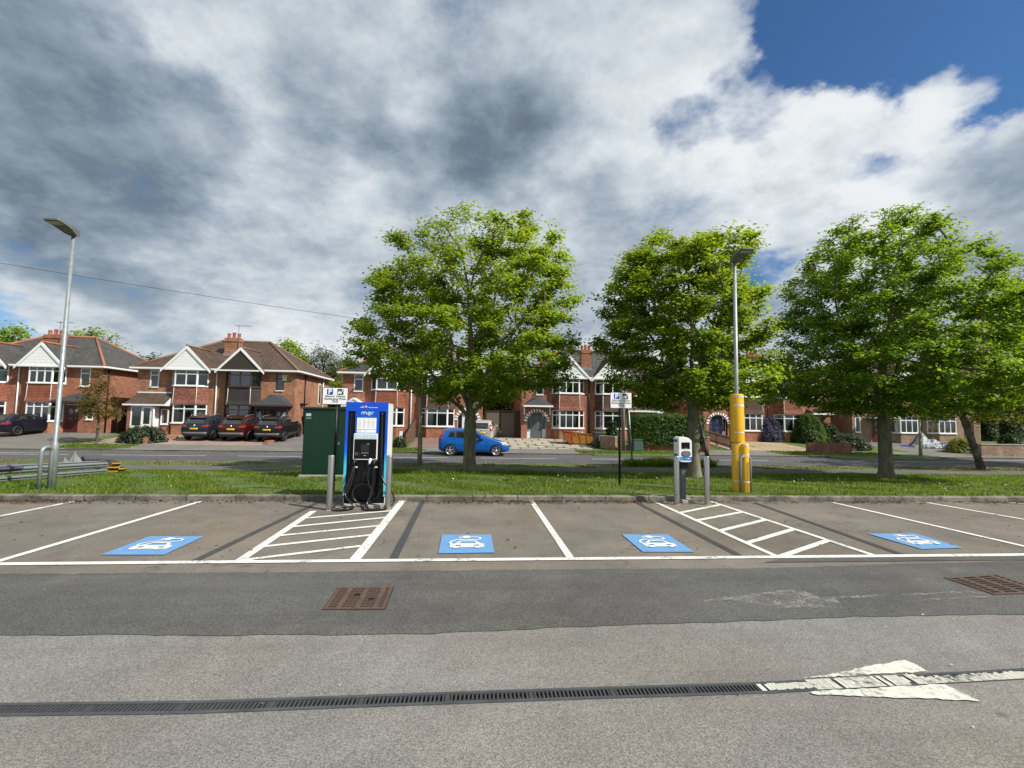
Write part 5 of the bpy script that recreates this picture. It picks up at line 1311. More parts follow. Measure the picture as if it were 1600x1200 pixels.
        if o.get('door'):
            dxx, dw, dh = o['door']; xx = s * dxx; kind = o.get('doorkind', 'plain'); dm = M[o.get('doorm', 'door_red')]
            if kind == 'arch':
                # brick arch with white voussoirs, porch recess and side lights
                ra = .80; zc = 1.32; mb = MB(); n_ = 13
                for i in range(n_):
                    a_ = math.pi * (i + .5) / n_; c_, s_ = math.cos(a_), math.sin(a_); t_ = .058
                    q = [(xx + (ra) * c_ - t_ * -s_ * 1, zc + ra * s_ - t_ * c_), (xx + (ra + .24) * c_ + t_ * s_ * 1.2, zc + (ra + .24) * s_ - t_ * c_ * 1.2), (xx + (ra + .24) * c_ - t_ * s_ * 1.2, zc + (ra + .24) * s_ + t_ * c_ * 1.2), (xx + ra * c_ - t_ * s_, zc + ra * s_ + t_ * c_)]
                    mb.prism(q, -.03, .01)
                mb.build('arch_stones', M['signwhite'], root)
                mb = MB()
                for i in range(16):
                    a0_, a1_ = math.pi * i / 16, math.pi * (i + 1) / 16
                    mb.prism([(xx + ra * math.cos(a0_), zc + ra * math.sin(a0_)), (xx + ra * math.cos(a1_), zc + ra * math.sin(a1_)), (xx + (ra + .26) * math.cos(a1_), zc + (ra + .26) * math.sin(a1_)), (xx + (ra + .26) * math.cos(a0_), zc + (ra + .26) * math.sin(a0_))][::-1], -.022, .012)
                # fill the square corners of the opening back in with brick
                mb.prism([(xx - dw / 2, dh)] + [(xx + ra * math.cos(t_), zc + ra * math.sin(t_)) for t_ in np.linspace(math.pi, math.pi / 2, 10)] + [(xx, dh)], .001, .10)
                mb.prism([(xx, dh)] + [(xx + ra * math.cos(t_), zc + ra * math.sin(t_)) for t_ in np.linspace(math.pi / 2, 0, 10)] + [(xx + dw / 2, dh)], .001, .10)
                mb.build('arch_brick', M['brick_dark'], root)
                mb = MB(); mb.box(xx - dw / 2, xx + dw / 2, .30, .34, 0, dh); mb.build('porch_screen', M['white'] if o.get('lights', 1) else M['brown'], root)
                mb = MB(); mb.box(xx - dw / 2 + .06, xx - .47, .285, .303, .75, 1.75); mb.box(xx + .47, xx + dw / 2 - .06, .285, .303, .75, 1.75); mb.build('side_light', M['carglass'], root)
                dy = .24
            elif kind == 'porch':
                dy = .02
            else:
                mb = MB(); mb.box(xx - dw / 2, xx + dw / 2, .09, .13, 0, dh); mb.build('door_frame', M[o.get('frame', 'white')], root); dy = .03
            if kind != 'porch':
                w_ = min(dw, .92) if kind != 'arch' else .88
                mb = MB(); mb.box(xx - w_ / 2, xx + w_ / 2, dy, dy + .05, .04, 2.02); d_ = mb.build('door', dm, root, .01)
                mb = MB(); mb.prism([(xx + .16 * math.cos(a), 1.55 + .20 * math.sin(a)) for a in np.linspace(0, 2 * math.pi, 14, endpoint=False)], dy - .012, dy + .002); mb.build('door_glass', M['carglass'], d_)
                mb = MB(); mb.box(xx - .10, xx + .10, dy - .015, dy, 1.02, 1.07); mb.box(xx + w_ * .38, xx + w_ * .38 + .03, dy - .05, dy, .98, 1.14); mb.build('handle', M['chrome'], d_)
            if o.get('canopy'):
                cw_, cd_, cz, chh, cm = o['canopy']; mb = MB()
                ox = xx + o.get('canopy_dx', 0)
                if cm == 'hip': mb.add([(ox - cw_, -cd_, cz), (ox + cw_, -cd_, cz), (ox + cw_, 0, cz), (ox - cw_, 0, cz), (ox - cw_ * .35, -.02, cz + chh), (ox + cw_ * .35, -.02, cz + chh), (ox, -cd_ * .35, cz + chh)], [(0, 1, 6), (1, 2, 5, 6), (3, 0, 6, 4), (4, 6, 5), (3, 2, 1, 0)])
                elif cm == 'lean': mb.add([(ox - cw_, -cd_, cz), (ox + cw_, -cd_, cz), (ox + cw_, 0, cz), (ox - cw_, 0, cz), (ox - cw_, 0, cz + chh), (ox + cw_, 0, cz + chh)], [(0, 1, 5, 4), (1, 2, 5), (3, 0, 4), (3, 2, 1, 0)])
                elif cm == 'gable': mb.add([(ox - cw_, -cd_, cz), (ox + cw_, -cd_, cz), (ox, -cd_, cz + chh), (ox - cw_, 0, cz), (ox + cw_, 0, cz), (ox, 0, cz + chh)], [(0, 2, 5, 3), (2, 1, 4, 5), (0, 1, 2), (0, 3, 4, 1)])
                cp = mb.build('porch_canopy', M[o.get('canopym', 'slate_dark')] if cm != 'flat' else M['white'], root)
                mb = MB(); mb.box(ox - cw_ - .02, ox + cw_ + .02, -cd_ - .03, -cd_ + .05, cz - .13, cz - .004)
                for sx in (-1, 1): mb.box(ox + sx * (cw_ - .05) - .04, ox + sx * (cw_ - .05) + .04, -cd_ + .052, -.004, cz - .12, cz - .004)
                if cm == 'gable':
                    for sx in (-1, 1): mb.prism([(ox + sx * (cw_ + .05), cz - .06), (ox, cz + chh + .02), (ox, cz + chh - .12), (ox + sx * (cw_ + .05), cz - .18)], -cd_ - .06 - (.002 if sx > 0 else 0), -cd_ - .005)
                mb.build('fascia', M[o.get('fascia', 'white')], cp)
                if kind == 'arch':
                    mb = MB()
                    for sx in (-1, 1): mb.box(ox + sx * (cw_ - .12) - .05, ox + sx * (cw_ - .12) + .05, -.12, -.003, cz - .75, cz - .13)
                    mb.build('bracket', M['white'], cp)
        if o.get('porch'): o['porch'](root, s)
        if o.get('extra'): o['extra'](root, s)
    # party line downpipe, chimney
    mb = MB(); mb.tube([(.0, -.07, -.2), (0, -.07, EAVE - .1)], .045, 8); mb.tube([(0, -.07, EAVE - .12), (0, -ov - .05, EAVE + .0)], .04, 8); mb.build('downpipe', M['white'] if not (R or L).get('blackpipe') else M['black'], root)
    if chimney:
        cy_, cwx, cwy, ctz, np_ = chimney
        mb = MB(); b0_ = roofz(cy_) - .5
        mb.box(-cwx, cwx, cy_ - cwy, cy_ + cwy, b0_, ctz - .30); mb.box(-cwx - .05, cwx + .05, cy_ - cwy - .05, cy_ + cwy + .05, ctz - .30, ctz - .16); mb.box(-cwx - .02, cwx + .02, cy_ - cwy - .02, cy_ + cwy + .02, ctz - .16, ctz); c_ = mb.build('chimney', bm_, root)
        mb = MB(); mb.box(-cwx - .06, cwx + .06, cy_ - cwy - .09, cy_ - cwy - .002, roofz(cy_ - cwy) - .05, roofz(cy_ - cwy) + .14); mb.build('flashing', M['lead'], c_)
        for i in range(np_):
            xx = -cwx * .7 + 1.4 * cwx * i / max(1, np_ - 1); mb = MB(); hp = .40 + .07 * (i % 2)
            mb.lathe([(.13, ctz - .01), (.115, ctz + hp * .8), (.135, ctz + hp * .86), (.135, ctz + hp), (.09, ctz + hp), (.09, ctz + .1)], (xx, cy_, 0), n=12); mb.build('chimney_pot', M['terracotta'], c_)
        if aerial:
            mb = MB(); ax = cwx * .9; mb.tube([(ax, cy_ - cwy - .03, ctz - .9), (ax, cy_ - cwy - .03, ctz + 1.05)], .018, 6)
            mb.tube([(ax - .3, cy_ - cwy - .03, ctz + .98), (ax + 1.0, cy_ - cwy - .15, ctz + .98)], .014, 5)
            for k in range(8): mb.tube([(ax - .2 + k * .15, cy_ - cwy - .3, ctz + .98), (ax - .2 + k * .15, cy_ - cwy + .22, ctz + .98)], .008, 4)
            mb.build('aerial', M['lampgrey'], c_)
    return root
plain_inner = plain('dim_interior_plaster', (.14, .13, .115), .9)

def side_wall_bits(root, x, s, windows=(), pipes=()):
    """windows and pipes on a side wall: s=+1 right wall"""
    for (y0, y1, z0, z1) in windows:
        mb = MB(); mb.box(min(x, x + s * .05), max(x, x + s * .05), y0, y1, z0, z1); f = mb.build('window', M['white'], root)
        mb = MB(); mb.box(min(x + s * .045, x + s * .056), max(x + s * .045, x + s * .056), y0 + .07, y1 - .07, z0 + .09, z1 - .07); mb.build('pane', M['carglass'], f)
    for (y, z0, z1, m_) in pipes:
        mb = MB(); mb.tube([(x + s * .07, y, z0), (x + s * .07, y, z1)], .05, 8); mb.build('downpipe', M[m_], root)

H = dict(win=(4.10, 4.72, 3.48, 4.74))
# ---- pair 1, far left
def h1_extra(root, s):
    side_wall_bits(root, 5.70, 1, [(5.6, 6.6, 2.9, 4.3)], [(.5, -.2, 4.8, 'black')])
    mb = MB(); mb.prism(rrect(4.0, 4.2, 1.55, 1.72, .03), -.03, -.004); mb.build('house_sign', M['signwhite'], root)
house(-33.35, 'brick semi-detached pair with grey slate roof and white gables at the far left', 5.7, 5.70,
      L=dict(win=(4.1, 4.7, 3.48, 4.74), door=(4.3, .95, 2.1), cur_lo='nets', cur_hi='nets', tile='tile_red', panes=3, bx=2.05),
      R=dict(win=(4.15, 4.85, 3.45, 4.78), door=(3.72, 1.02, 2.12), doorm='door_red', canopy=(1.25, 1.0, 2.32, .55, 'hip'), canopy_dx=.55, fascia='brown', canopym='slate_dark', lowwin=(4.75, 5.25, 1.0, 1.85), cur_lo='sides', tile='tile_red', panes=3, extra=h1_extra, bx=1.90, winframe='white'),
      brickm='brick_red', roofm='slate', ridgem='ridge_red', chimney=(2.6, .62, .32, 7.6, 3))
# ---- pair 2
def h2_porch(root, s):
    # enclosed white porch with a lean-to tiled roof
    mb = MB(); mb.box(-5.55, -5.30, -1.0, -.003, 0, 2.05); mb.build('porch_wall', M['brick_red'], root); mb = MB(); mb.box(-3.78, -3.02, -.35, -.003, 0, 2.05); mb.build('porch_wall', M['brick_red'], root)
    mb = MB(); mb.box(-5.30, -3.80, -1.0, -.93, .0, .62); mb.box(-5.30, -3.80, -1.0, -.93, 2.0, 2.10); mb.box(-3.86, -3.78, -1.0, -.352, 0, 2.1)
    for x in (-5.28, -4.55, -3.88): mb.box(x - .035, x + .035, -1.004, -.926, .62, 2.0)
    pf = mb.build('porch_frame', M['white'], root)
    mb = MB(); mb.add([(-5.28, -.96, .62), (-3.88, -.96, .62), (-3.88, -.96, 2.0), (-5.28, -.96, 2.0)], [(0, 1, 2, 3)]); mb.build('pane', M['glass'], pf, fix=False)
    mb = MB(); mb.box(-4.5, -3.92, -.985, -.94, .03, 2.0); pd = mb.build('porch_door', M['white'], root); mb = MB(); mb.box(-4.42, -4.0, -.992, -.984, .75, 1.9); mb.build('door_glass', M['carglass'], pd)
    mb = MB(); mb.box(-5.25, -4.58, -.93, -.90, .66, 1.95); mb.build('porch_blind', M['curtain_grey'], root)
    mb = MB(); mb.add([(-5.75, -1.15, 2.16), (-2.95, -1.15, 2.16), (-2.95, .0, 3.05), (-5.55, .0, 3.05), (-5.75, -1.15, 2.08), (-2.95, -1.15, 2.08), (-2.95, -.003, 2.08), (-5.75, -.003, 2.08)], [(0, 1, 2, 3), (4, 7, 6, 5), (0, 4, 5, 1), (0, 3, 7, 4)])
    pr = mb.build('porch_roof', M['roof_brown'], root, fix=False)
    mb = MB(); mb.add([(-2.93, -1.16, 2.08), (-2.93, -.003, 2.08), (-2.93, -.003, 3.08), (-2.93, -1.16, 2.2)], [(0, 1, 2, 3)]); mb.box(-5.78, -2.93, -1.22, -1.153, 2.08, 2.19); mb.box(-5.6, -2.93, -.06, -.004, 3.04, 3.12); mb.build('fascia', M['white'], pr)
    mb = MB(); mb.tube([(-3.7, -1.05, 0), (-3.7, -1.05, 2.1)], .05, 8); mb.build('downpipe', M['white'], root)
    glazing(root, [((-3.62, -.36), (-3.08, -.36), 1)], .75, 1.85, M['white'], None, .99, M['white'], inset=.0)
def h2_right(root, s):
    side_wall_bits(root, 5.74, 1, [(5.2, 5.75, 2.5, 4.35)], [(1.9, -.2, 4.8, 'black'), (6.3, .8, 4.8, 'white')])
    mb = MB(); mb.prism(rrect(4.78, 5.12, 4.18, 4.62, .05), -.09, -.003); mb.build('alarm_box', plain('pale_yellow_box', (.60, .55, .36), .5), root, .01)
    # dark timber porch under the canopy
    mb = MB(); mb.box(3.10, 5.45, -.55, -.48, 0, .75)
    for x in (3.12, 3.72, 4.06, 4.66, 5.0, 5.43): mb.box(x - .05, x + .05, -.56, -.47, .0, 2.22)
    mb.box(3.1, 5.45, -.555, -.475, 1.95, 2.2); mb.build('porch_frame', M['brown'], root)
    mb = MB()
    for x in (3.42, 5.21, 4.83): mb.prism([(x + .17 * math.cos(a), 1.38 + .42 * math.sin(a)) for a in np.linspace(0, 2 * math.pi, 16, endpoint=False)], -.51, -.50)
    mb.build('oval_glass', M['curtain_grey'], root)
    mb = MB(); mb.box(5.9, 6.1, 2.3, 2.7, 2.35, 2.55) if False else mb.box(5.75, 5.86, 1.2, 1.5, 2.2, 2.34); mb.build('outside_lamp', M['black'], root)
    mb = MB(); mb.tube([(5.80, 1.0, 2.46), (5.80, 2.6, 2.46)], .035, 6); mb.build('pipe', M['black'], root)
house(-19.50, 'brick house pair with brown tiled roof, one gable white and one brown, SUVs in front', 5.70, 5.74,
      L=dict(win=(4.18, 4.82, 3.50, 4.74), cur_lo='sides', tile='tile_mix', panes=2, bx=1.92, porch=h2_porch, gw=1.66),
      R=dict(win=(4.28, 4.90, 3.42, 4.66), winframe='brown', frame='brown', tile='tile_dark', gable='brownboard', panes=2, bx=1.92, cur_lo='full', cur_hi='full', sheer=0, door=(4.35, .62, 2.0), doorm='brown', canopy=(1.30, .95, 2.28, .78, 'hip'), fascia='brown', canopym='slate_dark', extra=h2_right, gw=1.66),
      brickm='brick_orange', roofm='roof_brown', ridgem='ridge_brown', chimney=(2.05, .55, .30, 7.65, 3))
# ---- pair 3, behind the big tree
def h3_gate(root, s):
    mb = MB(); mb.lathe([(.0, -.02), (.13, -.02), (.13, .004)], (5.28, 0, 1.28), 'y', 14); mb.build('wall_plaque', M['signwhite'], root)
house(-4.95, 'red brick house pair with dark slate roof and orange ridge, behind the big maple', 5.25, 5.60,
      L=dict(win=(3.72, 4.42, 3.50, 4.78), cur_lo='sides', sheer=0, tile='tile_red', panes=2, bx=1.80, door=(4.2, .95, 2.1), canopy=(.85, .8, 2.4, .55, 'gable'), canopym='whiteboard', barge='white'),
      R=dict(win=(4.1, 4.7, 3.5, 4.74), cur_lo='full', cur_hi='sides', sheer=0, tile='tile_brown', panes=2, bx=2.08, door=(4.42, 1.6, 2.14), doorkind='arch', doorm='white', extra=h3_gate),
      brickm='brick_red', roofm='slate_dark', ridgem='ridge_red', chimney=(2.2, .5, .3, 7.5, 3), aerial=False)
# ---- pair 4
house(9.18, 'red brick semi-detached pair with mossy slate roof, tall chimney and white arched doorway', 5.45, 5.60,
      L=dict(win=(3.7, 4.3, 3.5, 4.74), cur_hi='sides', sheer=0, tile='tile_mix', panes=3, bx=1.70, door=(4.20, 1.6, 2.14), doorkind='arch', doorm='door_grey', canopy=(1.15, .75, 2.62, .62, 'hip'), canopym='slate_dark', blackpipe=1),
      R=dict(win=(3.9, 4.5, 3.5, 4.74), cur_lo='full', sheer=0, tile='tile_brown', panes=2, bx=1.80, door=(4.4, .95, 2.1), canopy=(1.25, .7, 2.35, .45, 'lean'), canopym='roof_brown', blackpipe=1),
      brickm='brick_red', roofm='slate', ridgem='ridge_red', chimney=(1.2, .42, .30, 7.35, 3), aerial=False)
# ---- pair 5
house(24.25, 'red brick semi-detached pair with a navy door under a white arch, behind the yellow post', 5.5, 5.6,
      L=dict(win=(4.1, 4.7, 3.5, 4.74), cur_lo='full', tile='tile_brown', panes=3, bx=1.58, door=(4.22, 1.6, 2.14), doorkind='arch', doorm='door_blue', lights=1, blackpipe=1),
      R=dict(win=(4.1, 4.7, 3.5, 4.74), cur_hi='sides', sheer=0, tile='tile_red', panes=2, bx=1.9, door=(4.5, .95, 2.1), canopy=(1.0, .8, 2.38, .35, 'lean'), canopym='roof_brown', blackpipe=1),
      brickm='brick_red', roofm='roof_brown', ridgem='ridge_brown', chimney=(2.0, .5, .3, 7.5, 3), aerial=False)
# ---- pair 6
house(38.0, 'brown brick semi-detached pair with a small gabled porch, behind the right tree', 6.2, 5.6,
      L=dict(win=(4.6, 5.2, 3.5, 4.74), tile='tile_red', panes=3, bx=1.6, door=(4.0, .95, 2.1), canopy=(1.15, 1.1, 2.15, .75, 'gable'), canopym='tile_brown', lowwin=(5.45, 5.95, .85, 2.1), blackpipe=1),
      R=dict(win=(4.1, 4.7, 3.5, 4.74), cur_lo='full', tile='tile_red', panes=3, bx=1.9, door=(4.5, .95, 2.1), blackpipe=1),
      brickm='brick_buff', roofm='roof_brown', ridgem='ridge_brown', chimney=(2.0, .5, .3, 7.5, 2), aerial=False)

# ================================================================== GARDEN WALLS, GATES, FENCES
def low_wall(name, pts, h, th, mat, label, cat='wall', coping=None, zoff=0.0):
    a = Vector(pts[0]); mb = MB(); root = None
    vs = [(p_[0] - a.x, p_[1] - a.y) for p_ in pts]; z0 = gz(a.y)
    for p_, q_ in zip(vs, vs[1:]): mb.obox(p_, q_, th, -.3, h)
    o = mb.build(name, mat, None, loc=(a.x, a.y, z0)); tag(o, label, cat)
    if coping:
        c = MB()
        for p_, q_ in zip(vs, vs[1:]): c.obox(p_, q_, th + .06, h + .002, h + .06)
        c.build('coping', coping, o)
    return o
p2 = lambda px, py: (G(px, py).x, G(px, py).y)
low_wall('garden_wall', [p2(226, 694), p2(247, 687.5), (-20.7, p2(275, 684.5)[1])], .42, .22, M['brick_red'], 'low red brick garden wall beside the dark spreading bush and parked cars')
low_wall('garden_wall', [(at(936, 690, 35.6).x, 35.6), p2(940, 701), p2(963, 704)], .50, .22, M['brick_buff'], 'dull brown garden wall beside the skip and wheelie bin', coping=M['concrete'])
low_wall('garden_wall', [p2(966, 704.5), (p2(1092, 705)[0], G(985, 705).y)], .42, .22, M['brick_dark'], 'low brown wall at the foot of the clipped hedge')
o = low_wall('gate_pillar', [(p2(1092, 705)[0] + .01, G(985, 705).y), (p2(1101, 705)[0], G(985, 705).y)], .95, .45, M['brick_red'], 'square red brick gate pillar at the right end of the hedge', 'pillar', M['concrete'])
low_wall('garden_wall', [p2(1261, 708), (p2(1261, 708)[0] + 3.1, p2(1261, 708)[1])], .72, .22, M['brick_dark'], 'old brick garden wall below the round evergreen bush')
low_wall('garden_wall', [p2(1531, 712), (p2(1531, 712)[0] + 12, p2(1531, 712)[1] - .3)], .75, .25, M['brick_buff'], 'pale brick garden wall at the far right below dark conifers', coping=M['concrete'])
# timber gates between the pairs
gx0, gx1 = at(758.5, 660, 37.6).x, at(807, 660, 37.6).x; gh_ = at(780, 643.5, 37.6).z
gt = thing('driveway_gate', ((gx0 + gx1) / 2, 37.6, gz(37.6)), 'pair of tall brown boarded driveway gates between two houses', 'gate')
gw_ = (gx1 - gx0) / 2; gl = gw_ * .82
mb = MB(); mb.box(-gw_ + .08, -.03 - gl * .04, -.03, .03, .06, gh_ - .1); mb.build('gate_leaf', M['gate'], gt, .006)
mb = MB(); mb.box(.03 - gl * .04, gw_ * .86, -.03, .03, .06, gh_ - .1); mb.build('gate_leaf', M['gate'], gt, .006)
for x in (-gw_, gw_ * .9, gw_ * 1.35): mb = MB(); mb.box(x - .07, x + .07, -.07, .07, -.2, gh_ + .05); mb.build('gate_post', M['brown'], gt)
mb = MB(); mb.box(-gw_, gw_ * 1.35, -.06, .06, gh_ - .05, gh_ + .10); mb.build('gate_lintel', M['brown'], gt)
mb = MB(); mb.box(gw_ * .93, gw_ * 1.34, .0, .05, .0, gh_ - .06); mb.build('side_panel', M['brown'], gt)
mb = MB(); mb.box(-.09 - gl * .04, -.03 - gl * .04, -.06, -.02, .95, 1.12); mb.build('gate_latch', M['black'], gt)
def board_fence(x, y0, y1, h, label, slope=0.0, mat='fence'):
    root = thing('board_fence', (x, y0, gz(y0)), label, 'fence'); mb = MB(); n_ = int((y1 - y0) / .14)
    for i in range(n_):
        y = (y1 - y0) * i / n_; z = gz(y0 + y) - gz(y0); mb.box(-.02, .02, y, y + .13, z + .02, z + h + slope * i / n_)
    mb.build('boards', M[mat], root)
    mb = MB()
    for z in (.3, h - .2): mb.bar((.05, 0, z), (.05, y1 - y0, z + gz(y1) - gz(y0)), .05, .09)
    mb.build('rail', M[mat], root); return root
fx_ = G(633, 697)
board_fence(-4.55, 31.4, 36.3, .78, 'brown boarded garden fence between two driveways behind the tall charger', .65)
mb = MB(); mb.prism(rrect(-.09, .09, -.2, 1.0, .03), -.08, .08); o = mb.build('gate_post', M['white'], None, .01, loc=(-4.85, 31.3, gz(31.3))); tag(o, 'short white gate post at the road end of the brown fence', 'post')
# picket fence on the right
_a, _b = G(1100, 689), G(1144, 703.5)
pf = thing('picket_fence', (_a.x, _a.y, gz(_a.y)), 'brown picket fence running from the arched navy door to the road', 'fence')
mb = MB(); V0 = Vector((0, 0)); V1 = Vector((_b.x - _a.x, _b.y - _a.y)); n_ = 26
hz0 = lambda q: gz(_a.y + q.y) - gz(_a.y)
for i in range(n_):
    q = V0.lerp(V1, i / n_); z = hz0(q); mb.box(q.x - .035, q.x + .035, q.y - .012, q.y + .012, z + .08, z + .92)
mb.build('pickets', M['fence'], pf)
mb = MB()
for z in (.26, .80): mb.bar((0, .03, z), (V1.x, V1.y + .03, z + hz0(V1)), .04, .09)
mb.build('rail', M['fence'], pf)
for t_ in (.03, .5, .98):
    q = V0.lerp(V1, t_); mb = MB(); z = hz0(q); mb.box(q.x - .07, q.x + .07, q.y - .05, q.y + .05, z - .1, z + 1.05); mb.build('post', M['fence'], pf)
# railing at the right of the parked cars
rg = thing('metal_railing', (-13.75, 31.6, gz(31.6)), 'low black metal railing beside the parked black car', 'railing')
mb = MB()
for i in range(12): y = i * .4; z = gz(31.6 + y) - gz(31.6); mb.tube([(.0, y, z), (.0, y, z + .85)], .012, 5)
mb.build('bars', M['black'], rg)
mb = MB(); mb.bar((0, 0, .85), (0, 4.4, .85 + gz(36) - gz(31.6)), .03, .03); mb.bar((0, 0, .15), (0, 4.4, .15 + gz(36) - gz(31.6)), .03, .03); mb.build('rail', M['black'], rg)
low_wall('garden_wall', [(-13.55, 31.5), (-13.55, 36.2)], .25, .2, M['brick_red'], 'very low brick edging under the black railing')
q = G(238, 693); mb = MB(); mb.tube([(0, 0, -.1), (0, 0, 1.0)], .04, 8); o = mb.build('metal_post', M['black'], None, loc=(q.x, q.y, gz(q.y))); tag(o, 'thin black metal post beside the dark spreading bush', 'post')
board_fence(-26.9, 37.2, 44.0, 1.8, 'dark boarded side fence in the gap between the two left house pairs')
mb = MB(); mb.box(-1.2, 1.2, 0, .06, 0, 1.9); o = mb.build('side_gate', M['brown'], None, loc=(-26.6, 38.2, gz(38))); tag(o, 'dark brown side gate in the gap between the two left house pairs', 'gate')
mb = MB(); mb.box(-1.6, 1.6, 0, .06, 0, 1.8); o = mb.build('side_gate', M['white'], None, loc=(-12.0, 42.5, gz(42))); tag(o, 'white side gate beyond the driveway, behind the green cabinet', 'gate')
# ================================================================== VEHICLES
def carpaint(name, c, flake=.0):
    m, t = new_mat(name); b = t.bsdf
    t.put(b.inputs['Base Color'], t.vmath('SCALE', c, scale=t.rng(t.noise(ocoord(t), 3, 4), .3, .7, .92, 1.08)))
    b.inputs['Metallic'].default_value = .25; b.inputs['Roughness'].default_value = .32; b.inputs['Coat Weight'].default_value = .55; b.inputs['Specular IOR Level'].default_value = .3; b.inputs['Coat Roughness'].default_value = .03
    return m
def interp(tab, x):
    if x <= tab[0][0]: return tab[0][1]
    for (a, va), (b, vb) in zip(tab, tab[1:]):
        if x <= b:
            t_ = (x - a) / (b - a); return va + (vb - va) * t_
    return tab[-1][1]
def car_body_mesh(sp):
    L, Wd = sp['L'], sp['W']; xs = sp['stations']; hw = Wd / 2; V = []; F = []
    for x in xs:
        zt = interp(sp['top'], x); zb = interp(sp['bot'], x); belt = min(interp(sp['belt'], x), zt - .03); w = hw * interp(sp['wid'], x); gl = max(0, zt - belt)
        tumble = min(1, gl / .45); wt = w * (.955 - sp.get('tumble', .22) * tumble)
        mid = zb + (belt - zb) * .55
        half = [(0, zb), (w * .6, zb), (w * .90, zb + .02), (w * .985, zb + min(.12, (belt - zb) * .3)), (w, mid), (w * .985, belt - min(.07, (belt - zb) * .2)), (w * .955, belt), (wt + (w * .955 - wt) * .5, belt + gl * .5), (wt, zt - gl * .10 - .002), (wt * .94, zt - gl * .035), (wt * .6, zt + .010), (0, zt + .018)]
        V += [(x, y, z) for y, z in half] + [(x, -y, z) for y, z in half[-2:0:-1]]
    n = 22
    for i in range(len(xs) - 1):
        for k in range(n): F.append((i * n + k, i * n + (k + 1) % n, (i + 1) * n + (k + 1) % n, (i + 1) * n + k))
    F.append(tuple(range(n - 1, -1, -1))); F.append(tuple((len(xs) - 1) * n + k for k in range(n)))
    me = bpy.data.meshes.new('car_body'); me.from_pydata(V, [], F); bm = bmesh.new(); bm.from_mesh(me); bmesh.ops.recalc_face_normals(bm, faces=bm.faces); bm.to_mesh(me); bm.free()
    tmp = bpy.data.objects.new('tmp_body', me); COL.objects.link(tmp)
    ss = tmp.modifiers.new('s', 'SUBSURF'); ss.levels = 1; ss.render_levels = 1
    bpy.context.view_layer.update(); base = bpy.data.meshes.new_from_object(tmp.evaluated_get(bpy.context.evaluated_depsgraph_get()))
    bvh = BVHTree.FromPolygons([v.co.copy() for v in base.vertices], [tuple(p_.vertices) for p_ in base.polygons])
    # wheel arches
    cut = MB()
    for x in sp['axles']:
        for s in (-1, 1):
            y0, y1 = (hw - .27, hw + .2) if s > 0 else (-hw - .2, -hw + .27)
            r_ = sp['wr'] + .05; b_ = len(cut.v); n_ = 28
            for y in (y0, y1): cut.v += [(x + r_ * math.cos(2 * math.pi * k / n_), y, sp['wr'] + r_ * math.sin(2 * math.pi * k / n_)) for k in range(n_)]
            for k in range(n_): cut.f.append([b_ + k, b_ + (k + 1) % n_, b_ + n_ + (k + 1) % n_, b_ + n_ + k])
            cut.f += [[b_ + k for k in range(n_)], [b_ + n_ + k for k in range(n_)]]; cut.m += [0] * (n_ + 2); cut.sm += [False] * (n_ + 2)
    co = cut.build('tmp_cut', M['black']); bo = tmp.modifiers.new('b', 'BOOLEAN'); bo.object = co; bo.operation = 'DIFFERENCE'; bo.solver = 'EXACT'
    bpy.context.view_layer.update(); me2 = bpy.data.meshes.new_from_object(tmp.evaluated_get(bpy.context.evaluated_depsgraph_get()))
    bpy.data.objects.remove(tmp); bpy.data.objects.remove(co)
    me2.polygons.foreach_set('use_smooth', np.ones(len(me2.polygons), dtype=bool)); 
    try: me2.set_sharp_from_angle(angle=math.radians(38))
    except Exception: pass
    return me2, bvh
def patch(bvh, quad, axis, side, off=.006, n=8, m=5):
    """lay a four-cornered panel on the body: corners (u,v) are (x,z) for axis y, (y,z) for axis x"""
    V = []; A, B, C_, D_ = [Vector(q) for q in quad]
    for j in range(m + 1):
        for i in range(n + 1):
            u, v = i / n, j / m; q = A * (1 - u) * (1 - v) + B * u * (1 - v) + C_ * u * v + D_ * (1 - u) * v
            if axis == 'y': o_ = Vector((q.x, side * 3, q.y)); d = Vector((0, -side, 0))
            else: o_ = Vector((side * 8, q.x, q.y)); d = Vector((-side, 0, 0))
            hit = bvh.ray_cast(o_, d)
            V.append(tuple(hit[0] + hit[1] * off) if hit[0] is not None else None)
    F = []
    for j in range(m):
        for i in range(n):
            a = j * (n + 1) + i; f = (a, a + 1, a + n + 2, a + n + 1)
            if all(V[k] is not None for k in f): F.append(f)
    V = [v if v is not None else (0, 0, 0) for v in V]
    return V, F
def wheel(root, x, y, r, side, rimmat, w=.20, spokes=5):
    mb = MB(); s = side
    mb.lathe([(r * .66, y - s * w), (r * .94, y - s * w), (r, y - s * w * .8), (r, y - s * w * .15), (r * .95, y), (r * .68, y + s * .004), (r * .66, y - s * .02)], (x, 0, r), 'y', 28); wo = mb.build('wheel', M['rubber'], root)
    mb = MB(); mb.lathe([(r * .68, y - s * .0), (r * .62, y - s * .03), (r * .60, y - s * .10), (0, y - s * .10)], (x, 0, r), 'y', 24); mb.build('rim', M['trim'], wo)
    mb = MB(); mb.lathe([(r * .685, y + s * .003), (r * .61, y - s * .004), (r * .60, y - s * .03)], (x, 0, r), 'y', 24)
    for k in range(spokes):
        a = 2 * math.pi * k / spokes + .3
        for da in (-.17, .17): mb.bar((x + r * .10 * math.cos(a), y - s * .008, r + r * .10 * math.sin(a)), (x + r * .63 * math.cos(a + da), y - s * .016, r + r * .63 * math.sin(a + da)), r * .10, .03, up=(0, 1, 0))
    mb.lathe([(0, y + s * .004), (r * .13, y + s * .002), (r * .16, y - s * .03)], (x, 0, r), 'y', 14); mb.build('rim', rimmat, wo)
CARS = {}
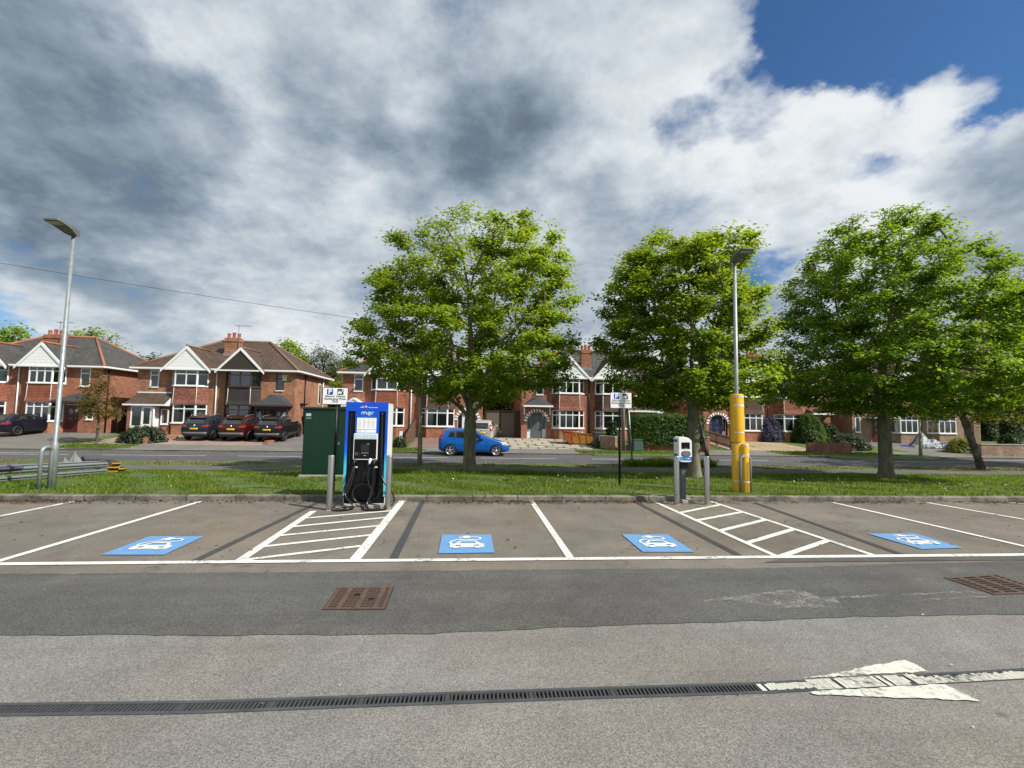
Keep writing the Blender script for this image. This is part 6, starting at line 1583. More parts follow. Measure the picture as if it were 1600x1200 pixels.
def make_car(key, sp, loc, rz, paint, label, rimmat, group=None, plates=True, tilt=None):
    root = thing('parked_car' if 'moving' not in sp else 'moving_car', loc, label, 'car', rz, group)
    if tilt: root.rotation_euler = (tilt[0], tilt[1], rz)
    if key not in CARS: CARS[key] = car_body_mesh(sp)
    me, bvh = CARS[key]; me = me.copy(); me.materials.clear(); me.materials.append(paint); b = bpy.data.objects.new('body', me); link(b, root)
    def pt(name, quads, axis, side, mat, off=.006, parent=None, n=8, m=5):
        V = []; F = []
        for q in quads:
            v, f = patch(bvh, q, axis, side, off, n, m); k = len(V); V += v; F += [tuple(i + k for i in g) for g in f]
        if not F: return None
        bm_ = bmesh.new(); vs = [bm_.verts.new(v) for v in V]
        for f in F:
            try: bm_.faces.new([vs[i] for i in f])
            except Exception: pass
        bmesh.ops.delete(bm_, geom=[v for v in bm_.verts if not v.link_faces], context='VERTS')
        me_ = bpy.data.meshes.new(name); bm_.to_mesh(me_); bm_.free(); me_.materials.append(mat)
        me_.polygons.foreach_set('use_smooth', np.ones(len(me_.polygons), dtype=bool))
        o = bpy.data.objects.new(name, me_); link(o, parent or root); so = o.modifiers.new('sheet', 'SOLIDIFY'); so.thickness = .012; so.offset = -1; return o
    for s in (-1, 1):
        for k, q in enumerate(sp['side_windows']): pt('side_window', [q], 'y', s, M['carglass'])
        pt('sill_trim', [[(sp['axles'][0] + sp['wr'] + .1, sp['sill'][0]), (sp['axles'][1] - sp['wr'] - .1, sp['sill'][0]), (sp['axles'][1] - sp['wr'] - .1, sp['sill'][1]), (sp['axles'][0] + sp['wr'] + .1, sp['sill'][1])]], 'y', s, M['trim'] if sp.get('cladding') else paint, .008)
        for q in sp['seams']:
            pt('door_seam', [q], 'y', s, M['black'], .0025, n=2, m=10)
        for q in sp['handles']: h_ = pt('door_handle', [q], 'y', s, paint, .03, n=3, m=2)
    pt('windscreen', [sp['screen']], 'x', 1, M['carglass'])
    pt('rear_window', [sp['rear_window']], 'x', -1, M['carglass'])
    for q in sp['taillights']:
        for s in (1, -1): pt('tail_light', [[(s * u, v) for u, v in q]], 'x', -1, M['taillight'], .010)
    for q in sp.get('taillights_side', []):
        for s in (1, -1): pt('tail_light', [q], 'y', s, M['taillight'], .008)
    for q in sp['headlights']:
        for s in (1, -1): pt('headlight', [[(s * u, v) for u, v in q]], 'x', 1, M['headlight'], .010)
    for q in sp.get('headlights_side', []):
        for s in (1, -1): pt('headlight', [q], 'y', s, M['headlight'], .006)
    if sp.get('rear_bumper'): pt('rear_bumper', [sp['rear_bumper']], 'x', -1, M['sill_grey'], .012); pt('rear_skirt', [sp['rear_skirt']], 'x', -1, M['trim'], .010)
    if sp.get('grille'): pt('grille', [sp['grille']], 'x', 1, M['black'], .008)
    u, v = sp['plate']; pt('number_plate', [[(-.26, v - .055), (.26, v - .055), (.26, v + .055), (-.26, v + .055)]], 'x', -1, M['plate'], .016, n=4, m=3)
    pt('badge', [[(-.05, sp['badge'] - .05), (.05, sp['badge'] - .05), (.05, sp['badge'] + .05), (-.05, sp['badge'] + .05)]], 'x', -1, M['alloy'], .012, n=3, m=3)
    for x in sp['axles']:
        for s in (-1, 1): wheel(root, x, s * (sp['W'] / 2 - .012), sp['wr'], s, rimmat)
    for s in (-1, 1):
        mx, mz = sp['mirror']; mb = MB(); y = s * (sp['W'] / 2 - .06); mb.add([(mx - .09, y, mz - .06), (mx + .08, y, mz - .06), (mx + .08, y + s * .20, mz - .05), (mx - .09, y + s * .22, mz - .05), (mx - .09, y, mz + .04), (mx + .05, y, mz + .03), (mx + .05, y + s * .19, mz + .08), (mx - .09, y + s * .21, mz + .09)], [(0, 1, 2, 3), (4, 5, 6, 7), (0, 1, 5, 4), (1, 2, 6, 5), (2, 3, 7, 6), (3, 0, 4, 7)]); mb.build('wing_mirror', paint, root, .02)
        if sp.get('rails'):
            x0, x1, z = sp['rails']; yy = s * (sp['W'] * .5 * .66); mb = MB(); mb.tube([(x0, yy, z - .03), (x0 + .12, yy, z + .04), (x1 - .15, yy, z + .05), (x1, yy, z - .02)], .016, 6); mb.build('roof_rail', M['alloy'], root)
    mb = MB(); mb.box(sp['axles'][0] + sp['wr'] + .08, sp['axles'][1] - sp['wr'] - .08, -sp['W'] * .42, sp['W'] * .42, .17, .30); mb.build('underside', M['black'], root)
    if sp.get('spoiler'):
        x, z, w_ = sp['spoiler']; mb = MB(); mb.add([(x - .14, -w_, z - .05), (x + .10, -w_, z), (x + .10, w_, z), (x - .14, w_, z - .05), (x - .14, -w_, z - .08), (x + .1, -w_, z - .04), (x + .1, w_, z - .04), (x - .14, w_, z - .08)], [(0, 1, 2, 3), (7, 6, 5, 4), (0, 4, 5, 1), (1, 5, 6, 2), (2, 6, 7, 3), (3, 7, 4, 0)]); mb.build('spoiler', paint, root, .012)
    return root
ST = lambda L: [0, .03, .08, .16, .28, .42, .58, .76, .95, 1.2, 1.5, 1.8, 2.05, 2.3, 2.55, 2.8, 3.05, 3.3, L - .62, L - .42, L - .25, L - .12, L - .04, L]
NOTE = dict(L=4.08, W=1.69, wr=.315, axles=(.68, 3.28), stations=ST(4.08), moving=1,
    top=[(0, .80), (.03, .95), (.10, 1.10), (.22, 1.28), (.36, 1.44), (.55, 1.50), (1.0, 1.535), (1.6, 1.53), (2.0, 1.47), (2.45, 1.24), (2.9, .99), (3.1, .94), (3.5, .87), (3.8, .76), (3.98, .64), (4.08, .50)],
    bot=[(0, .38), (.1, .27), (.5, .20), (3.6, .20), (3.95, .24), (4.08, .32)], belt=[(0, .95), (.3, 1.02), (1.2, .98), (2.9, .92), (3.3, .86), (4.08, .6)],
    wid=[(0, .72), (.03, .82), (.12, .92), (.35, .985), (.8, 1), (3.1, 1), (3.6, .94), (3.9, .80), (4.03, .62), (4.08, .48)],
    side_windows=[[(.52, 1.06), (.92, 1.03), (.92, 1.41), (.66, 1.40)], [(.97, 1.03), (1.68, 1.00), (1.66, 1.44), (.97, 1.42)], [(1.76, 1.00), (2.62, .98), (2.12, 1.36), (1.74, 1.44)]],
    seams=[[(1.70, .30), (1.715, .30), (1.735, 1.0), (1.72, 1.0)], [(.95, .62), (.962, .62), (.955, 1.02), (.943, 1.02)], [(2.72, .32), (2.735, .32), (2.70, .93), (2.685, .93)]],
    handles=[[(1.50, .90), (1.66, .90), (1.66, .93), (1.50, .93)], [(2.44, .88), (2.60, .88), (2.60, .91), (2.44, .91)]], sill=(.22, .30),
    screen=[(-.58, 1.02), (.58, 1.02), (.50, 1.43), (-.50, 1.43)], rear_window=[(-.50, 1.02), (.50, 1.02), (.44, 1.36), (-.44, 1.36)],
    taillights=[[(.60, .85), (.70, .85), (.62, 1.28), (.54, 1.28)]], taillights_side=[[(.05, .86), (.16, .88), (.34, 1.28), (.22, 1.26)]],
    headlights=[[(.42, .60), (.70, .64), (.70, .80), (.46, .74)]], headlights_side=[[(3.62, .64), (3.94, .58), (3.86, .72), (3.55, .80)]], grille=[(-.35, .50), (.35, .50), (.35, .58), (-.35, .58)],
    plate=(0, .72), badge=.93, mirror=(2.45, 1.02), spoiler=(.36, 1.47, .48))
SUV = dict(L=4.40, W=1.84, wr=.345, axles=(.82, 3.46), stations=ST(4.40), cladding=1, tumble=.20,
    top=[(0, .86), (.03, .98), (.09, 1.08), (.18, 1.18), (.34, 1.40), (.50, 1.55), (.8, 1.62), (1.4, 1.655), (2.0, 1.63), (2.3, 1.55), (2.8, 1.24), (3.1, 1.10), (3.5, 1.05), (4.0, .98), (4.25, .86), (4.40, .62)],
    bot=[(0, .46), (.12, .32), (.5, .24), (3.9, .24), (4.25, .28), (4.40, .38)], belt=[(0, 1.05), (.4, 1.10), (1.5, 1.07), (3.0, 1.03), (3.4, 1.0), (4.4, .7)],
    wid=[(0, .80), (.03, .88), (.12, .95), (.35, .99), (.8, 1), (3.5, 1), (4.0, .94), (4.25, .82), (4.36, .68), (4.40, .58)],
    side_windows=[[(.62, 1.16), (1.05, 1.13), (1.05, 1.48), (.74, 1.45)], [(1.12, 1.13), (1.92, 1.11), (1.90, 1.53), (1.12, 1.50)], [(2.0, 1.11), (2.90, 1.09), (2.42, 1.44), (1.98, 1.53)]],
    seams=[[(1.94, .36), (1.955, .36), (1.965, 1.1), (1.95, 1.1)], [(1.08, .66), (1.092, .66), (1.09, 1.12), (1.078, 1.12)], [(2.98, .38), (2.995, .38), (2.96, 1.05), (2.945, 1.05)]],
    handles=[[(1.70, 1.0), (1.88, 1.0), (1.88, 1.03), (1.70, 1.03)], [(2.72, .98), (2.90, .98), (2.90, 1.01), (2.72, 1.01)]], sill=(.26, .44),
    screen=[(-.64, 1.15), (.64, 1.15), (.54, 1.53), (-.54, 1.53)], rear_window=[(-.60, 1.13), (.60, 1.13), (.52, 1.50), (-.52, 1.50)],
    taillights=[[(.50, .97), (.80, .95), (.80, 1.07), (.50, 1.06)]], taillights_side=[[(.02, .95), (.32, .98), (.36, 1.08), (.06, 1.07)]],
    headlights=[[(.48, .84), (.78, .82), (.76, .94), (.50, .94)]], grille=[(-.42, .62), (.42, .62), (.42, .84), (-.42, .84)],
    rear_bumper=[(-.80, .52), (.80, .52), (.80, .62), (-.80, .62)], rear_skirt=[(-.74, .36), (.74, .36), (.78, .515), (-.78, .515)],
    plate=(0, .84), badge=1.05, mirror=(2.72, 1.14), rails=(.75, 2.05, 1.66), spoiler=(.47, 1.60, .56))
HATCH = dict(L=4.05, W=1.75, wr=.325, axles=(.70, 3.25), stations=ST(4.05), tumble=.26,
    top=[(0, .72), (.03, .88), (.12, .98), (.25, 1.10), (.50, 1.28), (.85, 1.40), (1.3, 1.445), (1.75, 1.43), (2.1, 1.34), (2.6, 1.07), (2.85, .98), (3.2, .93), (3.6, .82), (3.85, .68), (4.0, .54), (4.05, .46)],
    bot=[(0, .38), (.1, .26), (.5, .19), (3.6, .19), (3.95, .24), (4.05, .30)], belt=[(0, .95), (.4, 1.0), (1.5, .96), (2.8, .90), (3.3, .84), (4.05, .55)],
    wid=[(0, .76), (.03, .86), (.12, .94), (.35, .985), (.8, 1), (3.1, 1), (3.6, .93), (3.88, .78), (4.0, .6), (4.05, .48)],
    side_windows=[[(.85, 1.06), (1.12, 1.04), (1.14, 1.31), (1.02, 1.28)], [(1.20, 1.04), (1.72, 1.0), (1.70, 1.35), (1.22, 1.32)], [(1.78, 1.0), (2.50, .97), (2.12, 1.25), (1.77, 1.35)]],
    seams=[[(1.74, .28), (1.755, .28), (1.755, 1.0), (1.74, 1.0)], [(2.68, .30), (2.695, .30), (2.66, .9), (2.645, .9)]],
    handles=[[(2.38, .86), (2.54, .86), (2.54, .89), (2.38, .89)]], sill=(.21, .30),
    screen=[(-.58, 1.02), (.58, 1.02), (.48, 1.33), (-.48, 1.33)], rear_window=[(-.52, .99), (.52, .99), (.42, 1.26), (-.42, 1.26)],
    taillights=[[(.40, .76), (.72, .74), (.74, .90), (.48, .88)]], taillights_side=[[(.03, .74), (.26, .80), (.30, .92), (.06, .89)]],
    headlights=[[(.40, .56), (.70, .58), (.68, .72), (.44, .68)]], grille=[(-.4, .42), (.4, .42), (.4, .52), (-.4, .52)],
    plate=(0, .48), badge=.80, mirror=(2.42, .98), spoiler=(.62, 1.30, .5))
p_blue = carpaint('metallic_blue_paint', (.004, .115, .46)); p_dark = carpaint('dark_blue_grey_paint', (.016, .022, .034)); p_red = carpaint('copper_red_paint', (.048, .0075, .0045)); p_black = carpaint('black_car_paint', (.010, .011, .013)); p_navy = carpaint('navy_black_paint', (.010, .012, .022)); p_pale = carpaint('pale_beige_paint', (.52, .50, .45))
# moving blue car on the far lane
wa_, wb_ = G(703, 712.5), G(776, 713.5)
ycar = (wa_.y + wb_.y) / 2
make_car('note', NOTE, (wa_.x - NOTE['axles'][0], ycar + .82, -.535), 0.0, p_blue, 'bright blue hatchback driving to the right along the road behind the big tree', M['alloy'], group=None)
SL = math.atan2(gz(35) - gz(32), 3.0)
def parked(key, sp, px, py, paint, label, rim, group, dx=0):
    q = G(px, py); make_car(key, sp, (q.x + dx, q.y, gz(q.y) + .02), math.pi / 2, paint, label, rim, group, tilt=(0, -SL))
parked('suv', SUV, 302, 690, p_dark, 'dark blue grey SUV parked on the left of the three before the brown roofed house', M['alloy'], 'parked SUVs in front of the houses')
parked('suv', SUV, 359.5, 691, p_red, 'copper red SUV parked in the middle of the three before the brown roofed house', M['alloy_dark'], 'parked SUVs in front of the houses')
parked('suv', SUV, 416, 692, p_black, 'black SUV parked on the right of the three, beside the black railing', M['alloy_dark'], 'parked SUVs in front of the houses')
q = G(28, 682.2); th_ = math.radians(84); ox, oy = HATCH['axles'][0], -HATCH['W'] / 2
make_car('hatch', HATCH, (q.x - (ox * math.cos(th_) - oy * math.sin(th_)), q.y - (ox * math.sin(th_) + oy * math.cos(th_)), gz(q.y) + .06), th_, p_navy, 'dark navy hatchback parked at an angle before the far left house', M['alloy_dark'], tilt=(0, -.045))
q = G(752, 690); make_car('white', {**NOTE, 'moving': None} if False else {k: v for k, v in NOTE.items() if k != 'moving'}, (q.x, 33.1, gz(33) + .05), math.radians(84), p_pale, 'pale beige hatchback parked on the red driveway, mostly hidden behind the blue car', M['alloy'], tilt=(0, -SL))

# ------------------------------------------------------------------ skip, bin, tarpaulin
q = G(894, 695); sk = thing('rubble_skip', (q.x, q.y, gz(q.y) + .0), 'orange and yellow skip heaped with pale rubble on the slab driveway', 'skip', math.radians(-4)); sk.scale = (.74, .9, 1)
m_sk = M['skipred']
L0, L1, wd = 2.05, 3.15, 1.25
def hull(h0, h1, i0=0.0): return None
V = [(-.35, 0, .12), (1.75, 0, .12), (1.75, wd, .12), (-.35, wd, .12), (-.85, 0, .98), (2.15, 0, .72), (2.15, wd, .72), (-.85, wd, .98)]
mb = MB(); mb.add(V, [(0, 1, 2, 3), (0, 4, 5, 1), (2, 6, 7, 3), (3, 7, 4, 0), (1, 5, 6, 2)]); o = mb.build('tub', M['skipyellow'], sk, fix=False); so = o.modifiers.new('plate', 'SOLIDIFY'); so.thickness = .03
mb = MB(); mb.add([(-.353, -.02, .12), (-.05, -.02, .12), (-.05, -.02, .95), (-.853, -.02, .98)], [(0, 1, 2, 3)]); mb.add([(-.36, -.02, .12), (-.86, -.02, .98), (-.86, wd + .02, .98), (-.36, wd + .02, .12)], [(0, 1, 2, 3)]); o = mb.build('red_end', M['skipred'], sk, fix=False); so = o.modifiers.new('plate', 'SOLIDIFY'); so.thickness = .02
mb = MB(); mb.bar((-.87, -.03, .98), (2.17, -.03, .72), .06, .07); mb.bar((-.87, wd + .03, .98), (2.17, wd + .03, .72), .06, .07); mb.bar((-.86, -.03, .98), (-.86, wd + .03, .98), .06, .07); mb.bar((2.15, -.03, .72), (2.15, wd + .03, .72), .06, .07); mb.build('rim_rail', M['skipred'], sk)
mb = MB()
for x in (.1, .8, 1.5): mb.bar((x, -.03, .13), (x - .12, -.03, .88 - .08 * x), .05, .05, up=(0, 1, 0))
mb.build('rib', M['skipyellow'], sk)
# rubble heap of broken boards and lumps in the skip is its load
rb_ = bpy.data.objects.new('rubble', None); bpy.data.objects.remove(rb_)
mb = MB(); rn = random.Random(11)
for i in range(130):
    u, v = rn.random(), rn.random(); x = -.75 + 2.75 * u; y = .08 + v * (wd - .16); z = .95 - .09 * (x + .8) + .22 * math.sin(math.pi * u) * math.sin(math.pi * v) * rn.uniform(.4, 1.1) - .12
    a = rn.uniform(0, 6.28); l = rn.uniform(.08, .40); d = Vector((math.cos(a), math.sin(a), rn.uniform(-.3, .5))).normalized() * l
    mb.bar(Vector((x, y, z)) - d / 2, Vector((x, y, z)) + d / 2, rn.uniform(.05, .22), rn.uniform(.03, .10))
mb.box(-.72, 2.0, .04, wd - .04, .2, .66)
ho = mb.build('rubble_heap', M['rubble'], None, loc=(q.x, q.y, gz(q.y))); ho.rotation_euler = (0, 0, math.radians(-4)); ho.scale = (.74, .9, 1); tag(ho, 'heap of pale broken rubble and boards filling the skip', 'rubble')
q = G(934, 699); wb_ = thing('wheelie_bin', (q.x, q.y, gz(q.y)), 'dark grey wheelie bin with a white label beside the skip', 'wheelie bin')
mb = MB(); mb.add([(-.24, -.28, .06), (.24, -.28, .06), (.22, .26, .06), (-.22, .26, .06), (-.30, -.34, .98), (.30, -.34, .98), (.30, .38, .98), (-.30, .38, .98)], [(3, 2, 1, 0), (4, 5, 6, 7), (0, 1, 5, 4), (1, 2, 6, 5), (2, 3, 7, 6), (3, 0, 4, 7)]); mb.build('body', plain('dark_grey_bin_plastic', (.045, .048, .05), .5), wb_, .02)
mb = MB(); mb.add([(-.33, -.38, .985), (.33, -.38, .985), (.33, .42, .985), (-.33, .42, .985), (-.30, -.34, 1.05), (.30, -.34, 1.05), (.28, .40, 1.10), (-.28, .40, 1.10)], [(3, 2, 1, 0), (4, 5, 6, 7), (0, 1, 5, 4), (1, 2, 6, 5), (2, 3, 7, 6), (3, 0, 4, 7)]); mb.build('lid', M['trim'], wb_, .02)
for s in (-1, 1): mb = MB(); mb.lathe([(0, s * .24), (.10, s * .24), (.10, s * .30), (0, s * .30)], (0, 0, 0), 'x', 14); w_ = mb.build('wheel', M['rubber'], wb_, loc=(0, .24, .10))
mb = MB(); mb.add([(-.02, -.343, .48), (.16, -.343, .48), (.16, -.355, .80), (-.02, -.355, .80)], [(0, 1, 2, 3)]); o = mb.build('white_label', M['signwhite'], wb_, fix=False); so = o.modifiers.new('sheet', 'SOLIDIFY'); so.thickness = .006
mb = MB(); mb.bar((-.25, .44, 1.0), (.25, .44, 1.0), .04, .04); mb.build('handle', M['trim'], wb_)
# tarpaulin heap
def crumple(name, c, rx, ry, h, mat, seed, parent=None, peaks=((.0, .0, 1, .5),), n=44, label=None, cat=None):
    rn = random.Random(seed); V = []; F = []; ph = [rn.uniform(0, 6) for _ in range(8)]
    for j in range(n + 1):
        for i in range(n + 1):
            u, v = -1 + 2 * i / n, -1 + 2 * j / n; z = 0
            for (a, b, k, s) in peaks: z = max(z, k * math.exp(-((u - a) ** 2 + (v - b) ** 2) / s ** 2))
            e_ = max(abs(u), abs(v)); r_ = math.hypot(u, v); z *= max(0, 1 - r_ ** 4)
            z += .06 * abs(math.sin(9 * u + 4 * v + ph[0])) * (1 - r_ * .6) + .04 * abs(math.sin(17 * u - 11 * v + ph[1])) + .03 * math.sin(23 * v + ph[2])
            z = max(z, .0) if r_ < 1.05 + .1 * math.sin(7 * math.atan2(v, u) + ph[3]) else -.05
            V.append((u * rx + .03 * math.sin(13 * v + ph[4]), v * ry, z * h))
    F = [(j * (n + 1) + i, j * (n + 1) + i + 1, (j + 1) * (n + 1) + i + 1, (j + 1) * (n + 1) + i) for j in range(n) for i in range(n)]
    o = mesh_np(name, V, F, mat, parent, True, c); 
    if label: tag(o, label, cat)
    return o
q = G(1470, 701)
th = thing('tarpaulin_heap', (q.x, q.y + .9, gz(q.y + .9)), 'crumpled silver and blue tarpaulin heap on the right driveway by the far lamp column', 'tarpaulin')
crumple('silver_sheet', (-.1, 0, .02), 1.5, 1.0, 1.05, M['tarp'], 3, th, ((-.35, .1, 1, .45), (.25, -.1, .55, .4), (.6, 0, .35, .3)))
crumple('blue_sheet', (.75, -.45, .0), 1.0, .6, .40, M['tarpblue'], 8, th, ((0, .1, .8, .6),))
crumple('blue_sheet', (-1.6, .3, .0), .9, .45, .22, M['tarpblue'], 12, th, ((0, .1, .6, .6),))
# ================================================================== TREES AND PLANTS
m_leaf = leaf_mat('maple_leaf', (.130, .212, .015), (.46, .64, .035), .34, (1.35, 1.04, .5))
m_leaf_b = leaf_mat('deep_maple_leaf', (.105, .192, .014), (.38, .59, .03), .38, (1.3, 1.06, .6))
m_leaf_y = leaf_mat('young_yellow_leaf', (.13, .165, .020), (.36, .42, .04), .35, (1.2, .95, .6))
m_leaf_d = leaf_mat('dark_evergreen_leaf', (.028, .055, .014), (.06, .11, .02), .4, (1.3, 1.1, .7))
m_leaf_g = leaf_mat('grey_green_leaf', (.085, .105, .040), (.16, .20, .06), .35, (1.2, 1.05, .8))
m_leaf_o = leaf_mat('orange_tinged_leaf', (.085, .095, .016), (.22, .20, .02), .4, (1.6, .75, .5))
m_leaf_h = leaf_mat('hedge_leaf', (.050, .105, .014), (.12, .22, .02), .4, (1.3, 1.05, .6))
m_purple = leaf_mat('purple_blossom', (.10, .09, .20), (.12, .10, .22), .5, (.7, .8, 1.3))
m_juniper = leaf_mat('juniper_sprays', (.060, .085, .045), (.08, .11, .05), .4, (1.1, 1.05, .9))
m_bark = bark('grey_brown_bark', (.185, .165, .12)); m_bark_d = bark('dark_bark', (.075, .062, .050))

def leaf_cloud(centres, normals, size, rs, fold=.22, aspect=.95):
    """folded kite-shaped leaves at the given places"""
    n = len(centres); nr = normals / np.linalg.norm(normals, axis=1, keepdims=True)
    t_ = rs.normal(size=(n, 3)); t_[:, 2] -= .25; t_ -= nr * np.sum(t_ * nr, axis=1, keepdims=True); t_ /= np.linalg.norm(t_, axis=1, keepdims=True)
    b = np.cross(nr, t_); s = size * rs.uniform(.65, 1.25, size=(n, 1))
    base = centres - t_ * s * .5; tip = centres + t_ * s * .5 - nr * s * .12
    l = centres + b * s * aspect * .5 + nr * s * fold - t_ * s * .05; r = centres - b * s * aspect * .5 + nr * s * fold - t_ * s * .05
    V = np.empty((n * 4, 3)); V[0::4] = base; V[1::4] = r; V[2::4] = tip; V[3::4] = l
    F = np.arange(n * 4).reshape(n, 4); return V, F

def grow(base, trunk_r, fork_h, profile, seed, n_att=700, step=.28, lean=(0, 0), dens=.45, min_d=.42, lump=.16, depth=1.0, shell=.45, carve=-9, limbs=0):
    """branch skeleton by growing towards points scattered through the crown; heights and radii in metres above base"""
    rs = np.random.RandomState(seed)
    hs = np.array([p_[0] for p_ in profile]); rl = np.array([p_[1] for p_ in profile]); rr = np.array([p_[2] for p_ in profile]); cxm = (rr - rl) / 2; rad = (rl + rr) / 2
    pts = []; wts = np.interp(np.linspace(hs[0], hs[-1], 200), hs, rad) ** 2 + .05; hh = np.linspace(hs[0], hs[-1], 200); cdf = np.cumsum(wts) / wts.sum(); tries = 0
    ph = rs.uniform(0, 6.28, 6)
    while len(pts) < n_att and tries < n_att * 60:
        tries += 1; h = np.interp(rs.rand(), cdf, hh); a = rs.uniform(0, 2 * np.pi); R0_ = np.interp(h, hs, rad); c0 = np.interp(h, hs, cxm)
        lm = 1 - lump * (.5 + .5 * math.sin(3 * a + 2.1 * h + ph[0]) * math.cos(1.7 * h + 2 * a + ph[1])) - lump * .5 * (.5 + .5 * math.sin(7 * a + 3.3 * h + ph[2]))
        r_ = R0_ * lm * rs.rand() ** shell; p_ = np.array([c0 + r_ * math.cos(a), r_ * math.sin(a) * depth, h])
        q3 = (math.sin(p_[0] * 2.0 + ph[3]) * math.sin(p_[1] * 1.9 + ph[4]) + math.sin(p_[2] * 2.1 + ph[5] + p_[0] * .7) * math.sin(p_[0] * 1.3 - p_[1] * 1.6 + ph[0]) + .6 * math.sin(p_[1] * 3.7 + ph[1]) * math.sin(p_[2] * 3.3 + p_[0] * 2.2 + ph[2]))
        if q3 < carve: continue
        if pts and np.min(np.sum((np.array(pts[-400:]) - p_) ** 2, axis=1)) < min_d ** 2: continue
        pts.append(p_)
    att = np.array(pts); nodes = []; par = []
    k = max(3, int(fork_h / .25))
    for i in range(k + 1): nodes.append(np.array([lean[0] * (i / k), lean[1] * (i / k), fork_h * i / k])); par.append(i - 1)
    top = nodes[-1]; H_ = hs[-1] - fork_h; m = int(H_ * .45 / step); cur = k; p_ = top.copy()
    for i in range(m):
        p_ = p_ + np.array([lean[0] * .05 + rs.uniform(-.08, .08), rs.uniform(-.08, .08), step]); nodes.append(p_.copy()); par.append(cur); cur = len(nodes) - 1
    for j in range(limbs):
        a = 2 * math.pi * (j + rs.uniform(-.2, .2)) / limbs; el = rs.uniform(.70, 1.20); p_ = nodes[k - (j % 3)].copy(); cur = k - (j % 3); ln = H_ * rs.uniform(.34, .46)
        for i in range(int(ln / step)):
            el = min(1.35, el + .035); d = np.array([math.cos(a) * math.cos(el), math.sin(a) * math.cos(el), math.sin(el)]) + rs.normal(size=3) * .07
            p_ = p_ + d * step; R0_ = np.interp(p_[2], hs, rad)
            if math.hypot(p_[0], p_[1]) > R0_ * .7: break
            nodes.append(p_.copy()); par.append(cur); cur = len(nodes) - 1
    N = np.array(nodes); alive = np.ones(len(att), bool)
    first = k - 1
    d2 = np.full(len(att), 1e9); near = np.zeros(len(att), int); seen = first
    for it in range(90):
        new = N[seen:]
        if len(new):
            dd = ((att[:, None, :] - new[None, :, :]) ** 2).sum(-1); j = dd.argmin(1); v = dd[np.arange(len(att)), j]; b_ = v < d2; d2[b_] = v[b_]; near[b_] = j[b_] + seen
        seen = len(N); alive &= d2 > (.32 ** 2)
        if not alive.any(): break
        act = {}
        for i in np.where(alive)[0]: act.setdefault(near[i], []).append(i)
        add = []; ap = []
        for nd, lst_ in act.items():
            v = att[lst_] - N[nd]; v /= np.linalg.norm(v, axis=1, keepdims=True); d = v.sum(0) + rs.normal(size=3) * .12; d[2] += .12; L_ = np.linalg.norm(d)
            if L_ < 1e-3: continue
            q = N[nd] + d / L_ * step; add.append(q); ap.append(nd)
        if not add: break
        N = np.vstack([N, np.array(add)]); par += ap
        if len(N) > 9000: break
    return N, np.array(par), att, rs
def skeleton_mesh(N, par, trunk_r, name, mat, parent, expo=2.05, tip=.006, flare=1.45, thin=0):
    n = len(N); cnt = np.zeros(n); ch = [[] for _ in range(n)]
    for i in range(n):
        if par[i] >= 0: ch[par[i]].append(i)
    for i in range(n - 1, -1, -1):
        if not ch[i]: cnt[i] = 1
        if par[i] >= 0: cnt[par[i]] += cnt[i]
    # nodes are always appended after their parents, so one backward pass is enough
    rad = np.maximum(tip, trunk_r * (cnt / cnt[0]) ** (1 / expo))
    mb = MB(); st = [(0, None)]
    while st:
        i, p_ = st.pop(); chain = []
        if p_ is not None: chain.append((N[p_], min(rad[p_], rad[i] * 1.25)))
        while True:
            r_ = rad[i]; h = N[i][2]
            if p_ is None and h < .6: r_ = r_ * (1 + (flare - 1) * (1 - h / .6) ** 2)
            chain.append((N[i], r_))
            if not ch[i]: break
            c = sorted(ch[i], key=lambda q: -cnt[q])
            for q in c[1:]: st.append((q, i))
            i = c[0]
        if len(chain) > 1:
            big = chain[0][1]; mb.tube([c[0] for c in chain], [float(c[1]) for c in chain], 14 if big > .12 else (7 if big > .04 else 4), cap=False)
    o = mb.build(name, mat, parent, fix=False); return o, cnt, rad
def tree(name, label, base, trunk_r, fork_h, profile, seed, leafm, barkm, n_leaf=30000, leaf=.15, lean=(0, 0), n_att=700, group=None, spread=(.24, .24, .13), tipcut=5, sparse=None, depth=1.0, lump=.16, min_d=.42, step=.28, shell=.45, carve=-9, limbs=0, clump=2.4):
    root = thing(name, base, label, 'tree', group=group)
    N, par, att, rs = grow(base, trunk_r, fork_h, profile, seed, n_att, step, lean, lump=lump, depth=depth, min_d=min_d, shell=shell, carve=carve, limbs=limbs)
    o, cnt, rad = skeleton_mesh(N, par, trunk_r, 'trunk', barkm, root)
    tips = np.where((cnt <= tipcut) & (N[:, 2] > fork_h * .9))[0]
    w = rs.rand(len(tips)) ** clump + .02; 
    if sparse is not None: w = w * np.array([sparse(N[i]) for i in tips])
    idx = rs.choice(tips, n_leaf, p=w / w.sum()); c = N[idx] + rs.normal(size=(n_leaf, 3)) * np.array(spread)
    cen = np.array([0, 0, profile[len(profile) // 2][0]]); outw = c - cen; outw /= np.linalg.norm(outw, axis=1, keepdims=True) + 1e-6
    nrm = np.array([0, 0, 1.15]) + outw * .40 + rs.normal(size=(n_leaf, 3)) * .32
    V, F = leaf_cloud(c, nrm, leaf, rs); mesh_np('crown', V, F, leafm, root); return root
def prof_from(px0, Y, zb, rows, xs=1.0):
    """rows (py, pxl, pxr) measured on the photograph, turned into heights and half widths at distance Y"""
    out = []
    for py, l, r in sorted(rows, key=lambda q: -q[0]):
        a = at(l, py, Y); b = at(r, py, Y); out.append((a.z - zb, (px0 - a.x) * xs, (b.x - px0) * xs))
    return out
q = G(733, 738); Y1 = q.y
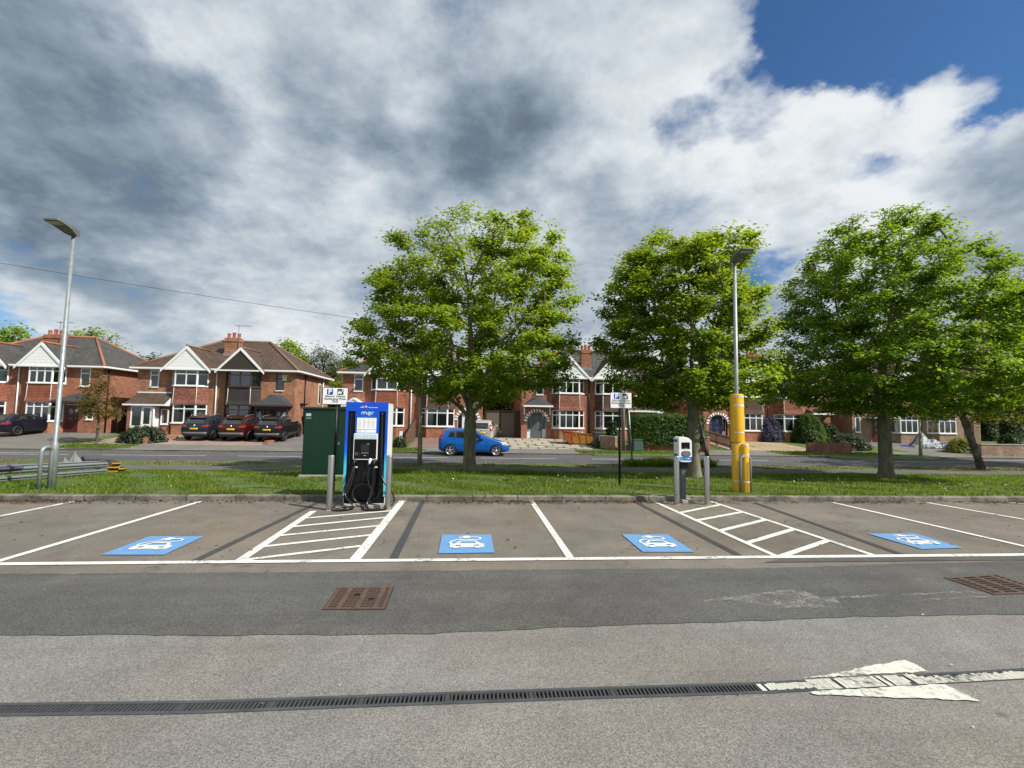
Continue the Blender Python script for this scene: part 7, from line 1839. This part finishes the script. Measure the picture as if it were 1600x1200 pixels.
tree('street_tree', 'big broad green maple on the grass just right of the tall blue charger', (q.x, q.y, gz(q.y)), .225, 2.30, prof_from(q.x, q.y, gz(q.y), xs=1.10, rows=
     [(333, 780, 812), (345, 690, 845), (362, 655, 868), (392, 600, 886), (440, 565, 895), (490, 538, 903), (540, 522, 908), (575, 535, 905), (605, 575, 885), (630, 660, 820)]), 5, m_leaf, m_bark, 74000, .112, n_att=1250, carve=-.55, clump=2.1, limbs=8, lump=.22, shell=.36, spread=(.17, .17, .08),
     sparse=lambda p_: .35 if (p_[2] > 7.2 and -1.9 < p_[0] < .1) else 1.0, group='maples along the grass verge')
q = G(1085, 746)
tree('street_tree', 'middle green maple behind the small white charger and the lamp post', (q.x, q.y, gz(q.y)), .185, 2.55, prof_from(q.x, q.y, gz(q.y), xs=1.06, rows=
     [(368, 1030, 1090), (382, 985, 1165), (400, 952, 1182), (440, 928, 1184), (480, 918, 1190), (520, 918, 1195), (560, 930, 1212), (600, 935, 1215), (630, 965, 1190), (650, 1020, 1130)]), 12, m_leaf, m_bark, 60000, .112, n_att=1050, carve=-.55, clump=2.1, limbs=7, lump=.22, shell=.36, spread=(.17, .17, .08), group='maples along the grass verge')
q = G(1385, 747)
tree('street_tree', 'large dark green maple on the grass at the right, alone beyond the parking bays', (q.x, q.y, gz(q.y)), .205, 2.40, prof_from(q.x, q.y, gz(q.y), xs=1.0, rows=
     [(340, 1330, 1415), (352, 1300, 1450), (385, 1262, 1502), (420, 1240, 1525), (460, 1220, 1545), (500, 1210, 1562), (545, 1192, 1590), (590, 1172, 1600), (625, 1195, 1590), (650, 1290, 1500)]), 27, m_leaf_b, m_bark, 86000, .110, n_att=1250, carve=-.75, clump=1.8, limbs=8, lump=.22, shell=.36, spread=(.18, .18, .08), group='maples along the grass verge')
q = G(1534, 733)
tree('roadside_tree', 'small leaning tree with mottled trunk beside the road at the right', (q.x, q.y, gz(q.y)), .15, 2.6, prof_from(q.x, q.y, gz(q.y),
     [(540, 1490, 1590), (570, 1455, 1640), (610, 1440, 1650), (645, 1455, 1640), (668, 1490, 1590)]), 31, m_leaf_y, m_bark_d, 7500, .14, lean=(-.85, 0), n_att=350, carve=-.3, limbs=4)
q = Vector((30.6, 22.5, gz(22)))
tree('roadside_tree', 'tall yellow green tree cut by the right edge of the photograph', (q.x, q.y, q.z), .22, 2.4, prof_from(q.x, q.y, q.z,
     [(400, 1610, 1690), (430, 1578, 1740), (480, 1565, 1780), (540, 1560, 1790), (600, 1570, 1790), (650, 1600, 1740)]), 44, m_leaf_y, m_bark, 26000, .16, n_att=700)
q = G(151, 693)
tree('young_tree', 'young orange green tree on the far verge before the left brick pair', (q.x, q.y, gz(q.y)), .07, 1.55, prof_from(q.x, q.y, gz(q.y),
     [(574, 146, 164), (590, 135, 178), (610, 127, 184), (630, 121, 192), (645, 124, 196), (654, 140, 180)]), 52, m_leaf_o, m_bark_d, 2600, .11, n_att=170, min_d=.25, step=.2, spread=(.2, .2, .12))
# thin bare leaning sapling near the road
q = G(1109, 727); sp_ = thing('leaning_sapling', (q.x, q.y, gz(q.y)), 'thin leaning sapling with bare arching twigs beside the middle maple', 'tree')
def lp_(px, py, dy=0): v = at(px, py, q.y + dy); return (v.x - q.x, dy, v.z - gz(q.y))
mb = MB(); mb.tube([lp_(1110, 729), lp_(1105, 712), lp_(1101, 695), lp_(1096, 672), lp_(1091, 648), lp_(1088, 632), lp_(1083, 615)], [.13, .10, .085, .075, .06, .05, .03], 10); mb.build('trunk', m_bark_d, sp_)
mb = MB(); rn = random.Random(3)
for a, b, c, d in (((1096, 672), (1104, 655), (1112, 640), (1122, 628)), ((1112, 640), (1118, 632), (1122, 622), (1119, 612)), ((1091, 648), (1080, 640), (1072, 634), (1066, 640)), ((1088, 632), (1095, 620), (1104, 612), (1112, 600)), ((1104, 655), (1112, 652), (1119, 648), (1124, 640)), ((1086, 622), (1078, 612), (1076, 600), (1070, 590)), ((1101, 690), (1106, 676), (1110, 664), (1109, 652))):
    mb.tube(smooth_path([lp_(*a), lp_(*b, rn.uniform(-.2, .2)), lp_(*c, rn.uniform(-.3, .3)), lp_(*d, rn.uniform(-.4, .4))], 4), [.03] * 4 + [.022] * 4 + [.014] * 5, 5)
for i in range(26):
    x, y = rn.uniform(1072, 1122), rn.uniform(602, 648); mb.tube([lp_(x, y, rn.uniform(-.3, .3)), lp_(x + rn.uniform(-9, 9), y - rn.uniform(2, 10), rn.uniform(-.3, .3))], [.011, .006], 4)
mb.build('twigs', m_bark_d, sp_)
rs = np.random.RandomState(4); n_ = 500; base_ = np.array([lp_(rs.uniform(1066, 1126), rs.uniform(590, 645)) for _ in range(n_)]); base_[:, 1] = rs.normal(size=n_) * .35
V, F = leaf_cloud(base_, rs.normal(size=(n_, 3)) + np.array([0, 0, 1]), .10, rs); mesh_np('crown', V, F, m_leaf_o, sp_)

# background trees beyond the houses
def far_tree(px, py_top, wpx, Y, leafm, label, seed, n_leaf=5000, bot=None, leaf=.30, name='background_tree', n_att=230, spread=(.4, .4, .3), shell=.45):
    c = at(px, py_top, Y); zb = gz(Y); h = c.z - zb; hw = wpx / 2 * Y / FOC; b0 = bot if bot else h * .28
    pr = [(b0, hw * .55, hw * .55), (b0 + (h - b0) * .25, hw * .9, hw * .95), (b0 + (h - b0) * .5, hw, hw), (b0 + (h - b0) * .8, hw * .75, hw * .7), (h, hw * .25, hw * .2)]
    return tree(name, label, (c.x, Y, zb), .22, b0 * .8, pr, seed, leafm, m_bark_d, n_leaf, leaf, n_att=n_att, group='trees behind the houses', spread=spread, tipcut=8, lump=.35, min_d=.6, step=.45, shell=shell)
far_tree(30, 512, 80, 50, m_leaf, 'leafy tree top showing left of the far left chimney', 61)
far_tree(150, 517, 110, 50, m_leaf, 'leafy tree top above the ridge of the far left pair', 62)
far_tree(232, 552, 70, 58, m_leaf_h, 'low green tree in the gap between the two left house pairs', 63)
far_tree(455, 534, 90, 54, m_leaf, 'green tree rising behind the hip of the brown roofed pair', 64, 6500)
far_tree(505, 540, 90, 52, m_leaf_g, 'pale blossoming grey green tree right of the brown roofed pair', 65, 6000, leaf=.22)
far_tree(545, 560, 60, 60, m_leaf_h, 'dull green tree behind the left end of the slate roofed pair', 66, 3000)
far_tree(530, 600, 70, 47, m_leaf_y, 'yellow green bushy tree in the gap behind the first parking sign', 67, 4000, bot=.6)
far_tree(775, 585, 70, 46, m_leaf_y, 'yellow green tree behind the brown boarded gates', 68, 6000, bot=.8)
far_tree(800, 560, 80, 56, m_leaf_h, 'dark green tree far behind the brown boarded gates', 69, 4500)
far_tree(955, 535, 110, 56, m_leaf_d, 'dark tree behind the mossy slate roof and tall chimney', 70, 6500)
far_tree(1062, 560, 120, 50, m_leaf_h, 'green tree in the gap behind the middle maple', 71, 5000)
far_tree(1310, 570, 130, 48, m_leaf_h, 'green tree in the gap behind the large right maple', 72, 5000)
far_tree(1500, 560, 120, 50, m_leaf_d, 'dark tree behind the brown brick pair', 73, 4500)
far_tree(1590, 560, 120, 46, m_leaf_d, 'dark evergreen tree at the far right beyond the garden wall', 74, 6000, bot=.6)

def bush(name, label, c, rx, ry, h, n, leaf, mat, seed, cat='bush', group=None, lump=.22, boxy=0.0, nz=.6, core=True, stemm=None, second=None):
    """leaves spread through a rounded or clipped volume, thick towards its surface"""
    root = thing(name, c, label, cat, group=group); rs = np.random.RandomState(seed)
    d = rs.normal(size=(n, 3)); d[:, 2] = np.abs(d[:, 2]); d /= np.linalg.norm(d, axis=1, keepdims=True)
    if boxy:
        m_ = np.max(np.abs(d), axis=1, keepdims=True); d = d * (1 - boxy) + d / m_ * boxy
    a = np.arctan2(d[:, 1], d[:, 0]); lm = 1 - lump * (.5 + .5 * np.sin(4 * a + 5 * d[:, 2] + seed)) * (.6 + .4 * np.cos(7 * a - 3 * d[:, 2]))
    r_ = lm * rs.rand(n) ** .22; p_ = d * r_[:, None] * np.array([rx, ry, h]) + rs.normal(size=(n, 3)) * leaf * .5; p_[:, 2] = np.maximum(p_[:, 2], .03)
    nrm = d + np.array([0, 0, nz]) + rs.normal(size=(n, 3)) * .5
    V, F = leaf_cloud(p_, nrm, leaf, rs); mesh_np('foliage', V, F, mat, root)
    if second:
        m2, n2, lf2 = second; k = rs.choice(n, n2); q_ = d[k] * (lm[k, None] * 1.02) * np.array([rx, ry, h]); q_[:, 2] = np.maximum(q_[:, 2], .1); V, F = leaf_cloud(q_ + rs.normal(size=(n2, 3)) * .05, d[k] + rs.normal(size=(n2, 3)) * .4, lf2, rs); mesh_np('blossom', V, F, m2, root)
    mb = MB(); rn = random.Random(seed)
    for i in range(7):
        aa = rn.uniform(0, 6.28); e_ = (math.cos(aa) * rx * .6, math.sin(aa) * ry * .6, h * rn.uniform(.5, .8)); mb.tube([(math.cos(aa) * rx * .06, math.sin(aa) * ry * .06, -.05), (e_[0] * .4, e_[1] * .4, e_[2] * .5), e_], [.03, .02, .01], 5)
    mb.build('stems', m_bark_d, root); return root
def on(px, py, dy=0): v = G(px, py); return (v.x, v.y + dy, gz(v.y + dy))
bush('spreading_bush', 'dark grey green spreading juniper bush in front of the white porch', on(206, 694, .9), 1.45, .95, 1.05, 5200, .13, m_juniper, 3)
bush('spreading_bush', 'low end of a juniper hedge spilling over the red garden wall', on(214, 689, 1.6), .70, .7, .75, 2200, .12, m_juniper, 4)
hx0, hx1 = G(986, 703).x, G(1088, 703).x
bush('clipped_hedge', 'tall clipped green hedge behind the telecom cabinet and middle maple', ((hx0 + hx1) / 2 - .1, G(985, 705).y + .45, gz(32.0) + .30), (hx1 - hx0) / 2 + .25, .75, 2.1, 26000, .10, m_leaf_h, 8, 'hedge', lump=.06, boxy=.85, nz=.4)
bush('ivy_clump', 'dark leafy clump at the left end of the hedge by the telegraph pole', on(962, 699, .9), .5, .5, 1.9, 1600, .15, m_leaf_d, 9)
bush('flowering_bush', 'purple flowering bush before the arched door house, left of the round bush', on(1216, 693, 1.4), 1.35, 1.0, 2.05, 5200, .12, m_leaf_d, 10, second=(m_purple, 3600, .08))
bush('round_bush', 'large round glossy evergreen bush above the old brick wall', on(1274, 694, .9), 1.42, 1.2, 2.45, 11000, .12, m_leaf_h, 11, lump=.10)
bush('round_bush', 'dark rounded bush right of the glossy round bush', on(1312, 694, 1.6), 1.3, 1.1, 1.75, 5000, .13, m_leaf_d, 12)
bush('spreading_bush', 'feathery low juniper spilling over the end of the old brick wall', on(1338, 704, .5), 1.5, .9, 1.15, 5600, .13, m_juniper, 13, lump=.3)
bush('climbing_shrub', 'tall dark laurel between the two right house pairs', on(1313, 680, .5), 1.2, 1.0, 4.6, 5500, .22, m_leaf_d, 14)
bush('small_bush', 'small green bush below the bay window of the brown brick pair', on(1409, 688, .3), .75, .6, 1.35, 1800, .12, m_leaf_h, 15)
bush('wispy_shrub', 'wispy pale green shrub right of the brown brick pair', on(1472, 684, 1.5), 1.7, 1.2, 3.9, 6500, .15, m_leaf_y, 16, lump=.35)
bush('conifer', 'dark conifer behind the pale garden wall at the far right', on(1556, 690, .8), 1.0, .9, 3.6, 5000, .15, m_leaf_d, 17, 'tree', lump=.3)
bush('conifer', 'dark green conifer cut by the right edge of the photograph', on(1590, 690, .6), 1.2, 1.0, 3.9, 6000, .15, m_leaf_d, 18, 'tree', lump=.3)
bush('conifer', 'short dark conifer left of the leaning roadside tree', on(1515, 688, 1.0), 1.0, .9, 2.9, 4500, .15, m_leaf_d, 19, 'tree', lump=.3)
bush('spreading_bush', 'scruffy yellow green bush between the tarpaulin heap and the pale wall', on(1518, 709, .6), 1.3, .8, 1.15, 3500, .12, m_leaf_y, 20, lump=.4)
bush('spreading_bush', 'low leafy bush over the pale garden wall at the far right', on(1585, 702, .3), 1.0, .6, 1.2, 3000, .13, m_leaf_d, 21)
bush('small_bush', 'small dark plant by the white gate post', on(622, 700, .3), .5, .4, .75, 900, .10, m_leaf_d, 22)
bush('small_bush', 'small scrubby plants on the wall behind the wheelie bin', on(950, 690, .6), .8, .5, .8, 900, .12, m_leaf_y, 23, lump=.5)
bush('small_bush', 'flowering garden plants below the white bay window behind the yellow post', on(1186, 686, .3), .5, .3, .45, 500, .09, m_leaf_y, 24)
for px, lab in ((1170.5, 'left of two clipped ball shrubs in blue pots below the bay window'), (1181, 'right of two clipped ball shrubs in blue pots below the bay window')):
    p_ = on(px, 687.5); root = thing('potted_shrub', p_, lab, 'potted plant', group='ball shrubs in blue pots')
    mb = MB(); mb.lathe([(0, 0), (.16, 0), (.22, .32), (.24, .34), (.19, .34), (.18, .28), (0, .28)], n=16); mb.build('pot', M['pot_blue'], root)
    rs = np.random.RandomState(int(px)); d = rs.normal(size=(700, 3)); d /= np.linalg.norm(d, axis=1, keepdims=True); V, F = leaf_cloud(d * .24 * rs.rand(700, 1) ** .2 + np.array([0, 0, .56]), d, .07, rs); mesh_np('foliage', V, F, m_leaf_d, root)
    mb = MB(); mb.tube([(0, 0, .2), (0, 0, .6)], .02, 6); mb.build('stem', m_bark_d, root)

# ------------------------------------------------------------------ grass, daisies, dandelions, litter
m_blade = leaf_mat('grass_blade', (.100, .168, .018), (.26, .40, .03), .50, (1.5, 1.1, .6), .55)
m_blade_dry = leaf_mat('dry_grass_blade', (.26, .21, .10), (.2, .16, .06), .3, (1, 1, 1), .7)
def blades(name, mat, x0, x1, y0, y1, n, h, seed, w=.012, dens=None, sc=1.0):
    rs = np.random.RandomState(seed); x = rs.uniform(x0, x1, n * 2); y = y0 + (y1 - y0) * rs.rand(n * 2)
    v = np.sin(x * 1.3 + 2 * np.sin(y * 1.1 + seed)) * np.cos(y * 1.7 + x * .6) * .5 + .5 * np.sin(x * 3.1 + y * 2.3 + 1.3)
    if dens is not None: k = dens(x, y, v) > rs.rand(n * 2); x, y, v = x[k][:n], y[k][:n], v[k][:n]
    else: x, y, v = x[:n], y[:n], v[:n]
    m_ = len(x); z = np.interp(y, [p_[0] for p_ in PROF], [p_[1] for p_ in PROF]) - .006; a = rs.uniform(0, 6.28, m_); hh = h * rs.uniform(.45, 1.3, m_) * (1 + .35 * v); ww = w * rs.uniform(.7, 1.5, m_) * (1 + (y - 9.6) * .05)
    lx, ly = rs.normal(size=m_) * hh * .45, rs.normal(size=m_) * hh * .45
    V = np.empty((m_ * 3, 3)); V[0::3] = np.stack([x - np.cos(a) * ww, y - np.sin(a) * ww, z], 1); V[1::3] = np.stack([x + np.cos(a) * ww, y + np.sin(a) * ww, z], 1); V[2::3] = np.stack([x + lx, y + ly, z + hh], 1)
    return tag(mesh_np(name, V, np.arange(m_ * 3).reshape(m_, 3), mat), 'short mown grass of the verge with longer tufts', 'grass', kind='stuff')
g_ = blades('grass', m_blade, -19, 26, 9.60, 17.5, 120000, .060, 1, .010, dens=lambda x, y, v: np.clip(.45 + .75 * v, .03, 1))
g_['label'] = 'mown grass covering the verge between kerb and footpath'
g_ = blades('kerb_grass', m_blade, -19, 26, 9.56, 9.80, 9000, .085, 9, .010, dens=lambda x, y, v: np.clip(.25 + .9 * v, .05, 1)); g_['label'] = 'ragged fringe of grass leaning over the back of the kerb'
g_ = blades('tall_grass', m_blade, -4.5, 3.0, 15.9, 17.4, 6000, .13, 2, .012); g_['label'] = 'longer grass along the far edge of the verge near the big tree'
g_ = blades('roadside_grass', m_blade_dry, -30, 40, 19.9, 21.45, 9000, .06, 3, .014, dens=lambda x, y, v: np.clip(.3 + .7 * v, .05, 1)); g_['label'] = 'thin grass strip between the footpath and the road'
g_ = blades('roadside_weeds', m_blade, 7.0, 11.2, 20.6, 21.45, 4500, .30, 5, .014); g_['label'] = 'tall weeds beside the road right of the leaning pole'
g_ = blades('dry_grass', m_blade_dry, -19, 26, 9.58, 9.95, 7000, .05, 4, .009, dens=lambda x, y, v: np.clip(.2 + .8 * v, .03, 1)); g_['label'] = 'dry yellowed grass along the back of the kerb'
g_ = blades('dry_grass', m_blade_dry, -19, -4.5, 9.9, 16.0, 9000, .05, 6, .010, dens=lambda x, y, v: np.clip(-.1 + 1.0 * v, .0, 1)); g_['label'] = 'patches of dead pale grass round the left lamp post'
for k, (x0, x1, y0, y1) in enumerate(((-24.2, -20.5, 28.4, 30.4), (-5.6, -3.4, 28.0, 29.8), (6.5, 13.5, 27.9, 29.6), (20.0, 28.0, 28.2, 30.3))):
    g_ = blades('verge_grass', m_blade, x0, x1, y0, y1, 3000, .10, 20 + k, .02); g_['label'] = ['patch of far verge grass under the young orange tree', 'patch of far verge grass by the white gate post', 'strip of far verge grass before the clipped hedge', 'strip of far verge grass at the beige lamp column'][k]
def flowers(name, mat, spots, n, r, seed, label):
    rs = np.random.RandomState(seed); V = []; F = []
    for i in range(n):
        cx_, cy_, s_ = spots[rs.randint(len(spots))]; x = cx_ + rs.normal() * s_; y = cy_ + rs.normal() * s_ * .5
        if not (9.75 < y < 17.2): continue
        z = np.interp(y, [p_[0] for p_ in PROF], [p_[1] for p_ in PROF]) + rs.uniform(.05, .10); b = len(V); rr_ = r * rs.uniform(.7, 1.3)
        tx, ty = rs.normal() * .4, rs.normal() * .4 - .3
        for k in range(6): a = k * math.pi / 3; V.append((x + rr_ * math.cos(a), y + rr_ * math.sin(a), z + rr_ * (tx * math.cos(a) + ty * math.sin(a))))
        F.append((b, b + 1, b + 2, b + 3, b + 4, b + 5))
    return tag(mesh_np(name, np.array(V), np.array(F), mat), label, 'flowers', kind='stuff')
m_daisy = plain('daisy_white', (.72, .72, .66), .8, var=.05); m_dand = plain('dandelion_yellow', (.70, .48, .02), .7, var=.1)
rn = random.Random(8)
flowers('daisies', m_daisy, [(rn.uniform(8, 20), rn.uniform(10.2, 13.5), rn.uniform(.4, 1.2)) for _ in range(16)] + [(rn.uniform(1.5, 6), rn.uniform(11.5, 14.5), .5) for _ in range(8)] + [(-1, 12, .8)], 420, .015, 3, 'white daisies scattered over the grass, thickest at the right')
flowers('dandelions', m_dand, [(rn.uniform(-10, -5.5), rn.uniform(10.5, 14), 1.0) for _ in range(6)], 45, .013, 4, 'yellow dandelions in the grass left of the cabinet')
def litter(name, mat, n, seed, x0, x1, y0, y1, s, label, bunch=None, zf=0.0):
    rs = np.random.RandomState(seed); V = []; F = []
    for i in range(n):
        x = rs.uniform(x0, x1)
        if bunch is not None and rs.rand() > bunch(x): continue
        y = y1 - (y1 - y0) * abs(rs.normal()) * .45 if zf == 0 else rs.uniform(y0, y1)
        if y < y0: continue
        a = rs.uniform(0, 6.28); q_ = s * rs.uniform(.4, 1.4); b = len(V); z = gz(y) + .006
        for k, (du, dv) in enumerate(((-1, 0), (0, -.5), (1, 0), (0, .5))):
            V.append((x + q_ * (du * math.cos(a) - dv * math.sin(a)), min(y + q_ * (du * math.sin(a) + dv * math.cos(a)), y1 + .02), z + rs.uniform(0, .7) * q_))
        F.append((b, b + 1, b + 2, b + 3))
    return tag(mesh_np(name, np.array(V), np.array(F), mat), label, 'leaf litter', kind='stuff')
m_lit = leaf_mat('dead_leaf', (.13, .075, .038), (.05, .03, .015), .5, (1.5, 1.2, .9), .8)
litter('leaf_litter', m_lit, 11000, 5, -14, 16, 9.05, 9.44, .026, 'brown dead leaves gathered along the foot of the kerb', lambda x: .18 + .8 * max(0, math.sin(x * 1.1 + 1.2) * math.sin(x * .43 + 2)) + (.5 if .6 < x < 3.6 else 0))
litter('twig_litter', m_lit, 260, 6, -9, 12, 5.7, 9.2, .020, 'scattered dark leaf crumbs on the parking bays', None, 1.0)
litter('pale_litter', plain('pale_crumb', (.50, .45, .36), .9), 160, 7, -9, 12, 2.0, 9.2, .010, 'scattered pale grit and crumbs on the car park', None, 1.0)
